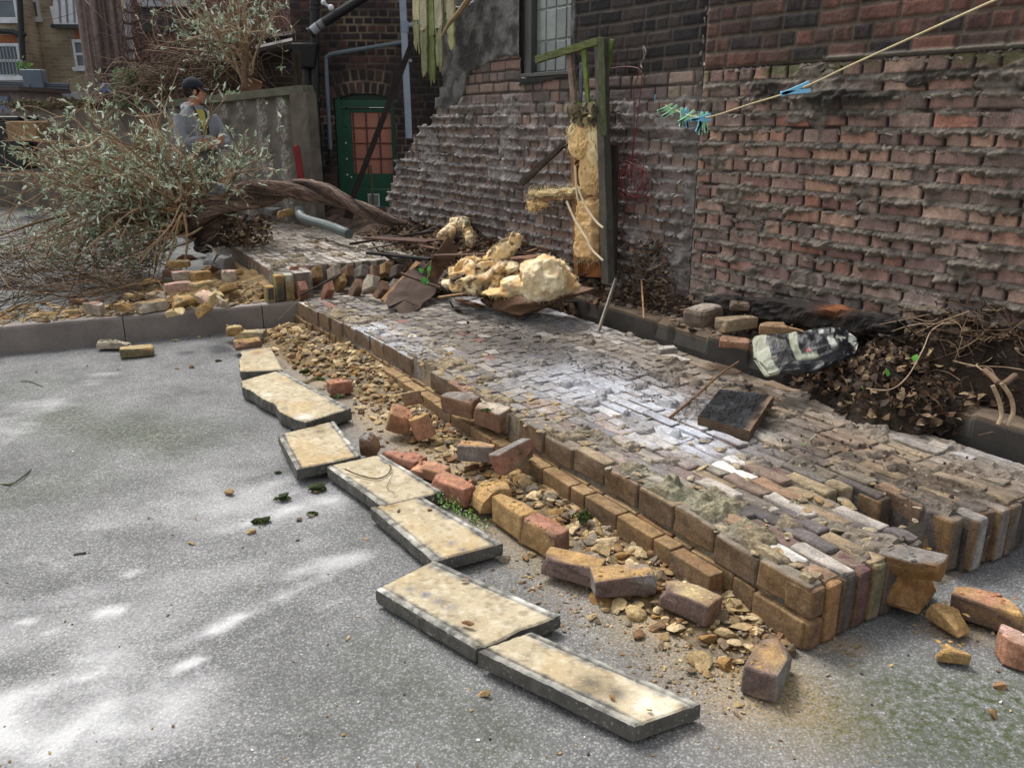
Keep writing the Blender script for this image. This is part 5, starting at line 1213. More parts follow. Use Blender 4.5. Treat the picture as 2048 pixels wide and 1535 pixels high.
for P in ([(1985, 770), (1998, 800), (2003, 830), (1996, 849)], [(2003, 765), (2022, 795), (2026, 825), (2014, 851)]):
    tube(mb, spline([D(x_, y_, 3.12-.02*i) for i, (x_, y_) in enumerate(P)], 14), .0085, 8, hx('#a08a70'))
tube(mb, spline([D(1970, 740, 3.3), D(1985, 752, 3.2), D(2003, 768, 3.12), D(2030, 750, 3.2)], 10), .012, 8, hx('#6a5644'))
o = mb.build('root', M_twig); tag(o, 'forked pale root hanging over the concrete edging at the right', 'root')
# climbing stem with fresh leaves
mb = MB(); st_ = [D(1732, 776, 3.7), D(1780, 778, 3.65), D(1815, 752, 3.7), D(1845, 700, 3.8), D(1862, 662, 3.9), D(1890, 645, 3.95), D(1924, 641, 4.0)]
pl_ = thing('seedling', 'wiry pale stem with three fresh green leaves over the leaf heap', 'plant', st_[0])
tube(mb, spline(st_, 40), .0028, 6, hx('#a88f78')); tube(mb, [D(1925, 630, 4.0), D(1924, 655, 4.0), D(1923, 700, 3.98)], .002, 5, hx('#a88f78')); mb.build('stem', M_twig, pl_)
def gleaf(c, s_, M, col, parent, wr=.42):
    mb = MB(); leaf(mb, c, s_, M, col, wr, .12); mb.build('leaf', M_leaf, parent)
gleaf(D(1775, 752, 3.6), .042, rot(50, 20, 30), hx('#5fa03a'), pl_, .5); gleaf(D(1828, 722, 3.65), .036, rot(60, 0, -60), hx('#5a9a3c'), pl_, .5); gleaf(D(1726, 778, 3.6), .022, rot(50, 0, 60), hx('#6aa84a'), pl_, .5)
pl_ = thing('seedling', 'small sprig of green leaves beside the stained panel', 'plant', G(852, 575, .4)); mb = MB()
st_ = [D(850, 572, 6.25), D(858, 545, 6.3), D(862, 520, 6.35)]; tube(mb, spline(st_, 8), .003, 5, hx('#6d8a4a')); mb.build('stem', M_twig, pl_)
for i, (x_, y_) in enumerate([(848, 566), (858, 552), (846, 545), (862, 538), (852, 562)]): gleaf(D(x_, y_, 6.22), .05, rot(60, 20*i, 70*i), hx('#4f8f45'), pl_, .5)
pl_ = thing('seedling', 'tiny white-stemmed seedling on the fallen slab', 'plant', G(1612, 888, .24)); mb = MB(); tube(mb, spline([G(1612, 892, .235), D(1618, 880, 3.1), D(1632, 868, 3.15)], 8), .0016, 5, hx('#b5b09a')); mb.build('stem', M_twig, pl_); gleaf(G(1610, 890, .24), .02, rot(20, 0, 60), hx('#7fae4a'), pl_)
# weeds by the third coping slab
pl_ = thing('weed', 'small weeds sprouting between the coping slab and the clean red brick', 'plant', G(900, 990, .05)); rgx = np.random.RandomState(3); mb = MB(); mf = MB()
for i in range(46):
    x_ = 855+115*rgx.rand()**1.0; y_ = 992+(x_-855)*.55+rgx.uniform(-6, 6); b = G(x_, y_, .05 if x_ < 940 else .0); t_ = b+np.array([rgx.uniform(-.03, .03), rgx.uniform(-.03, .03), rgx.uniform(.015, .05)])
    tube(mb, [b, (b+t_)/2+rgx.normal(size=3)*.003, t_], .0008, 4, hx('#5d7a3a'), cap=False)
    for k in range(4): leaf(mf, b+(t_-b)*rgx.rand(), .011, rot(rgx.uniform(-60, 60), rgx.uniform(-60, 60), rgx.uniform(0, 360)), [hx('#5c8a3a'), hx('#7aa04a'), hx('#c9cfae')][rgx.randint(3)], .4)
mb.build('stems', M_twig, pl_); mf.build('leaves', M_leaf, pl_)
# vine lying on the fourth coping slab
mb = MB(); tube(mb, spline([G(690, 937, .10), G(715, 948, .092), G(750, 956, .09), G(772, 950, .09), G(782, 936, .095), G(778, 928, .10)], 30), .003, 6, hx('#4a3a2a')); tube(mb, spline([G(785, 948, .09), G(778, 962, .09), G(774, 975, .09), G(790, 985, .09)], 12), .0012, 5, hx('#4a3a2a')); o = mb.build('vine', M_twig); tag(o, 'dry brown vine curled on top of a coping slab', 'vine')
mb = MB(); tube(mb, spline([G(0, 968), G(25, 966, .01), G(48, 950, .012), G(62, 938)], 14), .004, 6, hx('#4c4c3c')); tube(mb, [G(22, 968), G(10, 985)], .003, 5, hx('#4c4c3c')); o = mb.build('twig', M_twig); tag(o, 'forked greenish twig on the asphalt at the left edge', 'twig')
mb = MB(); tube(mb, spline([G(148, 1108, .004), G(160, 1106, .006), G(172, 1104, .004)], 5), .004, 6, hx('#3c3a30')); o = mb.build('twig', M_twig); tag(o, 'short dark twig lying alone on the asphalt at the left', 'twig')
mb = MB(); tube(mb, spline([G(42, 762, .004), G(60, 762, .006), G(85, 772, .004)], 6), .003, 6, hx('#5c5a50')); o = mb.build('twig', M_twig); tag(o, 'thin faint twig on the asphalt near the kerb at the left', 'twig')
mb = MB(); tube(mb, [G(556, 640, .1), G(600, 596, .30)], .0025, 5, hx('#7d776c')); tube(mb, [G(600, 590, .33), G(682, 548, .47)], .009, 6, hx('#3c342f')); o = mb.build('rusty_rod', M_twig); tag(o, 'thin rusty rod poking out between the toppled bricks over the kerb', 'rod')
# fallen grey pipe
mb = MB(); tube(mb, spline([D(598, 415, 9.3), D(600, 428, 9.25), D(612, 438, 9.1), D(650, 449, 8.8), D(675, 458, 8.5), D(698, 468, 8.3)], 24), .05, 12, hx('#56605e')); o = mb.build('fallen_pipe', M_paint); tag(o, 'bent grey plastic pipe lying over the back of the terrace slab', 'pipe')
# ---- burnt square board on the slab
P4 = [G(1396, 832, .285), G(1500, 862, .285), G(1548, 790, .30), G(1440, 778, .30)]
n = 40; s, t = np.meshgrid(np.linspace(0, 1, n), np.linspace(0, 1, n)); T = P4[0]*((1-s)*(1-t))[..., None]+P4[1]*(s*(1-t))[..., None]+P4[2]*(s*t)[..., None]+P4[3]*((1-s)*t)[..., None]
nn = fbm(s*5, t*5, o=4, seed=450); crk = sm(.06, 0, abs(fbm(s*7+5, t*7, seed=451)-.5))
burn = sm(1.02, .84, s+.25*(nn-.5))*sm(-.12, .06, t+.3*(1-s)+.3*(nn-.5)); C = mix(hx('#6f5b49'), hx('#0d0e11'), burn); C = mix(C, hx('#33363c'), burn*sm(.5, .7, nn)*.5)
T[..., 2] += .004*nn-.006*crk*burn
mb = MB(); V = T.reshape(-1, 3); c0 = V.mean(0); V = V-c0; mb.add(V, gridq(n, n), c=C.reshape(-1, 3))
idx = np.arange(n*n).reshape(n, n); r_ = np.concatenate([idx[0, :], idx[1:, -1], idx[-1, -2::-1], idx[-2:0, 0]]); m = len(r_); rim = V[r_]; cr = mix(hx('#43362b'), hx('#66523f'), fbm(rim[:, 0]*30, rim[:, 1]*30, seed=3))
mb.add(np.concatenate([rim, rim-[0, 0, .055]]), [[i, i+m, (i+1) % m+m, (i+1) % m] for i in range(m)], c=np.concatenate([cr, cr*.7]))
mb.add(np.concatenate([rim-[0, 0, .055], [[0, 0, -.055]]]), t=[[m, (x+1) % m, x] for x in range(m)], c=hx('#3a2c20'))
o = mb.build('burnt_board', M_wood); o.location = tuple(c0); tag(o, 'thick square board charred black on top, lying on the fallen slab', 'board')
def pl(rgx):
    q = G(1470, 815, .25); a = rgx.uniform(0, 6.28); r_ = rgx.uniform(.14, .24); return q+np.array([math.cos(a)*r_, math.sin(a)*r_, rgx.uniform(0, .06)])
twigs('twigs', 'frayed dark fibres round the edges of the burnt board', 240, pl, .05, .0012, 49, TW)
# ---- compost bag
na, nb_ = 90, 48; a = np.linspace(0, 1, na); th = np.linspace(0, 2*np.pi, nb_, endpoint=False); Aa, Tt = np.meshgrid(a, th)
L0 = G(1510, 716, .44); L1 = G(1712, 684, .52); ax_ = (L1-L0); Ln = np.linalg.norm(ax_); ax_ /= Ln; sd = np.cross([0, 0, 1], ax_); sd /= np.linalg.norm(sd); sd = -sd if sd[1] < 0 else sd; sd = sd*.86+np.array([0, 0, .5]); sd /= np.linalg.norm(sd); upv = np.cross(ax_, sd); upv = upv if upv[2] > 0 else -upv
prof_w = (.135*sm(0, .06, Aa)*(1-.35*sm(.5, 1., Aa))*sm(1.02, .9, Aa)+.01); prof_h = .035*sm(0, .2, Aa)*sm(1.02, .75, Aa)+.006
wr = (fbm(Aa*9+Tt*.3, Tt*5, o=4, seed=460)-.5)*.035*sm(.05, .4, Aa)+(fbm(Aa*3, Tt*14, o=3, seed=461)-.5)*.022
x_ = np.cos(Tt)*(prof_w+wr*.5)+.01*np.sin(Aa*9); y_ = np.sin(Tt)*(prof_h)+wr
P = L0+ax_*(Aa*Ln+.012*np.sin(Tt*3))[..., None]+sd*x_[..., None]+upv*y_[..., None]
blk = hx('#0d0f14'); pale = hx('#a3aa92'); C = np.broadcast_to(blk, P.shape).copy(); xs = np.cos(Tt)
e = .012*np.sin(Tt*5)
C[(Aa < .15+e)] = pale; C[(Aa > .36) & (Aa < .44) & (xs > -.55+.0)] = pale; C[(Aa > .36) & (Aa < .58) & (xs > -.55) & (xs < -.3)] = pale
for a0, a1, x0, x1 in ((.74, .80, -.3, .35), (.83, .93, .25, .33), (.86, .88, -.1, .3), (.66, .70, .55, .8), (.78, .82, .6, .85), (.95, 1., -1, 1)): C[(Aa > a0) & (Aa < a1) & (xs > x0) & (xs < x1)] = hx('#c6ccc2')
C[(Aa > .50) & (Aa < .55) & (xs > -.22) & (xs < -.10)] = hx('#a0321e')
C = mix(C, hx('#57503c'), sm(.56, .68, fbm(Aa*12, Tt*4, o=4, seed=462))*sm(.4, .0, Aa)*.9); C = mix(C, hx('#5c523e'), .35*(C.sum(-1) > .5))
V = P.reshape(-1, 3); q = []
for i in range(nb_):
    k_ = (i+1) % nb_
    for j in range(na-1): q.append([i*na+j, k_*na+j, k_*na+j+1, i*na+j+1])
mb = MB(); c0 = V.mean(0); mb.add(V-c0, np.array(q)[:, ::-1], c=C.reshape(-1, 3)); o = mb.build('compost_bag', M_bag, smooth=True); o.location = tuple(c0); tag(o, 'crumpled empty black plastic sack with pale bands lying in the planting bed', 'sack')
# ================================================================== TIMBER FRAME WITH INSULATION ON THE WALL
fr = thing('wooden_post', 'mossy wooden post with studs and rails standing against the old wall', 'frame', Wp(1210, 565, .25))
up_ = tuple(list(WN)+[0]); MG = hx('#5c6b34'); 
def wplank(name, p, q, off, w, t, col, seed=0, taper=1., mat=None, parent=fr, jag=.1, col2=None):
    mb = MB(); a = Wp(*p, off); b = Wp(*q, off); plank(mb, a, b, w, t, up_, col, .004, seed, taper, 14, jag); return mb.build(name, mat or M_wood, parent)
wplank('post', (1202, 77), (1216, 566), .22, .075, .06, hx('#4f4c44'), 1)
mb = MB(); a = Wp(1201.5, 76, .255); b = Wp(1207, 270, .255); plank(mb, a, b, .07, .004, up_, hx('#4c5238'), .003, 2, 1, 14, .3); mb.build('moss_film', M_moss, fr)
wplank('top_rail', (1074, 119), (1198, 82), .24, .05, .04, hx('#535a33'), 3, .95)
wplank('stud', (1139, 104), (1151, 226), .20, .05, .03, hx('#7d6b5e'), 4)
wplank('slat', (1168, 100), (1178, 226), .17, .045, .015, hx('#6a7a40'), 5, .8)
wplank('slat', (1164, 125), (1160, 214), .16, .045, .015, hx('#6b6a70'), 6, .6)
wplank('slat', (1225, 79), (1204, 200), .19, .035, .02, hx('#5c6a3a'), 7)
wplank('slat', (1204, 120), (1192, 225), .17, .03, .02, hx('#4b5a2c'), 8)
wplank('slat', (1156, 205), (1186, 236), .20, .03, .02, hx('#51602e'), 9)
wplank('back_board', (1229, 290), (1226, 545), .10, .07, .02, hx('#3a342f'), 10)
wplank('stud', (1150, 300), (1157, 552), .15, .045, .05, hx('#8a6442'), 11)
wplank('cross_rail', (1062, 401), (1204, 388), .19, .03, .06, hx('#7a5c40'), 12, 1.)
wplank('cross_rail', (1150, 262), (1204, 255), .19, .03, .05, hx('#5c4630'), 13)
mb = MB(); a = Wp(1180, 400, .12); b = Wp(1184, 552, .12); plank(mb, a, b, .26, .012, up_, hx('#8a5a38'), .003, 14, 1, 10, .05); mb.build('ply_panel', M_wood, fr)
WY = [hx('#e6c48e'), hx('#ead5a6'), hx('#dcb47a'), hx('#e6dabc')]
def wool(mb, c, hd, seed, col, M=None, fib=60, amp=.35, fs=1.):
    V, F = ICO[4]; n = fbm(V[:, 0]*1.6+seed, V[:, 1]*1.6, V[:, 2]*1.6+.3, 4, seed); n2 = fbm(V[:, 0]*6+seed, V[:, 1]*6, V[:, 2]*6+.3, 4, seed+1)
    n3 = 1-2*np.abs(fbm(V[:, 0]*2.6+seed+4, V[:, 1]*2.6, V[:, 2]*2.6+.3, 3, seed+6)-.5); r_ = 1+amp*1.8*(n-.5)+amp*.35*(n2-.5)+amp*1.1*(n3-.75); W_ = V*r_[:, None]*np.asarray(hd)
    if M is not None: W_ = W_@M.T
    C = np.asarray(col)*(.75+.5*n2)[:, None]; C = mix(C, hx('#c49c66'), sm(.42, .25, n2)*.5); C = mix(C, hx('#2f2a22'), sm(.68, .8, fbm(V[:, 0]*5, V[:, 1]*5, V[:, 2]*5+.2, 3, seed+3))*.7)
    mb.add(W_+np.asarray(c), t=F, c=C); rgx = np.random.RandomState(seed)
    L = max(hd)
    for i in range(int(fib*1.6)):
        k = rgx.randint(len(V)); p = W_[k]+np.asarray(c); d = V[k]*.5+rgx.normal(size=3)*.9; d /= np.linalg.norm(d); l = .05*fs*rgx.uniform(.4, 1.3)
        P = [p, p+d*l*.5+rgx.normal(size=3)*l*.2, p+d*l+rgx.normal(size=3)*l*.35]; tube(mb, spline(P, 5), .0011*fs**.5, 3, np.asarray(col)*rgx.uniform(.9, 1.25), cap=False)
Mw = np.array([[WD[0], WN[0], 0], [WD[1], WN[1], 0], [0, 0, 1]])
mb = MB(); 
wool(mb, Wp(1160, 282, .22), (.11, .05, .12), 501, WY[0], Mw, 90); wool(mb, Wp(1188, 290, .2), (.09, .04, .16), 502, WY[1], Mw, 60); wool(mb, Wp(1150, 265, .22), (.06, .05, .06), 512, WY[1], Mw, 60)
o = mb.build('insulation_wool', M_wool); tag(o, 'yellow insulation bulging in the upper bay of the timber frame', 'insulation', 'insulation in the timber frame')
mb = MB(); wool(mb, Wp(1182, 345, .19), (.12, .035, .20), 503, WY[0]*.9, Mw, 120, .42); wool(mb, Wp(1188, 370, .2), (.08, .04, .08), 513, WY[0]*.8, Mw, 60, .5)
o = mb.build('insulation_wool', M_wool); tag(o, 'torn holed yellow insulation above the cross rail of the timber frame', 'insulation', 'insulation in the timber frame')
V, Q = rbox((.135, .035, .285), .02); s_ = []
mb = MB(); nx_, nz_ = 40, 80; s, t = np.meshgrid(np.linspace(-1, 1, nx_), np.linspace(-1, 1, nz_)); n = fbm(s*3+4, t*6, o=4, seed=520); n2 = fbm(s*14, t*28, o=3, seed=521)
e = np.minimum(1-abs(s), (1-abs(t))*2); Yy = .05*sm(0, .25, e)+.025*(n-.5)+.012*(n2-.5); cc_ = Wp(1176, 459, .20)
P = np.stack([s*(.125-.012*t+.04*(n-.5)), Yy, t*(.225+.05*(n-.5))-.0*s+.03*s*0], -1)@Mw.T+cc_
C = mix(hx('#cfa673'), hx('#e6c898'), n); C = C*(.8+.4*n2)[..., None]; C = mix(C, hx('#e0d2ae'), sm(.45, .9, t)*0+sm(-.9, -.98, t))
mb.add(P.reshape(-1, 3), gridq(nz_, nx_), c=C.reshape(-1, 3)); mb.add(P.reshape(-1, 3)*1-np.append(WN, 0)*0.0+np.append(WN, 0)*(-.05), gridq(nz_, nx_)[:, ::-1], c=C.reshape(-1, 3)*.8)
rgx = np.random.RandomState(8)
for i in range(240):
    j = rgx.randint(nz_); k = rgx.choice([0, nx_-1]) if rgx.rand() < .6 else rgx.randint(nx_); j = j if k in (0, nx_-1) else 0; p = P[j, k]; d = rgx.normal(size=3)-np.array([0, 0, .8 if j == 0 else 0]); l = rgx.uniform(.02, .05)
    tube(mb, spline([p, p+d*l*.3, p+d*l*.5+rgx.normal(size=3)*l*.2], 4), .0012, 3, WY[rgx.randint(4)], cap=False)
o = mb.build('insulation_batt', M_wool, smooth=True); tag(o, 'flat tan insulation batt hanging under the cross rail of the timber frame', 'insulation', 'insulation in the timber frame')
mb = MB(); 
for i in range(7): wool(mb, Wp(1070+i*15, 386-i*1.0+(i % 2)*3, .2), (.06, .045, .022), 530+i, WY[1]*.8, Mw, 40, .6)
wool(mb, Wp(1066, 410, .2), (.06, .03, .04), 540, WY[0], Mw, 50, .6); wool(mb, Wp(1085, 408, .2), (.06, .03, .02), 541, WY[0], Mw, 50, .6)
o = mb.build('insulation_wool', M_wool); tag(o, 'thin yellow insulation tufts along the cross rail left of the post', 'insulation', 'insulation in the timber frame')
mb = MB(); rgx = np.random.RandomState(9)
for i in range(70):
    p = Wp(rgx.uniform(1140, 1195), rgx.uniform(225, 258), rgx.uniform(.16, .28)); M = Mw@rot(rgx.uniform(0, 90), rgx.uniform(-40, 40), rgx.uniform(0, 360)); leaf(mb, p, rgx.uniform(.05, .11), M, [hx('#8a8068'), hx('#57503f'), hx('#a89b7a'), hx('#6b6250')][i % 4], .3, .5)
o = mb.build('dry_leaves', M_dead); tag(o, 'clump of grey dry leaves on top of the upper insulation in the frame', 'leaves')
mb = MB(); 
for P_ in ([(1150, 330), (1153, 380), (1156, 402)], [(1133, 402), (1150, 440), (1172, 475), (1185, 500), (1206, 520)], [(1155, 372), (1170, 410), (1190, 440), (1206, 455)]):
    tube(mb, spline([Wp(a, b, .29) for a, b in P_], 16), .009, 5, hx('#cfc2a4'))
o = mb.build('torn_tape', M_cloth); tag(o, 'pale torn strips of netting draped over the hanging batt', 'strip')
# fallen insulation
def gw(label, parts, seed): 
    mb = MB()
    for i, (x_, y_, z_, hd, ci, rx, rz_) in enumerate(parts): wool(mb, G(x_, y_, z_), hd, seed+i*7, WY[ci], rot(rx, 0, rz_), 0, .34)
    V, N, Q, T = fuse_data(mb, .011, 4); x, y, z_ = V.T
    n = fbm(x*7, y*7, z_*9, 4, seed); n2 = fbm(x*30, y*30, z_*45, 4, seed+1); fold = np.abs(fbm(x*11+3, y*11, z_*6, 3, seed+2)-.5)*2
    V = V+N*(.035*(n-.5)+.022*(n2-.5)-.03*np.clip(.12-fold, 0, 1))[:, None]
    C = mix(WY[0], hx('#f2e4c2'), sm(.3, .7, n))*(.84+.36*n2)[:, None]; C = mix(C, hx('#d39a5c'), sm(.5, .7, fbm(x*9, y*9, z_*9, 3, seed+4))*.45); C = mix(C, hx('#a98552'), sm(.07, .0, fold)*.35)
    if 'crumbled' in label or 'arch' in label: C = mix(C, hx('#4a4438'), sm(.56, .66, fbm(x*22, y*22, z_*22, 3, seed+5))*.8)
    mb = MB(); mb.add(V, Q, T, c=C); rgx = np.random.RandomState(seed)
    for i in range(int(len(V)*.11)):
        k_ = rgx.randint(len(V)); d = N[k_]*.5+rgx.normal(size=3)*.8; d /= np.linalg.norm(d); l = rgx.uniform(.01, .04); tube(mb, [V[k_], V[k_]+d*l*.5+rgx.normal(size=3)*l*.2, V[k_]+d*l], .0009, 3, C[k_]*rgx.uniform(.95, 1.3), cap=False)
    o = mb.build('insulation_wool', M_wool); tag(o, label, 'insulation', 'insulation fallen on the debris heap')
gw('big domed mound of yellow insulation on the plywood sheet', [(1092, 556, .56, (.19, .17, .15), 0, 0, 20), (1060, 570, .49, (.21, .13, .07), 1, 0, 10), (1122, 562, .52, (.11, .12, .07), 1, 0, 0), (1012, 584, .43, (.17, .10, .035), 1, 0, 0), (1080, 578, .47, (.17, .10, .035), 3, 0, 15), (1132, 571, .49, (.1, .1, .04), 0, 0, 0)], 600)
gw('crumbled pale insulation left of the domed mound', [(905+18*(i % 6)+7*(i//6), 566-(i//6)*17+(i*37 % 11), .42+.06*(i//6), (.09+.03*((i*13) % 3), .08, .032), (1, 3, 1, 0)[i % 4], 20*i, 50*i) for i in range(18)], 700)
gw('upright strip of insulation leaning above the crumbled part', [(982, 528, .55, (.10, .07, .07), 1, 0, 30), (998, 508, .62, (.11, .06, .08), 0, 0, 40), (1014, 494, .68, (.10, .06, .08), 1, 0, 50), (1030, 480, .74, (.07, .05, .07), 3, 0, 60)], 800)
gw('curled arch of insulation against the wall behind the debris', [(888, 472, .62, (.06, .05, .05), 3, 0, 0), (898, 462, .66, (.06, .05, .05), 3, 0, 0), (908, 450, .70, (.06, .05, .04), 1, 0, 0), (914, 440, .74, (.07, .05, .035), 1, 0, 0), (926, 446, .72, (.05, .05, .06), 3, 0, 0), (934, 462, .67, (.05, .05, .08), 1, 0, 0), (940, 478, .62, (.05, .05, .07), 3, 0, 0)], 850)
# ================================================================== RED CABLE, WASHING LINE AND PEGS
mb = MB(); RC_ = hx('#6a1820'); hook = Wp(1282, 140, .05)
def wt_(pts, r_=.0032, off=.06): tube(mb, spline([Wp(a, b, off) for a, b in pts], len(pts)*7), r_, 5, RC_)
wt_([(1204, 140), (1225, 136), (1250, 133), (1272, 135), (1282, 141)]); wt_([(1281, 142), (1268, 175), (1269, 230), (1265, 300), (1262, 340), (1263, 372)]); wt_([(1284, 142), (1282, 170), (1276, 230), (1268, 290), (1264, 345), (1270, 380)])
rgx = np.random.RandomState(12)
for i in range(9):
    cx_, cy_ = 1262+rgx.uniform(-14, 14), 348+rgx.uniform(-10, 25); a0, b0 = rgx.uniform(12, 32), rgx.uniform(18, 45); ph = rgx.uniform(-.7, .7)
    wt_([(cx_+a0*math.cos(t)*math.cos(ph)-b0*math.sin(t)*math.sin(ph), cy_+a0*math.cos(t)*math.sin(ph)+b0*math.sin(t)*math.cos(ph)) for t in np.linspace(0, 6.28, 9)], .0028, .06+.01*i)
wt_([(1262, 380), (1250, 430), (1244, 470), (1262, 495), (1290, 490), (1304, 450), (1296, 400), (1280, 370)], .0028)
wt_([(1225, 350), (1220, 400), (1228, 440)], .0024)
o = mb.build('red_cable', M_plastic, smooth=True); tag(o, 'dark red cable hanging from a wall hook in a tangled loop', 'cable')
mb = MB(); tube(mb, spline([Wp(1287, 92, .03), Wp(1292, 104, .04), Wp(1287, 116, .04), Wp(1282, 128, .04), Wp(1284, 136, .05)], 14), .006, 6, hx('#7d6c68')); tube(mb, [Wp(1286, 95, .02), Wp(1289, 118, .05)], .004, 6, hx('#57504c')); o = mb.build('wall_hook', M_metal); tag(o, 'rusty iron hook on the black brick above the red cable', 'hook')
rope = [Wp(1281, 141, .06), D(1300, 175, 6.15), D(1318, 200, 6.0), D(1350, 220, 5.75), D(1390, 233, 5.4), D(1425, 232, 5.15), D(1500, 208, 4.75), D(1600, 177, 4.2), D(1700, 131, 3.75), D(1850, 63, 3.2), D(2010, -9, 2.7), D(2200, -95, 2.3)]
RP = spline(rope, 80); mb = MB(); tube(mb, RP, .0042, 7, hx('#b5a883')); wl = mb.build('washing_line', M_cloth, smooth=True); tag(wl, 'cream washing line sagging from the wall hook to the upper right', 'rope')
BLU = hx('#7cbfe0'); GRN = hx('#a9e0b4')
def peg(px_, py_, Yd, ang, col, label, s_=1.55):
    c = D(px_, py_, Yd); t = thing('clothes_peg', label, 'peg', c, 'plastic pegs clipped on the washing line')
    Rm = rot(0, ang, 0)
    for sgn in (-1, 1):
        mb = MB(); M = Rm@rot(0, sgn*9, 0)
        V, Q = rbox((.0055*s_, .005*s_, .040*s_), .002); V = V+[sgn*.006*s_, 0, -.012*s_]; mb.add(V@M.T+c, Q, c=col*(1 if sgn > 0 else .85)); mb.build('jaw', M_plastic, t)
    mb = MB(); 
    for k in range(3): tube(mb, [c+Rm@np.array([math.cos(a)*.006, (k-1)*.002, math.sin(a)*.006]) for a in np.linspace(0, 6.28, 9)], .0008, 4, hx('#55585c'), cap=False)
    mb.build('spring', M_metal, t)
peg(1314, 202, 6.0, 5, BLU*.9, 'blue peg hanging alone nearest the wall hook')
peg(1338, 215, 5.85, 72, GRN, 'green peg on its side, right of the lone blue peg'); peg(1346, 221, 5.75, 60, GRN*.9, 'second green peg overlapping the first on its right')
peg(1366, 228, 5.6, 8, GRN, 'upright green peg at the left of the middle cluster'); peg(1372, 230, 5.58, -12, BLU*.9, 'upright blue peg inside the middle cluster'); peg(1380, 232, 5.52, 62, GRN*1.05, 'slanting green peg on the front of the middle cluster')
peg(1404, 238, 5.3, 20, BLU, 'blue peg splayed to the left in the right cluster'); peg(1410, 238, 5.28, -10, GRN, 'green peg hanging down in the right cluster'); peg(1408, 236, 5.25, 82, BLU*1.05, 'blue peg lying along the line in the right cluster'); peg(1403, 242, 5.3, 2, GRN*.9, 'pale green peg at the back of the right cluster')
peg(1600, 178, 4.18, 76, BLU*1.1, 'blue peg clipped alone halfway up the line', 1.75)
# ================================================================== FENCE, LOW WALL AND BACKDROP
def panel(mb, a, b, z0, z1, th, colf, st=.03, hf=None):
    """upright panel between two plan points, height field hf(s, z) toward the yard"""
    a = np.array(a[:2]); b = np.array(b[:2]); L = np.linalg.norm(b-a); d = (b-a)/L; n = np.array([d[1], -d[0]])
    if n[1] > 0: n = -n
    z0 = np.broadcast_to(z0, 2) if np.ndim(z0) == 0 else z0
    z1 = (z1, z1) if np.ndim(z1) == 0 else z1
    s, t = np.meshgrid(np.linspace(0, L, int(L/st)+2), np.linspace(0, 1, int((max(z1)-min(z0))/st)+2))
    k = s/L; z = (z0[0]*(1-k)+z0[1]*k)*(1-t)+(z1[0]*(1-k)+z1[1]*k)*t
    h = hf(s, z) if hf else 0*s
    P = np.concatenate([a+s[..., None]*d+h[..., None]*n, z[..., None]], -1); C = colf(s, z)
    flip = (np.cross(np.append(d, 0), [0, 0, 1])@np.append(n, 0)) < 0
    q = gridq(*s.shape); mb.add(P.reshape(-1, 3), q[:, ::-1] if flip else q, c=C.reshape(-1, 3))
    Pb = P-np.append(n, 0)*(th+h[..., None]); mb.add(Pb.reshape(-1, 3), q if flip else q[:, ::-1], c=C.reshape(-1, 3)*.8)
    top = np.concatenate([P[-1], Pb[-1]]); m = s.shape[1]; mb.add(top, [[i, i+1, i+1+m, i+m] for i in range(m-1)], c=C[-1].mean(0))
    for e in (0, -1):
        sd_ = np.concatenate([P[:, e], Pb[:, e]]); m = s.shape[0]; mb.add(sd_, [[i, i+1, i+1+m, i+m] for i in range(m-1)], c=C[:, e].mean(0))
F1 = D(603, 178, 10.0); F2 = D(300, 210, 12.0)
cf = thing('concrete_fence', 'mossy pebbledashed concrete fence panel with a green capping rail behind the man', 'fence', (F1[0], F1[1], .28))
def cfc(s, z):
    n = fbm(s*8, z*8, o=4, seed=601); sp = fbm(s*70, z*70, o=2, seed=602); rib = .5+.5*np.cos(s*16)
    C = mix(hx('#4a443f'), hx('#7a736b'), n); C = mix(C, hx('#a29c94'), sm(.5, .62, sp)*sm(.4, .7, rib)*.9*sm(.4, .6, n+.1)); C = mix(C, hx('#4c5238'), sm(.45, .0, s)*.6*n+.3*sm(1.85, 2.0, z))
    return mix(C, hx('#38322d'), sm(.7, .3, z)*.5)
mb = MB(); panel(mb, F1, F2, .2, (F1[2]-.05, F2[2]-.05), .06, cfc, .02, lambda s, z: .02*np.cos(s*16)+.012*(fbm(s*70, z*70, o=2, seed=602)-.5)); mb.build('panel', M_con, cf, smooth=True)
mb = MB(); dF = (F2-F1); dF /= np.linalg.norm(dF); plank(mb, F1-dF*.12+[0, 0, -.01], F2+[0, 0, -.01], .17, .09, (0, 0, 1), hx('#5c5a4c'), .012, 4, 1, 30, .1); mb.build('capping_rail', M_con, cf)
mb = MB(); plank(mb, F1-dF*.05+[0, -.02, -F1[2]+.2], F1-dF*.05+[-.02, -.02, -.04], .30, .14, tuple(np.cross(dF, [0, 0, 1])), hx('#5c554b'), .012, 5, 1, 20, .02); mb.build('end_post', M_con, cf)
F3 = D(300, 210, 12.6); F4 = D(20, 216, 14.5)
def lwc(s, z): 
    n = fbm(s*5, z*5, o=4, seed=611); return mix(hx('#4c433d'), hx('#7d7268'), n)*(1-.25*sm(.2, 0, (s*1.1) % 1.1))[..., None]
mb = MB(); panel(mb, F3, F4, .2, (F3[2], F4[2]-.0), .15, lwc, .05, lambda s, z: .03*fbm(s*3, z*3, seed=612)); o = mb.build('garden_wall', M_con, smooth=True); tag(o, 'low brownish garden wall running behind the fallen bush to the left', 'wall')
mb = MB(); panel(mb, (F4[0]-8, F4[1]+1), F4, .2, 1.75, .15, lwc, .1); o = mb.build('boundary_wall', M_con); tag(o, 'plain low wall continuing at the far left beside the shed', 'wall')
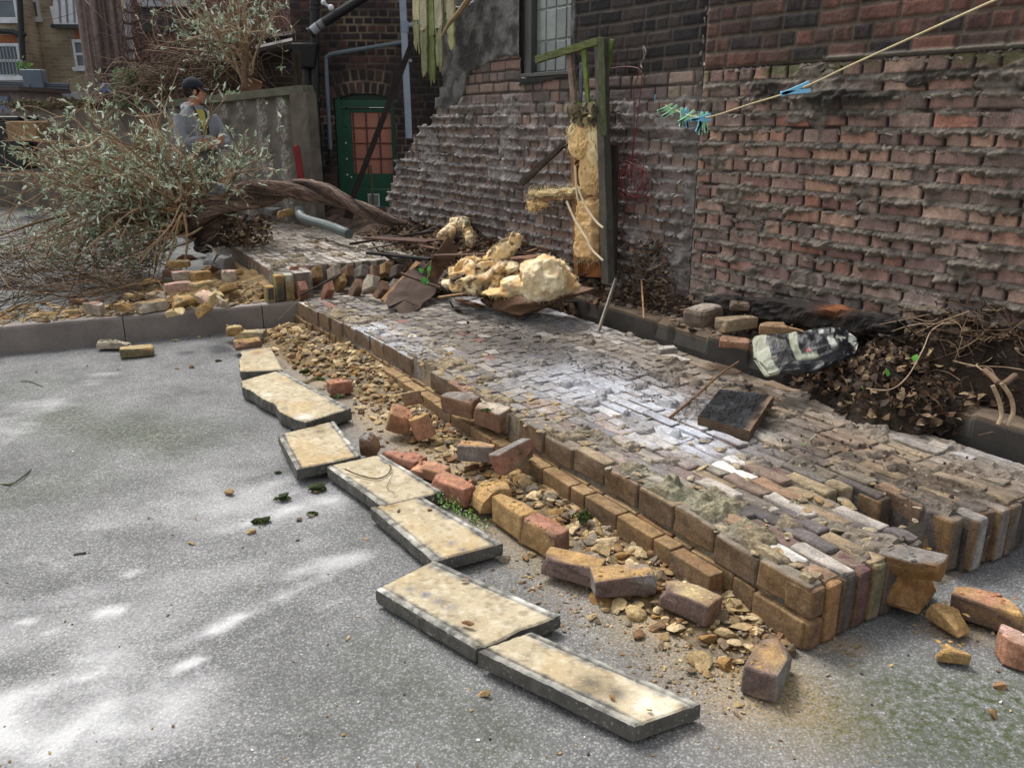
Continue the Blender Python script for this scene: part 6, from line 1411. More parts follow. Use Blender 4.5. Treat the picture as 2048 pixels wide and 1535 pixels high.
mb = MB(); plank(mb, D(592, 291, 9.8), D(606, 380, 9.8), .07, .03, (0, -1, .1), hx('#7d1f22'), .002, 6, 1, 6, .05); o = mb.build('red_stake', M_paint); tag(o, 'red painted wooden stake leaning on the concrete fence end', 'stake')
# low brick side extension with its gutter
def brickmat(name, c1, c2, cm, sc_=1., bump=True):
    m = bpy.data.materials.new(name); m.use_nodes = True; t = m.node_tree; N = t.nodes; K = t.links; b = N['Principled BSDF']; b.inputs['Roughness'].default_value = .95
    tc = N.new('ShaderNodeTexCoord'); sp = N.new('ShaderNodeSeparateXYZ'); K.new(tc.outputs['Object'], sp.inputs[0]); ad = N.new('ShaderNodeMath'); K.new(sp.outputs[0], ad.inputs[0]); K.new(sp.outputs[1], ad.inputs[1])
    cb = N.new('ShaderNodeCombineXYZ'); K.new(ad.outputs[0], cb.inputs[0]); K.new(sp.outputs[2], cb.inputs[1])
    br = N.new('ShaderNodeTexBrick'); br.inputs['Scale'].default_value = 1/sc_; br.inputs['Brick Width'].default_value = .235; br.inputs['Row Height'].default_value = .085; br.inputs['Mortar Size'].default_value = .008
    br.inputs['Color1'].default_value = (*c1, 1); br.inputs['Color2'].default_value = (*c2, 1); br.inputs['Mortar'].default_value = (*cm, 1); K.new(cb.outputs[0], br.inputs[0])
    n = N.new('ShaderNodeTexNoise'); n.inputs['Scale'].default_value = 1.2; n.inputs['Detail'].default_value = 6; K.new(tc.outputs['Object'], n.inputs[0])
    mr = N.new('ShaderNodeMapRange'); mr.inputs[1].default_value = .3; mr.inputs[2].default_value = .7; mr.inputs[3].default_value = .6; mr.inputs[4].default_value = 1.3; K.new(n.outputs[0], mr.inputs[0])
    vm = N.new('ShaderNodeVectorMath'); vm.operation = 'SCALE'; K.new(br.outputs[0], vm.inputs[0]); K.new(mr.outputs[0], vm.inputs['Scale']); K.new(vm.outputs[0], b.inputs['Base Color'])
    bp = N.new('ShaderNodeBump'); bp.inputs['Distance'].default_value = .01; bp.invert = True; K.new(br.outputs[1], bp.inputs['Height']); K.new(bp.outputs[0], b.inputs['Normal']); return m
MB_dark = brickmat('dark_brick', hx('#4a3632'), hx('#5a433b'), hx('#736557')); MB_red = brickmat('red_brick', hx('#6a4238'), hx('#583a34'), hx('#6a5c52')); MB_yel = brickmat('stock_brick', hx('#a89a7e'), hx('#8f836c'), hx('#b0aa9c'))
MB_grey = brickmat('sooty_brick', hx('#4c443e'), hx('#5b5149'), hx('#6d655c'))
def cuboid(mb, x0, x1, y0, y1, z0, z1, col=(.5, .5, .5)):
    V = [(x, y, z) for x in (x0, x1) for y in (y0, y1) for z in (z0, z1)]
    mb.add(V, [[0, 1, 3, 2], [4, 6, 7, 5], [0, 4, 5, 1], [2, 3, 7, 6], [0, 2, 6, 4], [1, 5, 7, 3]], c=col)
ex = thing('brick_outbuilding', 'low sooty brick outbuilding behind the concrete fence with a half-round gutter', 'building', D(530, 180, 12.2)*[1, 1, 0]+[0, 0, .28])
a = D(455, 118, 12.2); b = D(612, 92, 12.2)
mb = MB(); V = [(a[0], 12.2, .28), (b[0]+.1, 12.2, .28), (b[0]+.1, 12.2, b[2]), (a[0], 12.2, a[2]), (a[0], 15, .28), (b[0]+.1, 15, .28), (b[0]+.1, 15, b[2]+.6), (a[0], 15, a[2]+.6)]
mb.add(V, [[0, 1, 2, 3], [5, 4, 7, 6], [4, 0, 3, 7], [1, 5, 6, 2], [3, 2, 6, 7]], c=(.1, .09, .08)); mb.build('wall', MB_grey, ex)
mb = MB(); tube(mb, spline([D(430, 125, 12.0), D(500, 108, 12.0), D(590, 88, 12.0)], 10), .085, 12, hx('#3f3834')); mb.build('gutter', M_paint, ex)
mb = MB(); plank(mb, D(480, 88, 12.15), D(612, 70, 12.15), .25, .04, (0, 0, 1), hx('#33302e'), .02, 2, 1, 10, .1); mb.build('roof_edge', M_wood, ex)
mb = MB(); V, Q = rbox((.12, .05, .10), .02); mb.add(V@rot(0, 20, 0).T+D(503, 172, 11.6), Q, c=hx('#9a7358')); o = mb.build('stone_chunk', M_con); tag(o, 'pinkish broken stone balanced on the capping rail of the fence', 'stone')
# main red house far behind
X0, X1 = D(255, 0, 17)[0], D(640, 0, 17)[0]
rh = thing('brick_house', 'tall dull red brick house in the background behind the bare vines', 'house', (X0, 17, .28))
mb = MB(); cuboid(mb, X0, X1, 17, 22, .2, 9); mb.build('wall', MB_red, rh)
w0 = D(280, 14, 16.9); w1 = D(378, 14, 16.9); mb = MB(); cuboid(mb, w0[0], w1[0], 16.8, 16.99, w0[2], w0[2]+.16, hx('#9fa3a6')); cuboid(mb, w0[0], w0[0]+.08, 16.85, 16.99, w0[2]+.16, w0[2]+1.5, hx('#9fa3a6')); cuboid(mb, w1[0]-.08, w1[0], 16.85, 16.99, w0[2]+.16, w0[2]+1.5, hx('#9fa3a6')); wfr = mb.build('window_frame', M_paint, rh)
mb = MB(); cuboid(mb, w0[0]+.085, w1[0]-.085, 16.9, 16.98, w0[2]+.165, w0[2]+1.5, hx('#252a2e')); mb.build('pane', M_glass, wfr)
mb = MB(); cuboid(mb, w0[0]-.05, w1[0]+.05, 16.93, 16.985, w0[2]-.42, w0[2]-.01, hx('#2a2523')); mb.build('lintel', M_paint, rh)  # dark opening under the window, its shade painted as a flat near-black panel
mb = MB(); tube(mb, [D(252, -60, 14.6), D(262, 190, 14.6)], .045, 10, hx('#9fa6b2')); o = mb.build('drainpipe', M_paint); tag(o, 'pale grey vertical drainpipe beside the thick tree trunk', 'pipe')
mb = MB(); V = np.array([D(388, 108, 14), D(452, 100, 14), D(448, 116, 14), D(394, 122, 14)]); V2 = V+[0, 1.2, .12]; mb.add(np.concatenate([V, V2]), [[0, 3, 2, 1], [0, 1, 5, 4], [1, 2, 6, 5], [3, 0, 4, 7], [2, 3, 7, 6], [4, 5, 6, 7]], c=hx('#8b9096')); o = mb.build('skylight', M_paint); tag(o, 'small pale grey flat roof showing through the vines', 'roof')
mb = MB(); V, Q = rbox((.20, .3, .065), .02); mb.add(V+D(246, 177, 13.2), Q, c=hx('#2f5fa8')); o = mb.build('blue_crate', M_plastic); tag(o, 'blue plastic crate standing on the garden wall under the tree', 'crate')
# stock brick house at the far left
yh = thing('brick_house', 'yellow stock brick house at the far left with sash windows and a white mansard roof', 'house', (D(80, 100, 22)[0], 22, .28))
xa_, xb_, xc_ = D(-120, 100, 21.4)[0], D(41, 100, 21.4)[0], D(176, 100, 22.4)[0]
mb = MB(); cuboid(mb, xa_, xb_, 21.4, 28, .2, 9); 
zr = D(110, 50, 22.4)[2]; xm = D(112, 50, 22.4)[0]
cuboid(mb, xb_+.002, xm, 22.4, 28, .2, 9); cuboid(mb, xm+.002, xc_, 22.4, 28, .2, zr); mb.build('wall', MB_yel, yh)
mb = MB(); p0 = D(112, 50, 22.35); V = [(xm, 22.3, zr), (xc_+.6, 22.3, zr), (xc_+.6, 24.5, zr+4.2), (D(88, -8, 22.4)[0], 24.5, zr+4.2), (xm, 22.3, zr+.1), (xc_+.6, 22.3, zr+.1), (xc_+.6, 24.5, zr+4.3), (D(88, -8, 22.4)[0], 24.5, zr+4.3)]
V = [(xm, 22.3, zr), (xc_+.6, 22.3, zr), (xc_+.6, 22.9, zr+2.6), (xm-.55, 22.9, zr+2.6)]; V = V+[(x, y+.3, z_) for x, y, z_ in V]
mb.add(V, [[0, 1, 2, 3], [5, 4, 7, 6], [4, 0, 3, 7], [1, 5, 6, 2], [3, 2, 6, 7], [0, 4, 5, 1]], c=hx('#dde1e6')); rf = mb.build('roof', M_paint, yh)
mb = MB(); cuboid(mb, xm-.03, xc_, 22.2, 22.3, zr-.09, zr, hx('#3a3d42')); mb.build('roof_gutter', M_paint, yh)
mb = MB()
for k in (.25, .5, .75): plank(mb, (xm+(xc_-xm)*k, 22.28, zr+.05), (xm+(xc_-xm)*k-.05, 22.86, zr+2.5), .04, .02, (0, -1, .2), hx('#7f868f'), .001)
mb.build('roof_seams', M_paint, rf)
def sash(px0, py0, px1, py1, Yd, parent, bars=False):
    a, b = D(px0, py1, Yd-.02), D(px1, py0, Yd-.02); f = MB(); w_ = .06
    cuboid(f, a[0]-w_, a[0], Yd-.08, Yd-.005, a[2]-w_, b[2]+w_, hx('#c9ced2')); cuboid(f, b[0], b[0]+w_, Yd-.08, Yd-.005, a[2]-w_, b[2]+w_, hx('#c9ced2')); cuboid(f, a[0]-.12, b[0]+.12, Yd-.14, Yd-.085, a[2]-w_*2, a[2]-w_*.4, hx('#c9ced2'))
    cuboid(f, a[0]+.001, b[0]-.001, Yd-.07, Yd-.006, a[2]-w_*.38, a[2]+w_*.2, hx('#c9ced2')); cuboid(f, a[0]+.001, b[0]-.001, Yd-.07, Yd-.006, b[2]-.01, b[2]+w_, hx('#c9ced2')); m_ = (a[2]+b[2])/2; cuboid(f, a[0]+.001, b[0]-.001, Yd-.075, Yd-.03, m_-.03, m_+.03, hx('#c9ced2'))
    fo = f.build('window', M_paint, parent); g_ = MB(); cuboid(g_, a[0]+.002, b[0]-.002, Yd-.028, Yd-.007, a[2]+w_*.2, b[2]-.012, hx('#56636b')); g_.build('pane', M_glass, fo)
    if bars:
        g_ = MB()
        for k in range(7): x = a[0]+(b[0]-a[0])*(k+.5)/7; tube(g_, [(x, Yd-.12, a[2]), (x, Yd-.12, b[2])], .012, 6, hx('#8c959c'))
        g_.build('window_bars', M_metal, fo)
sash(-6, -40, 22, 36, 21.4, yh); sash(-4, 92, 34, 150, 21.4, yh, True); sash(60, -30, 68, 34, 22.4, yh); sash(158, 84, 166, 132, 22.4, yh)
mb = MB()
for x0_, x1_, y0_, y1_, Yd in ((-10, 33, 70, 86, 21.4), (40, 54, 95, 112, 22.4), (152, 168, 62, 80, 22.4)):
    mb = MB(); a, b = D(x0_, y1_, Yd), D(x1_, y0_, Yd); cuboid(mb, a[0], b[0], Yd-.02, Yd-.002, a[2], b[2], hx('#8f5d44')); mb.build('lintel', M_wall, yh)
mb = MB(); tube(mb, [D(36, -60, 21.2), D(46, 120, 21.2)], .07, 8, hx('#1c1e22')); tube(mb, spline([D(-10, 62, 21.2), D(25, 64, 21.2), D(42, 72, 21.2), D(50, 66, 21.2)], 10), .06, 8, hx('#1c1e22')); mb.build('drainpipe', M_paint, yh)
mb = MB(); a, b = D(34, 207, 17.2), D(122, 172, 17.2); cuboid(mb, a[0], b[0]+.3, 17.2, 19, .28, b[2]-.1, hx('#b5bac2')); o = mb.build('white_outbuilding', M_paint); tag(o, 'white rendered outbuilding beyond the garden wall at the left', 'building')
mb = MB()
for k, y_ in enumerate((165, 169, 174)): tube(mb, [D(-20, y_-3, 16.8), D(138, y_+4, 16.8)], .03, 6, hx('#4a4f58'))
tube(mb, [D(58, 168, 16.7), D(60, 198, 16.7)], .03, 6, hx('#5a606a')); o = mb.build('service_pipes', M_paint); tag(o, 'run of dark service pipes above the white outbuilding', 'pipes')
mb = MB(); V, Q = rbox((.19, .1, .17), .02); mb.add(V+D(70, 158, 16.8), Q, c=hx('#596573')); o = mb.build('meter_box', M_paint); tag(o, 'blue grey meter box on top of the white outbuilding', 'box')
pt_ = thing('pot_plant', 'small potted plant on the ledge under the barred window', 'plant', D(48, 140, 17.4)); mb = MB(); tube(mb, [D(48, 152, 17.4), D(48, 142, 17.4)], .07, 10, hx('#33363a')); mb.build('pot', M_paint, pt_)
mb = MB(); rgx = np.random.RandomState(5)
for i in range(50): leaf(mb, D(46, 136, 17.4)+rgx.normal(size=3)*.07, .08, rot(*rgx.uniform(-80, 80, 3)), hx('#54793c'), .3, .2)
mb.build('foliage', M_leaf, pt_)
sh = thing('shed', 'small shed with a ribbed blue grey door at the left edge', 'shed', (D(10, 250, 15.5)[0], 15.5, .28)); a, b = D(-60, 262, 15.5), D(36, 182, 15.5)
mb = MB(); cuboid(mb, a[0], b[0], 15.5, 17, .28, b[2], hx('#8a7f80')); mb.build('wall', M_con, sh); mb = MB(); a, b = D(-30, 280, 15.4), D(13, 191, 15.4)
for i in range(12):
    z0_ = .3+(b[2]-.3)*i/12; z1_ = .3+(b[2]-.3)*(i+1)/12-.012; cuboid(mb, a[0], b[0], 15.42, 15.49, z0_, z1_, hx('#6d7c90'))
mb.build('door', M_paint, sh); mb = MB(); a = D(-60, 190, 15.3); b = D(38, 181, 15.3); cuboid(mb, a[0], b[0], 15.3, 17.1, b[2]+.002, b[2]+.07, hx('#4f4440')); mb.build('roof', M_paint, sh)
bn = thing('wheelie_bin', 'black bin standing by the shed at the left edge', 'bin', D(25, 262, 13.4)*[1, 1, 0]+[0, 0, .28]); c = D(25, 250, 13.4)
mb = MB(); V, Q = rbox((.22, .25, .36), .04); V[:, :2] *= (1+.12*V[:, 2:3]/.36); mb.add(V+[c[0], 13.4, c[2]-.42+.12], Q, c=hx('#17191b')); mb.build('body', M_plastic, bn); mb = MB(); V, Q = rbox((.27, .30, .03), .02); mb.add(V+[c[0], 13.4, c[2]+.10], Q, c=hx('#1d1f22')); mb.build('lid', M_plastic, bn)
# ================================================================== PIPES ON THE DOOR WALL
GP = hx('#8a93a0'); BP = hx('#17171a')
def pipe(name, pts, r_, col, label, group=None, seg=12, Yd=10.8, mat=None, n=0, extra=None, cat='pipe'):
    P = [D(x, y, Yd) if len(q) == 0 else D(x, y, q[0]) for x, y, *q in pts]; mb = MB(); tube(mb, P if not n else spline(P, n), r_, seg, col)
    if extra: extra(mb)
    o = mb.build(name, mat or M_paint, smooth=False); tag(o, label, cat, group); return o
def coll(pts, r_, col, Yd=10.8):
    def f(mb):
        for x, y, dy in pts: tube(mb, [D(x, y, Yd), D(x, y+dy, Yd)], r_, 12, col)
    return f
pipe('drainpipe', [(802, -70), (818, 276)], .042, GP, 'pale blue grey drainpipe running down beside the green door', extra=coll([(809, 42, 22), (816, 118, 6)], .050, GP*.8))
pipe('branch_pipe', [(812, 52), (832, 46), (850, 44)], .026, GP*.9, 'short grey branch pipe at the head of the drainpipe')
pipe('waste_pipe', [(806, 84), (660, 108), (652, 114), (652, 122), (661, 302)], .024, hx('#59636a'), 'grey waste pipe slanting down left from the drainpipe over the door')
pipe('soil_pipe', [(628, -70), (630, 200), (644, 440)], .055, BP, 'black soil pipe, right one of the pair left of the green door', extra=coll([(629, 2, 8), (629, 14, 6), (632, 195, 8), (643, 318, 14)], .068, BP))
pipe('soil_pipe', [(612, 125), (616, 210), (634, 440)], .050, BP, 'black soil pipe, left one of the pair under the hopper', extra=coll([(614, 160, 8), (618, 225, 6)], .062, BP))
mb = MB(); V, Q = rbox((.13, .10, .14), .02); V[:, :2] *= (1+.25*V[:, 2:3]/.14); mb.add(V+D(613, 112, 10.75), Q, c=BP); o = mb.build('rainwater_hopper', M_paint); tag(o, 'black square hopper head on top of the left soil pipe', 'hopper')
pipe('elbow_pipe', [(661, 298), (661, 312), (655, 322), (642, 326)], .036, BP, 'black elbow joining the waste pipe to the soil pipe', n=10)
pts_ = spline([D(620, 66, 10.6), D(640, 50, 10.6), D(690, 18, 10.55), D(760, -26, 10.5)], 40); cc = np.tile(BP, (40, 1)); rgx = np.random.RandomState(2)
cc[4:12] = hx('#8d9196'); cc[13:16] = hx('#6f7378'); mb = MB(); tube(mb, pts_, .055, 14, cc); tube(mb, pts_[0:3]+[0, 0, 0], .07, 12, BP); o = mb.build('diagonal_pipe', M_paint); tag(o, 'thick black diagonal pipe streaked with white at its lower bend', 'pipe')
mb = MB(); tube(mb, spline([D(644, 2, 10.5), D(650, 8, 10.5), D(660, 14, 10.5)], 6), .016, 8, hx('#b0b4b8')); V, F = ICO[2]; mb.add(V*.035+D(662, 15, 10.5), t=F, c=hx('#c9ccd0')); mb.add(V*.03+D(647, 5, 10.5), t=F, c=hx('#b9bcc0')); o = mb.build('overflow_pipe', M_plastic); tag(o, 'small white overflow spout above the diagonal black pipe', 'pipe')
mb = MB(); plank(mb, D(838, 50, 9.9), D(816, 105, 9.9), .055, .03, (0, -1, 0), hx('#1f1a18'), .002, 1); plank(mb, D(817, 104, 9.9), D(704, 398, 9.7), .06, .03, (0, -1, 0), hx('#241d1a'), .003, 2, 1, 14); plank(mb, D(703, 400, 9.68), D(697, 436, 9.68), .10, .04, (0, -1, 0), hx('#2a221d'), .01, 3); o = mb.build('timber_strut', M_wood); tag(o, 'long thin blackened strut leaning diagonally across the green door', 'strut')
mb = MB(); tube(mb, spline([D(741, 330, 9.9), D(744, 360, 9.9), D(746, 415, 9.9)], 8), .012, 5, hx('#4d4a30')); o = mb.build('vine', M_twig); tag(o, 'thin vine stem hanging in front of the door vent', 'vine')
mb = MB()
for i, pts in enumerate([[(592, 110), (600, 250), (612, 330), (628, 430)], [(598, 100), (607, 240), (625, 350), (640, 445)], [(586, 105), (595, 160), (606, 260), (618, 420)]]): tube(mb, spline([D(x, y, 10.2) for x, y in pts], 24), .018, 6, hx('#33291f'))
o = mb.build('dead_ivy', M_bark); tag(o, 'dead ivy stems running down beside the black soil pipes', 'ivy')
# hanging remains of a board fence at the wall end
fp = thing('fence_panel', 'broken remains of a close boarded fence, pale above and mossy green below', 'fence', Wp(860, 0, .3))
for i, (x0_, xt, yb_, c1) in enumerate([(834, 832, 95, '#a39c7c'), (850, 845, 142, '#8f8a6e'), (866, 858, 168, '#6f7a48'), (880, 875, 132, '#9a957c'), (893, 890, 60, '#6b6a4c'), (903, 901, 88, '#958d72')]):
    mb = MB(); a = Wp(xt, -70, .30+.02*(i % 2)); m_ = Wp(xt+(x0_-xt)*.6, yb_*.42, .30+.02*(i % 2)); b = Wp(x0_, yb_, .30+.02*(i % 2)); w_ = .125 if i != 4 else .07
    plank(mb, a, m_, w_, .016, up_, hx(c1), .003, i, 1, 6, .02); plank(mb, m_, b, w_*.98, .016, up_, mix(hx(c1), hx('#55622f'), .55).reshape(3)*(.8 if i != 5 else 1.4), .003, i+9, .75, 6, .5); mb.build('board', M_wood, fp)
mb = MB(); tube(mb, spline([Wp(884, 72, .42), Wp(900, 45, .40), Wp(918, 25, .38), Wp(945, -12, .36)], 14), np.linspace(.012, .028, 14), 7, hx('#7d6a4e')); o = mb.build('branch', M_twig); tag(o, 'broken bare branch caught beside the mossy fence boards', 'branch')
# dark band of old render under the ledge, white cable ends etc.
mb = MB(); tube(mb, spline([Wp(902, 12, .2), Wp(925, 14, .25), Wp(948, 2, .22)], 8), .008, 6, hx('#9aa0a8')); o = mb.build('cable', M_plastic); tag(o, 'short grey cable end by the broken fence boards', 'cable')
# ================================================================== FALLEN BUSH
def branch_tree(root, targets, mw, ml, seed, r0=.016, sub=7, twl=.35, leafs=6, lsize=.042, cols=None, lc=None, droop=.25, depth_dir=None):
    rgx = np.random.RandomState(seed); cols = cols or [hx('#8a7259'), hx('#9c8469'), hx('#6d5a46'), hx('#ab9478')]; lc = lc or [hx('#9aaa90'), hx('#b0bda8'), hx('#82967a'), hx('#c6d0c2'), hx('#74886a')]
    for ti, tg in enumerate(targets):
        R0 = root(rgx); T_ = np.asarray(tg); L = np.linalg.norm(T_-R0); mid = R0+(T_-R0)*.5+np.array([0, 0, droop*L*rgx.uniform(.1, .9)])+rgx.normal(size=3)*.06*L
        P = spline([R0, (R0+mid)/2+rgx.normal(size=3)*.03*L, mid, (mid+T_)/2+rgx.normal(size=3)*.04*L, T_], 18); rr = np.linspace(r0, .003, 18)*rgx.uniform(.6, 1.2)
        c = cols[rgx.randint(len(cols))]*rgx.uniform(.8, 1.15); tube(mw, P, rr, 6, c, cap=False)
        for k in range(sub):
            i = rgx.randint(5, 17); p = P[i]; d = (P[min(i+1, 17)]-P[i-1]); d /= np.linalg.norm(d); d2 = d*.7+rgx.normal(size=3)*.55+[0, 0, .15]; d2 /= np.linalg.norm(d2); l = twl*rgx.uniform(.4, 1.3)
            Q_ = spline([p, p+d2*l*.5+rgx.normal(size=3)*.04*l, p+d2*l+rgx.normal(size=3)*.15*l+[0, 0, -.05*l]], 8); tube(mw, Q_, np.linspace(.0045, .0016, 8), 4, c, cap=False)
            for m_ in range(leafs):
                f = rgx.randint(2, 8); q = Q_[f]+rgx.normal(size=3)*.006; e = (Q_[f]-Q_[f-1]); e /= np.linalg.norm(e)+1e-9
                for s_ in (0, 1):
                    dl = e*.6+rgx.normal(size=3)*.6; dl /= np.linalg.norm(dl); ax1 = np.cross(dl, [0, 0, 1]); ax1 /= np.linalg.norm(ax1)+1e-9; nn = np.cross(ax1, dl); a_ = rgx.uniform(-1.2, 1.2); ax2 = ax1*math.cos(a_)+nn*math.sin(a_)
                    M = np.stack([ax2, dl, np.cross(ax2, dl)], 1); leaf(ml, q, lsize*rgx.uniform(.6, 1.35), M, lc[rgx.randint(len(lc))]*rgx.uniform(.75, 1.2), .17, .12)
                if rgx.rand() < .35:
                    d3 = d2+rgx.normal(size=3)*.6; d3 /= np.linalg.norm(d3); tube(mw, [Q_[f], Q_[f]+d3*l*.35], .0015, 3, c, cap=False)
Rt = D(388, 440, 8.1)
bush = thing('fallen_bush', 'uprooted shrub toppled onto the terrace with a thick twisted trunk and silvery green leaves', 'shrub', G(395, 475, .4))
TP = [D(392, 478, 8.0), D(400, 455, 8.05), D(420, 428, 8.1), (D(450, 408, 8.2)), D(490, 393, 8.3), D(540, 384, 8.35), D(590, 376, 8.4), D(640, 384, 8.4), D(690, 402, 8.35), D(735, 424, 8.3), D(775, 440, 8.3), D(815, 446, 8.3)]
P = spline(TP, 130); n = len(P); t_ = np.linspace(0, 1, n); rad = np.interp(t_, [0, .08, .18, .35, .55, .75, .9, 1], [.14, .17, .145, .108, .092, .072, .045, .02])
seg = 80; T_ = np.gradient(P, axis=0); T_ /= np.linalg.norm(T_, axis=1)[:, None]; N_ = np.cross(T_[0], [0, 1, 0]); N_ /= np.linalg.norm(N_); V = []; C = []; an = np.linspace(0, 2*np.pi, seg, endpoint=False); s_ = 0
for i in range(n):
    N_ = N_-T_[i]*(N_@T_[i]); N_ /= np.linalg.norm(N_); B_ = np.cross(T_[i], N_); s_ += np.linalg.norm(P[i]-P[i-1]) if i else 0
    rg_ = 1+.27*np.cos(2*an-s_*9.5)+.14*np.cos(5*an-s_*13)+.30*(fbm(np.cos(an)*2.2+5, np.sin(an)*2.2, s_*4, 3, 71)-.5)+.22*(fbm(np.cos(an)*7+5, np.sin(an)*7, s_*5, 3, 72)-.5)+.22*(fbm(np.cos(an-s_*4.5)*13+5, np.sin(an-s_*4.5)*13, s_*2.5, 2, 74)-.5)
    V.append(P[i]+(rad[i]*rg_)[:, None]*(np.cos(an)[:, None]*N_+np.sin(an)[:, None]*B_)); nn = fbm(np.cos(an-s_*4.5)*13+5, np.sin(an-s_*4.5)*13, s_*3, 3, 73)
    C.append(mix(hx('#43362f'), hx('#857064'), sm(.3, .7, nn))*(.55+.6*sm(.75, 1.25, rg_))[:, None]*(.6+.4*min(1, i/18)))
V = np.concatenate(V+[P[:1], P[-1:]]); C = np.concatenate(C+[[hx('#2a1f18')]]*2); i = np.arange(n-1)[:, None]*seg; j = np.arange(seg)[None]; k = (j+1) % seg
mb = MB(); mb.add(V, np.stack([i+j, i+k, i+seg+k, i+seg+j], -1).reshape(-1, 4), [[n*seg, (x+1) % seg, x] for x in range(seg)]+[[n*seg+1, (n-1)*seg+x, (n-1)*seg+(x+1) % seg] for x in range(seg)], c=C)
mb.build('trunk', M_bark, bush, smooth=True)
mw = MB(); ml = MB()
tube(mw, spline([D(385, 440, 8.1), D(376, 400, 8.05), D(362, 372, 8.0), D(352, 345, 8.0), D(362, 318, 8.1)], 20), np.linspace(.035, .014, 20), 8, hx('#7d6248'))
tube(mw, spline([D(390, 430, 8.1), D(380, 395, 8.1), D(368, 360, 8.1), D(375, 330, 8.1)], 16), np.linspace(.035, .012, 16), 8, hx('#6d553e'))
tube(mw, spline([D(392, 410, 8.1), D(320, 398, 7.9), D(250, 365, 7.8), D(190, 358, 7.7)], 20), np.linspace(.03, .012, 20), 8, hx('#6d553e'))
tube(mw, spline([D(385, 450, 8.0), D(330, 452, 7.8), D(250, 440, 7.6), D(190, 468, 7.5), D(158, 505, 7.4), D(150, 540, 7.4)], 26), np.linspace(.045, .012, 26), 8, hx('#5d4836'))
tube(mw, spline([D(380, 440, 8.0), D(300, 425, 7.7), D(200, 418, 7.5), D(90, 440, 7.3), D(0, 470, 7.2)], 26), np.linspace(.028, .008, 26), 8, hx('#6d563f'))
for pts in ([(365, 425), (340, 470), (318, 510), (305, 565)], [(360, 432), (348, 480), (330, 540), (322, 575)], [(368, 428), (374, 470), (372, 505), (366, 530)], [(345, 452), (325, 450), (318, 478), (312, 515)], [(350, 405), (362, 390), (352, 360)], [(250, 470), (210, 472), (190, 505), (188, 535)]): tube(mw, spline([D(x, y, 7.4) for x, y in pts], 16), np.linspace(.011, .006, 16), 6, hx('#a8896a'))
mb = MB(); plank(mb, D(330, 418, 7.8), D(355, 420, 7.8), .045, .03, (0, -1, 0), hx('#b8966c'), .006, 3, .6, 6, .3); mb.build('snapped_wood', M_wood, bush)
rgx = np.random.RandomState(90); tg = []
for i in range(78):
    a = rgx.rand(); x_ = rgx.uniform(-40, 330); y_ = rgx.uniform(200+abs(x_-170)*.35, 560) if x_ < 300 else rgx.uniform(240, 420); tg.append(D(x_, y_, rgx.uniform(6.6, 8.6)))
for i in range(26): tg.append(D(rgx.uniform(-20, 300), rgx.uniform(480, 585), rgx.uniform(6.7, 7.6)))
for i in range(9): tg.append(D(rgx.uniform(330, 450), rgx.uniform(270, 390), rgx.uniform(7.4, 8.4)))
tg += [D(452, 195, 8.3), D(335, 205, 8.0), D(300, 200, 8.0)]
for i in range(8): tg.append(D(rgx.uniform(470, 570), rgx.uniform(270, 400), rgx.uniform(7.8, 8.6)))
for q in tg: q[2] = max(q[2], .24)
branch_tree(lambda r: Rt+r.normal(size=3)*[.07, .08, .05], tg, mw, ml, 91, .012, 7, .42, 4, .05)
mw.build('branches', M_twig, bush, smooth=True); ml.build('foliage', M_leaf, bush)
# tangle of bare fine twigs under the bush
mb = MB(); rgx = np.random.RandomState(92)
for i in range(900):
    x_ = rgx.uniform(-10, 340); y_ = rgx.uniform(455, 595)-.0; p = G(x_, y_, .29+rgx.rand()*.18); d = np.array([-1, rgx.uniform(-.6, .3), rgx.uniform(-.2, .35)])+rgx.normal(size=3)*.45; d /= np.linalg.norm(d); l = rgx.uniform(.15, .5)
    tube(mb, spline([p, p+d*l*.5+rgx.normal(size=3)*.03, p+d*l+rgx.normal(size=3)*.05], 5), rgx.uniform(.0015, .0035), 3, TW[rgx.randint(5)]*rgx.uniform(.9, 1.5), cap=False)
o = mb.build('twigs', M_twig); tag(o, 'mat of fine bare twigs under the fallen bush', 'twigs', kind='stuff')
def pl(r_):
    return D(r_.uniform(415, 540), r_.uniform(425, 480), r_.uniform(8.0, 8.8))+[0, 0, -.05]
litter('leaf_litter', 'dead leaves caught between the trunk and the terrace slab', 420, pl, .03, .09, 93)
twigs('twigs', 'bare pale twigs between the trunk and the terrace slab', 160, pl, .3, .004, 94, TW+[hx('#9a8a74')])
# standing shrub on the bank behind
s2_ = thing('standing_shrub', 'sparse shrub with pale green leaves growing above the fence', 'shrub', D(492, 182, 11.4)); mw = MB(); ml = MB(); rgx = np.random.RandomState(95)
R2 = D(490, 180, 11.4); tube(mw, spline([R2, D(489, 140, 11.4), D(500, 85, 11.4), D(512, 30, 11.4)], 16), np.linspace(.05, .02, 16), 8, hx('#7a6250'))
tg = [D(rgx.uniform(285, 580), rgx.uniform(-70, 95), rgx.uniform(10.6, 12.4)) for i in range(34)]+[D(rgx.uniform(400, 520), rgx.uniform(60, 160), rgx.uniform(11, 12)) for i in range(7)]
branch_tree(lambda r: D(492+r.uniform(-4, 14), r.uniform(60, 180), 11.4), tg, mw, ml, 96, .016, 6, .4, 3, .062, droop=.1)
mw.build('branches', M_twig, s2_, smooth=True); ml.build('foliage', M_leaf, s2_)
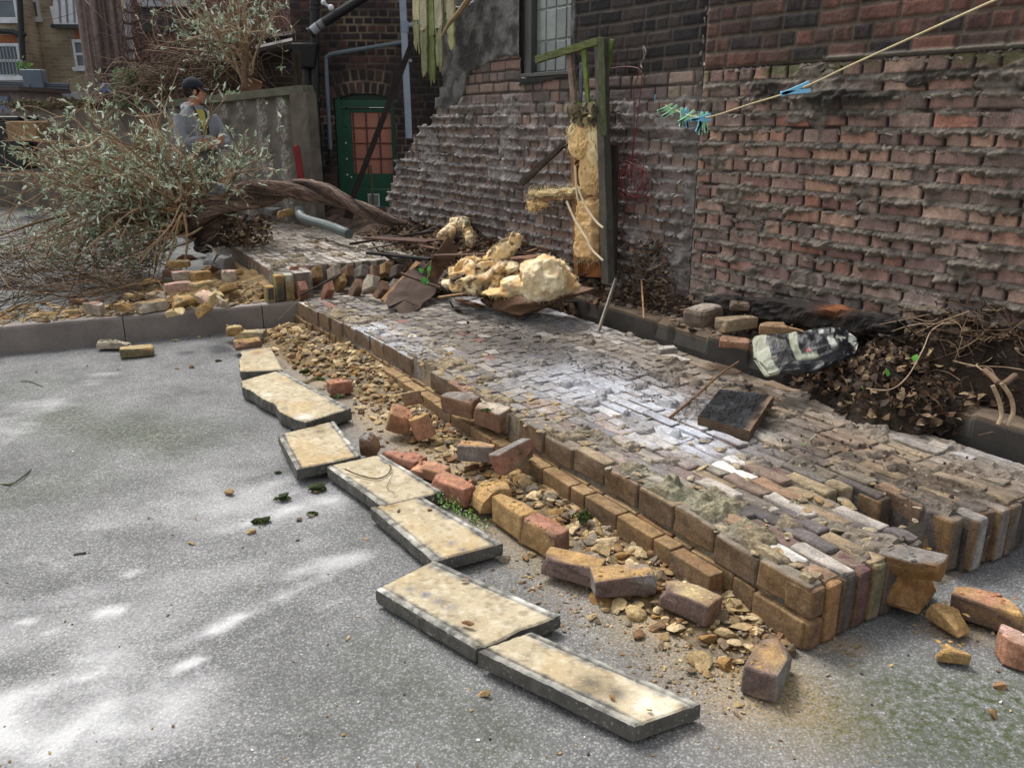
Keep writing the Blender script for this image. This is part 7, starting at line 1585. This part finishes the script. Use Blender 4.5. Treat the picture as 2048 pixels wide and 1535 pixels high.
# bare vine tangle over the walls
mb = MB(); rgx = np.random.RandomState(97)
for i in range(620):
    x_ = rgx.uniform(235, 520); y0_ = 178-(x_-235)*.12; p = D(x_, rgx.uniform(y0_-48, y0_+28), rgx.uniform(11.6, 12.6)); d = np.array([rgx.uniform(-1, 1), 0, rgx.uniform(-.5, .5)]); l = rgx.uniform(.3, .9)
    tube(mb, spline([p, p+d*l*.5+rgx.normal(size=3)*.08, p+d*l+rgx.normal(size=3)*.12+[0, 0, -.1]], 6), rgx.uniform(.003, .009), 4, [hx('#4a3c32'), hx('#6a5848'), hx('#857060')][rgx.randint(3)], cap=False)
o = mb.build('bare_vines', M_twig); tag(o, 'brown mass of bare vines heaped over the garden wall', 'vines', kind='stuff')
mb = MB()
for i in range(420):
    x_ = rgx.uniform(215, 600); p = D(x_, rgx.uniform(-80, 150), rgx.uniform(13.2, 15.5)); d = np.array([rgx.uniform(-.5, .5), 0, rgx.uniform(-1, .6)]); l = rgx.uniform(.5, 1.6)
    tube(mb, spline([p, p+d*l*.5+rgx.normal(size=3)*.1, p+d*l+rgx.normal(size=3)*.15], 6), rgx.uniform(.003, .009), 4, [hx('#4a3c36'), hx('#6a544c'), hx('#7d6860')][rgx.randint(3)], cap=False)
o = mb.build('bare_vines', M_twig); tag(o, 'fine bare climber stems in front of the red brick house', 'vines', kind='stuff')
# light green hedge patch and low ivy on the garden wall
iv = MB(); 
for i in range(900):
    x_ = rgx.uniform(225, 320); p = D(x_, rgx.uniform(140, 215), rgx.uniform(12.1, 12.9)); leaf(iv, p, rgx.uniform(.05, .09), rot(*rgx.uniform(-90, 90, 3)), [hx('#4c6a3a'), hx('#62804a'), hx('#84987a')][rgx.randint(3)], .35, .2)
o = iv.build('ivy_foliage', M_leaf); tag(o, 'green ivy leaves spilling over the garden wall', 'ivy', kind='stuff')
iv = MB(); 
for i in range(1400):
    f = rgx.rand(); p = F3+(F4-F3)*f+[0, -.05, rgx.uniform(-.02, .10)]; leaf(iv, p+rgx.normal(size=3)*[.05, .08, .02], rgx.uniform(.03, .07), rot(*rgx.uniform(-90, 90, 3)), [hx('#5a4a3c'), hx('#6d5a48'), hx('#4a4034'), hx('#56603c')][rgx.randint(4)], .35, .2)
o = iv.build('dead_creeper', M_dead); tag(o, 'dry creeper along the top of the garden wall', 'creeper', kind='stuff')
# thick tree trunk
tt = thing('tree', 'thick reddish brown tree trunk with stringy bark rising behind the garden wall', 'tree', D(213, 200, 14)*[1, 1, 0]+[0, 0, .28])
n = 60; zt_ = np.linspace(.2, 9, n); seg = 64; an = np.linspace(0, 2*np.pi, seg, endpoint=False); cX = D(213, 100, 14)[0]; A_, Zq = np.meshgrid(an, zt_)
rr_ = .30*(1+.22*np.exp(-(Zq-.2)/1.2))*(1+.10*np.cos(A_*5+.3*Zq)+.05*np.cos(A_*13+Zq*.5)+.08*(fbm(np.cos(A_)*5+9, np.sin(A_)*5, Zq*.6, 3, 98)-.5)); C = mix(hx('#40342f'), hx('#80706a'), sm(.3, .7, fbm(np.cos(A_)*14+9, np.sin(A_)*14, Zq*.5, 3, 99)))
V = np.stack([cX+rr_*np.cos(A_), 14+rr_*np.sin(A_), Zq], -1).reshape(-1, 3); i = np.arange(n-1)[:, None]*seg; j = np.arange(seg)[None]; k = (j+1) % seg
mb = MB(); mb.add(V, np.stack([i+j, i+k, i+seg+k, i+seg+j], -1).reshape(-1, 4), c=C.reshape(-1, 3)); mb.build('trunk', M_bark, tt, smooth=True)
mb = MB()
for x0_, y0_, x1_, y1_ in ((250, 20, 275, 22), (250, 45, 278, 40), (248, 75, 275, 70), (205, 135, 235, 128), (200, 160, 228, 158), (252, 100, 290, 92), (250, 120, 300, 112)): tube(mb, spline([D(x0_, y0_, 13.7), D((x0_+x1_)/2, (y0_+y1_)/2+4, 13.4), D(x1_, y1_, 13.2)], 8), np.linspace(.03, .012, 8), 6, hx('#4a372e'))
mb.build('stub_branches', M_bark, tt)
# ================================================================== PERSON
HT = D(383, 160, 9.15); base_ = np.array([HT[0], HT[1], HT[2]-1.79]); Fd = np.array([.80, -.60, 0]); Sd = np.array([.60, .80, 0]); Bm = np.stack([Fd, Sd, [0, 0, 1.]], 1)
def bp(f, s, u): return base_+Bm@np.array([f, s, u], float)
def loft(mb, rings, seg=20, col=(.5, .5, .5)):
    V = []; an = np.linspace(0, 2*np.pi, seg, endpoint=False)
    for (f, s, u, w, d) in rings:
        for a in an: V.append(bp(f+math.cos(a)*d, s+math.sin(a)*w, u))
    n = len(rings); q = [[i*seg+j, i*seg+(j+1) % seg, (i+1)*seg+(j+1) % seg, (i+1)*seg+j] for i in range(n-1) for j in range(seg)]
    V += [bp(*rings[0][:3]), bp(*rings[-1][:3])]; t = [[n*seg, (x+1) % seg, x] for x in range(seg)]+[[n*seg+1, (n-1)*seg+x, (n-1)*seg+(x+1) % seg] for x in range(seg)]
    mb.add(V, q, t, c=col)
def limb(mb, pts, rads, col): tube(mb, spline([bp(*p) for p in pts], 20), np.interp(np.linspace(0, 1, 20), np.linspace(0, 1, len(rads)), rads), 12, col)
def fuse(mb, name, mat, parent, vox, col, colf=None):
    o = mb.build('tmp', None); m = o.modifiers.new('r', 'REMESH'); m.mode = 'VOXEL'; m.voxel_size = vox; m.use_smooth_shade = True; s = o.modifiers.new('s', 'SMOOTH'); s.iterations = 3; s.factor = .5
    dg = bpy.context.evaluated_depsgraph_get(); ev = o.evaluated_get(dg); me = ev.to_mesh(); nv = len(me.vertices); V = np.zeros(nv*3); me.vertices.foreach_get('co', V); V = V.reshape(-1, 3)
    q = [list(p.vertices) for p in me.polygons]; ev.to_mesh_clear(); Q = np.array([x for x in q if len(x) == 4]); T = np.array([x for x in q if len(x) == 3]).reshape(-1, 3)
    bpy.data.objects.remove(o); C = np.broadcast_to(np.asarray(col, float), (nv, 3)).copy()
    if colf is not None: C = colf(V, C)
    r_ = MB(); r_.add(V, Q if len(Q) else None, T if len(T) else None, c=C); return r_.build(name, mat, parent, smooth=True)
man = thing('person', 'man in dark cap and grey hooded jacket, arms folded, behind the fallen trunk', 'person', base_)
SK = hx('#b07d66'); b = MB()
loft(b, [(0, 0, .86, .15, .10), (0, 0, 1.0, .15, .105), (.0, 0, 1.15, .16, .11), (.01, 0, 1.32, .17, .11), (.0, 0, 1.43, .15, .09), (-.005, 0, 1.49, .07, .065), (0, 0, 1.56, .055, .06), (.02, 0, 1.62, .055, .06)])
hc = (.03, 0, 1.675); HF = np.array([.92, .40, 0]); HF /= np.linalg.norm(HF); HS = np.array([-HF[1], HF[0], 0]); Hm = np.stack([HF, HS, [0, 0, 1.]], 1); hcw = bp(*hc)
def hp(f, s, u): return hcw+Hm@np.array([f, s, u], float)
def ball(mb, c, r3, sub=2, M=Hm, col=(.5, .5, .5)): V, F = ICO[sub]; mb.add((V*np.asarray(r3))@M.T+c, t=F, c=col)
ball(b, hp(-.012, 0, .02), (.098, .076, .105), 3); ball(b, hp(.035, 0, -.045), (.062, .058, .07), 3); ball(b, hp(.068, 0, -.085), (.026, .028, .022)); ball(b, hp(.098, 0, -.018), (.020, .013, .022)); ball(b, hp(.086, 0, .008), (.014, .010, .026)); ball(b, hp(.084, 0, -.055), (.012, .024, .010)); ball(b, hp(.075, 0, .035), (.02, .05, .014))
for s_ in (-1, 1): ball(b, hp(-.005, s_*.077, -.005), (.019, .009, .030)); ball(b, hp(.05, s_*.04, -.02), (.03, .022, .022))
for s_ in (-1, 1): limb(b, [(0, s_*.09, .92), (.03, s_*.11, .5), (0, s_*.11, .10)], [.085, .055, .04], 0); limb(b, [(-.05, s_*.11, .05), (.06, s_*.11, .045), (.15, s_*.12, .035)], [.045, .045, .035], 0)
limb(b, [(0, -.18, 1.42), (.11, -.23, 1.17), (.24, -.02, 1.19), (.27, .04, 1.20)], [.05, .042, .03, .027], 0); limb(b, [(0, .18, 1.42), (.11, .24, 1.17), (.25, .04, 1.14), (.27, -.04, 1.15)], [.05, .042, .03, .027], 0)
def hand(mb, w, d, up_d, fw=.0085):
    w = np.array(w, float); d = np.array(d, float); d /= np.linalg.norm(d); u = np.array(up_d, float); sd = np.cross(d, u)
    for i in range(5): tube(mb, [bp(*(w+u*(i-2)*.014)), bp(*(w+d*.075+u*(i-2)*.017))], .013, 8)
    for i, L_ in enumerate((.055, .068, .072, .06)):
        p = w+d*.075+u*(1.5-i)*.021; tube(mb, spline([bp(*p), bp(*(p+d*L_*.5-sd*.006)), bp(*(p+d*L_-sd*.03))], 6), np.linspace(fw, fw*.75, 6), 8)
    p = w+d*.02+u*.035; tube(mb, spline([bp(*p), bp(*(p+d*.03+u*.022)), bp(*(p+d*.06+u*.028-sd*.008))], 6), np.linspace(.011, .008, 6), 8)
hand(b, (.285, .05, 1.205), (-.35, 1, -.12), (.1, .1, 1)); hand(b, (.275, -.05, 1.15), (-.35, -1, .12), (.1, -.1, 1))
body = fuse(b, 'body', M_skin, man, .0075, SK, lambda V, C: mix(C, hx('#8a5a48'), sm(.55, .75, fbm(V[:, 0]*30, V[:, 1]*30, V[:, 2]*30, 2, 1))*.3))
mb = MB()
for s_ in (-1, 1): ball(mb, hp(.078, s_*.030, -.003), (.006, .010, .005), 1)
mb2 = mb.build('eyes', M_glass, man)
j = MB(); loft(j, [(0, 0, .84, .185, .135), (0, 0, .9, .19, .14), (.0, 0, 1.05, .19, .14), (.01, 0, 1.2, .195, .14), (.01, 0, 1.33, .20, .135), (.0, 0, 1.43, .19, .12), (-.01, 0, 1.50, .13, .105), (-.01, 0, 1.54, .085, .085)])
limb(j, [(0, -.175, 1.42), (.06, -.235, 1.28), (.12, -.245, 1.165), (.19, -.13, 1.185), (.24, -.0, 1.20)], [.078, .068, .062, .054, .046], 0); limb(j, [(0, .175, 1.42), (.06, .235, 1.28), (.12, .25, 1.165), (.2, .13, 1.15), (.25, .0, 1.15)], [.078, .068, .062, .054, .046], 0)
limb(j, [(-.02, -.11, 1.50), (-.09, -.06, 1.52), (-.11, 0, 1.53), (-.09, .06, 1.52), (-.02, .11, 1.50)], [.03, .045, .05, .045, .03], 0)
def jc(V, C):
    L_ = (V-base_)@Bm; n = fbm(V[:, 0]*9, V[:, 1]*9, V[:, 2]*14, 3, 5); C = C*(.75+.5*n)[:, None]
    k = (np.abs(L_[:, 1]-.0) < .012+.13*(L_[:, 2]-1.24)) & (L_[:, 0] > .08) & (L_[:, 2] > 1.25) & (L_[:, 2] < 1.50); C[k] = hx('#a39a48')
    e = (np.abs(np.abs(L_[:, 1])-.03-.13*(L_[:, 2]-1.24)) < .014) & (L_[:, 0] > .05) & (L_[:, 2] > 1.25); C[e] = hx('#22252b')
    low_ = L_[:, 2] < 1.08; C[low_] = C[low_]*.55; return C
jo = fuse(j, 'jacket', M_cloth, man, .009, hx('#777a80'), jc)
t = MB(); loft(t, [(0, 0, .80, .165, .12), (0, 0, .9, .17, .125), (0, 0, .98, .165, .12)])
for s_ in (-1, 1): limb(t, [(0, s_*.088, .90), (.02, s_*.10, .7), (.035, s_*.11, .5), (.01, s_*.115, .28), (0, s_*.115, .10)], [.105, .09, .075, .068, .07], 0)
fuse(t, 'trousers', M_cloth, man, .010, hx('#20242c')); 
for s_ in (-1, 1): sh_ = MB(); limb(sh_, [(-.07, s_*.115, .06), (.05, s_*.115, .055), (.17, s_*.125, .04)], [.052, .052, .042], 0); fuse(sh_, 'shoe', M_cloth, man, .01, hx('#2a241f'))
h = MB(); ball(h, hp(-.02, 0, .012), (.101, .082, .085), 3); mbh = h.build('hair', M_cloth, man, smooth=True)
for m_ in [mbh]: 
    a_ = m_.data.color_attributes['Col']; a_.data.foreach_set('color', np.tile(np.append(hx('#231a15'), 1), len(m_.data.vertices)).astype(np.float32))
c_ = MB(); V, F = ICO[3]; k = V[:, 2] > -.15; Vc = V*np.array([.108, .09, .10]); Vc[:, 2] = np.maximum(Vc[:, 2], -.004); c_.add(Vc@Hm.T+hp(-.012, 0, .045), t=F, c=hx('#23272e'))
bx_ = []; 
for i in range(7):
    f = i/6
    for j_ in range(9): a = (j_/8-.5)*2.2; bx_.append(hp(.055+f*.095*math.cos(a*.6), math.sin(a)*.075, .048-.022*f-.018*abs(math.sin(a))**2*1))
bx_ = np.array(bx_); q = gridq(7, 9); c_.add(np.concatenate([bx_, bx_-[0, 0, .006]]), np.concatenate([q, q[:, ::-1]+63]), c=hx('#2a2f38')); c_.build('cap', M_cloth, man, smooth=True)
mb = MB(); V, Q = rbox((.10, .02, .10), .01); mb.add(wob(V, .01, 12, 3)@rot(20, 20, 10).T+D(427, 384, 8.15), Q, c=hx('#9aa6b4')); o = mb.build('paper_sack', M_cloth); tag(o, 'crumpled pale blue paper bag behind the trunk at the man\'s feet', 'bag')
mb = MB()
for i, (x_, y_) in enumerate([(290, 250), (75, 275)]): pass
g_ = thing('rusty_garden_frame', 'rust brown curved plywood offcut leaning behind the bush', 'board', D(300, 270, 10.5)); mb = MB(); plank(mb, D(290, 330, 10.6), D(300, 232, 10.6), .32, .02, (0, -1, 0), hx('#6d5442'), .004, 3, .85, 10, .1); mb.build('panel', M_wood, g_)
# timber card boxes far left by the bin
mb = MB(); V, Q = rbox((.22, .2, .14), .02); mb.add(V+D(58, 262, 12.8), Q, c=hx('#8a6f52')); o = mb.build('cardboard_box', M_cloth); tag(o, 'tan cardboard box beside the black bin at the left', 'box')
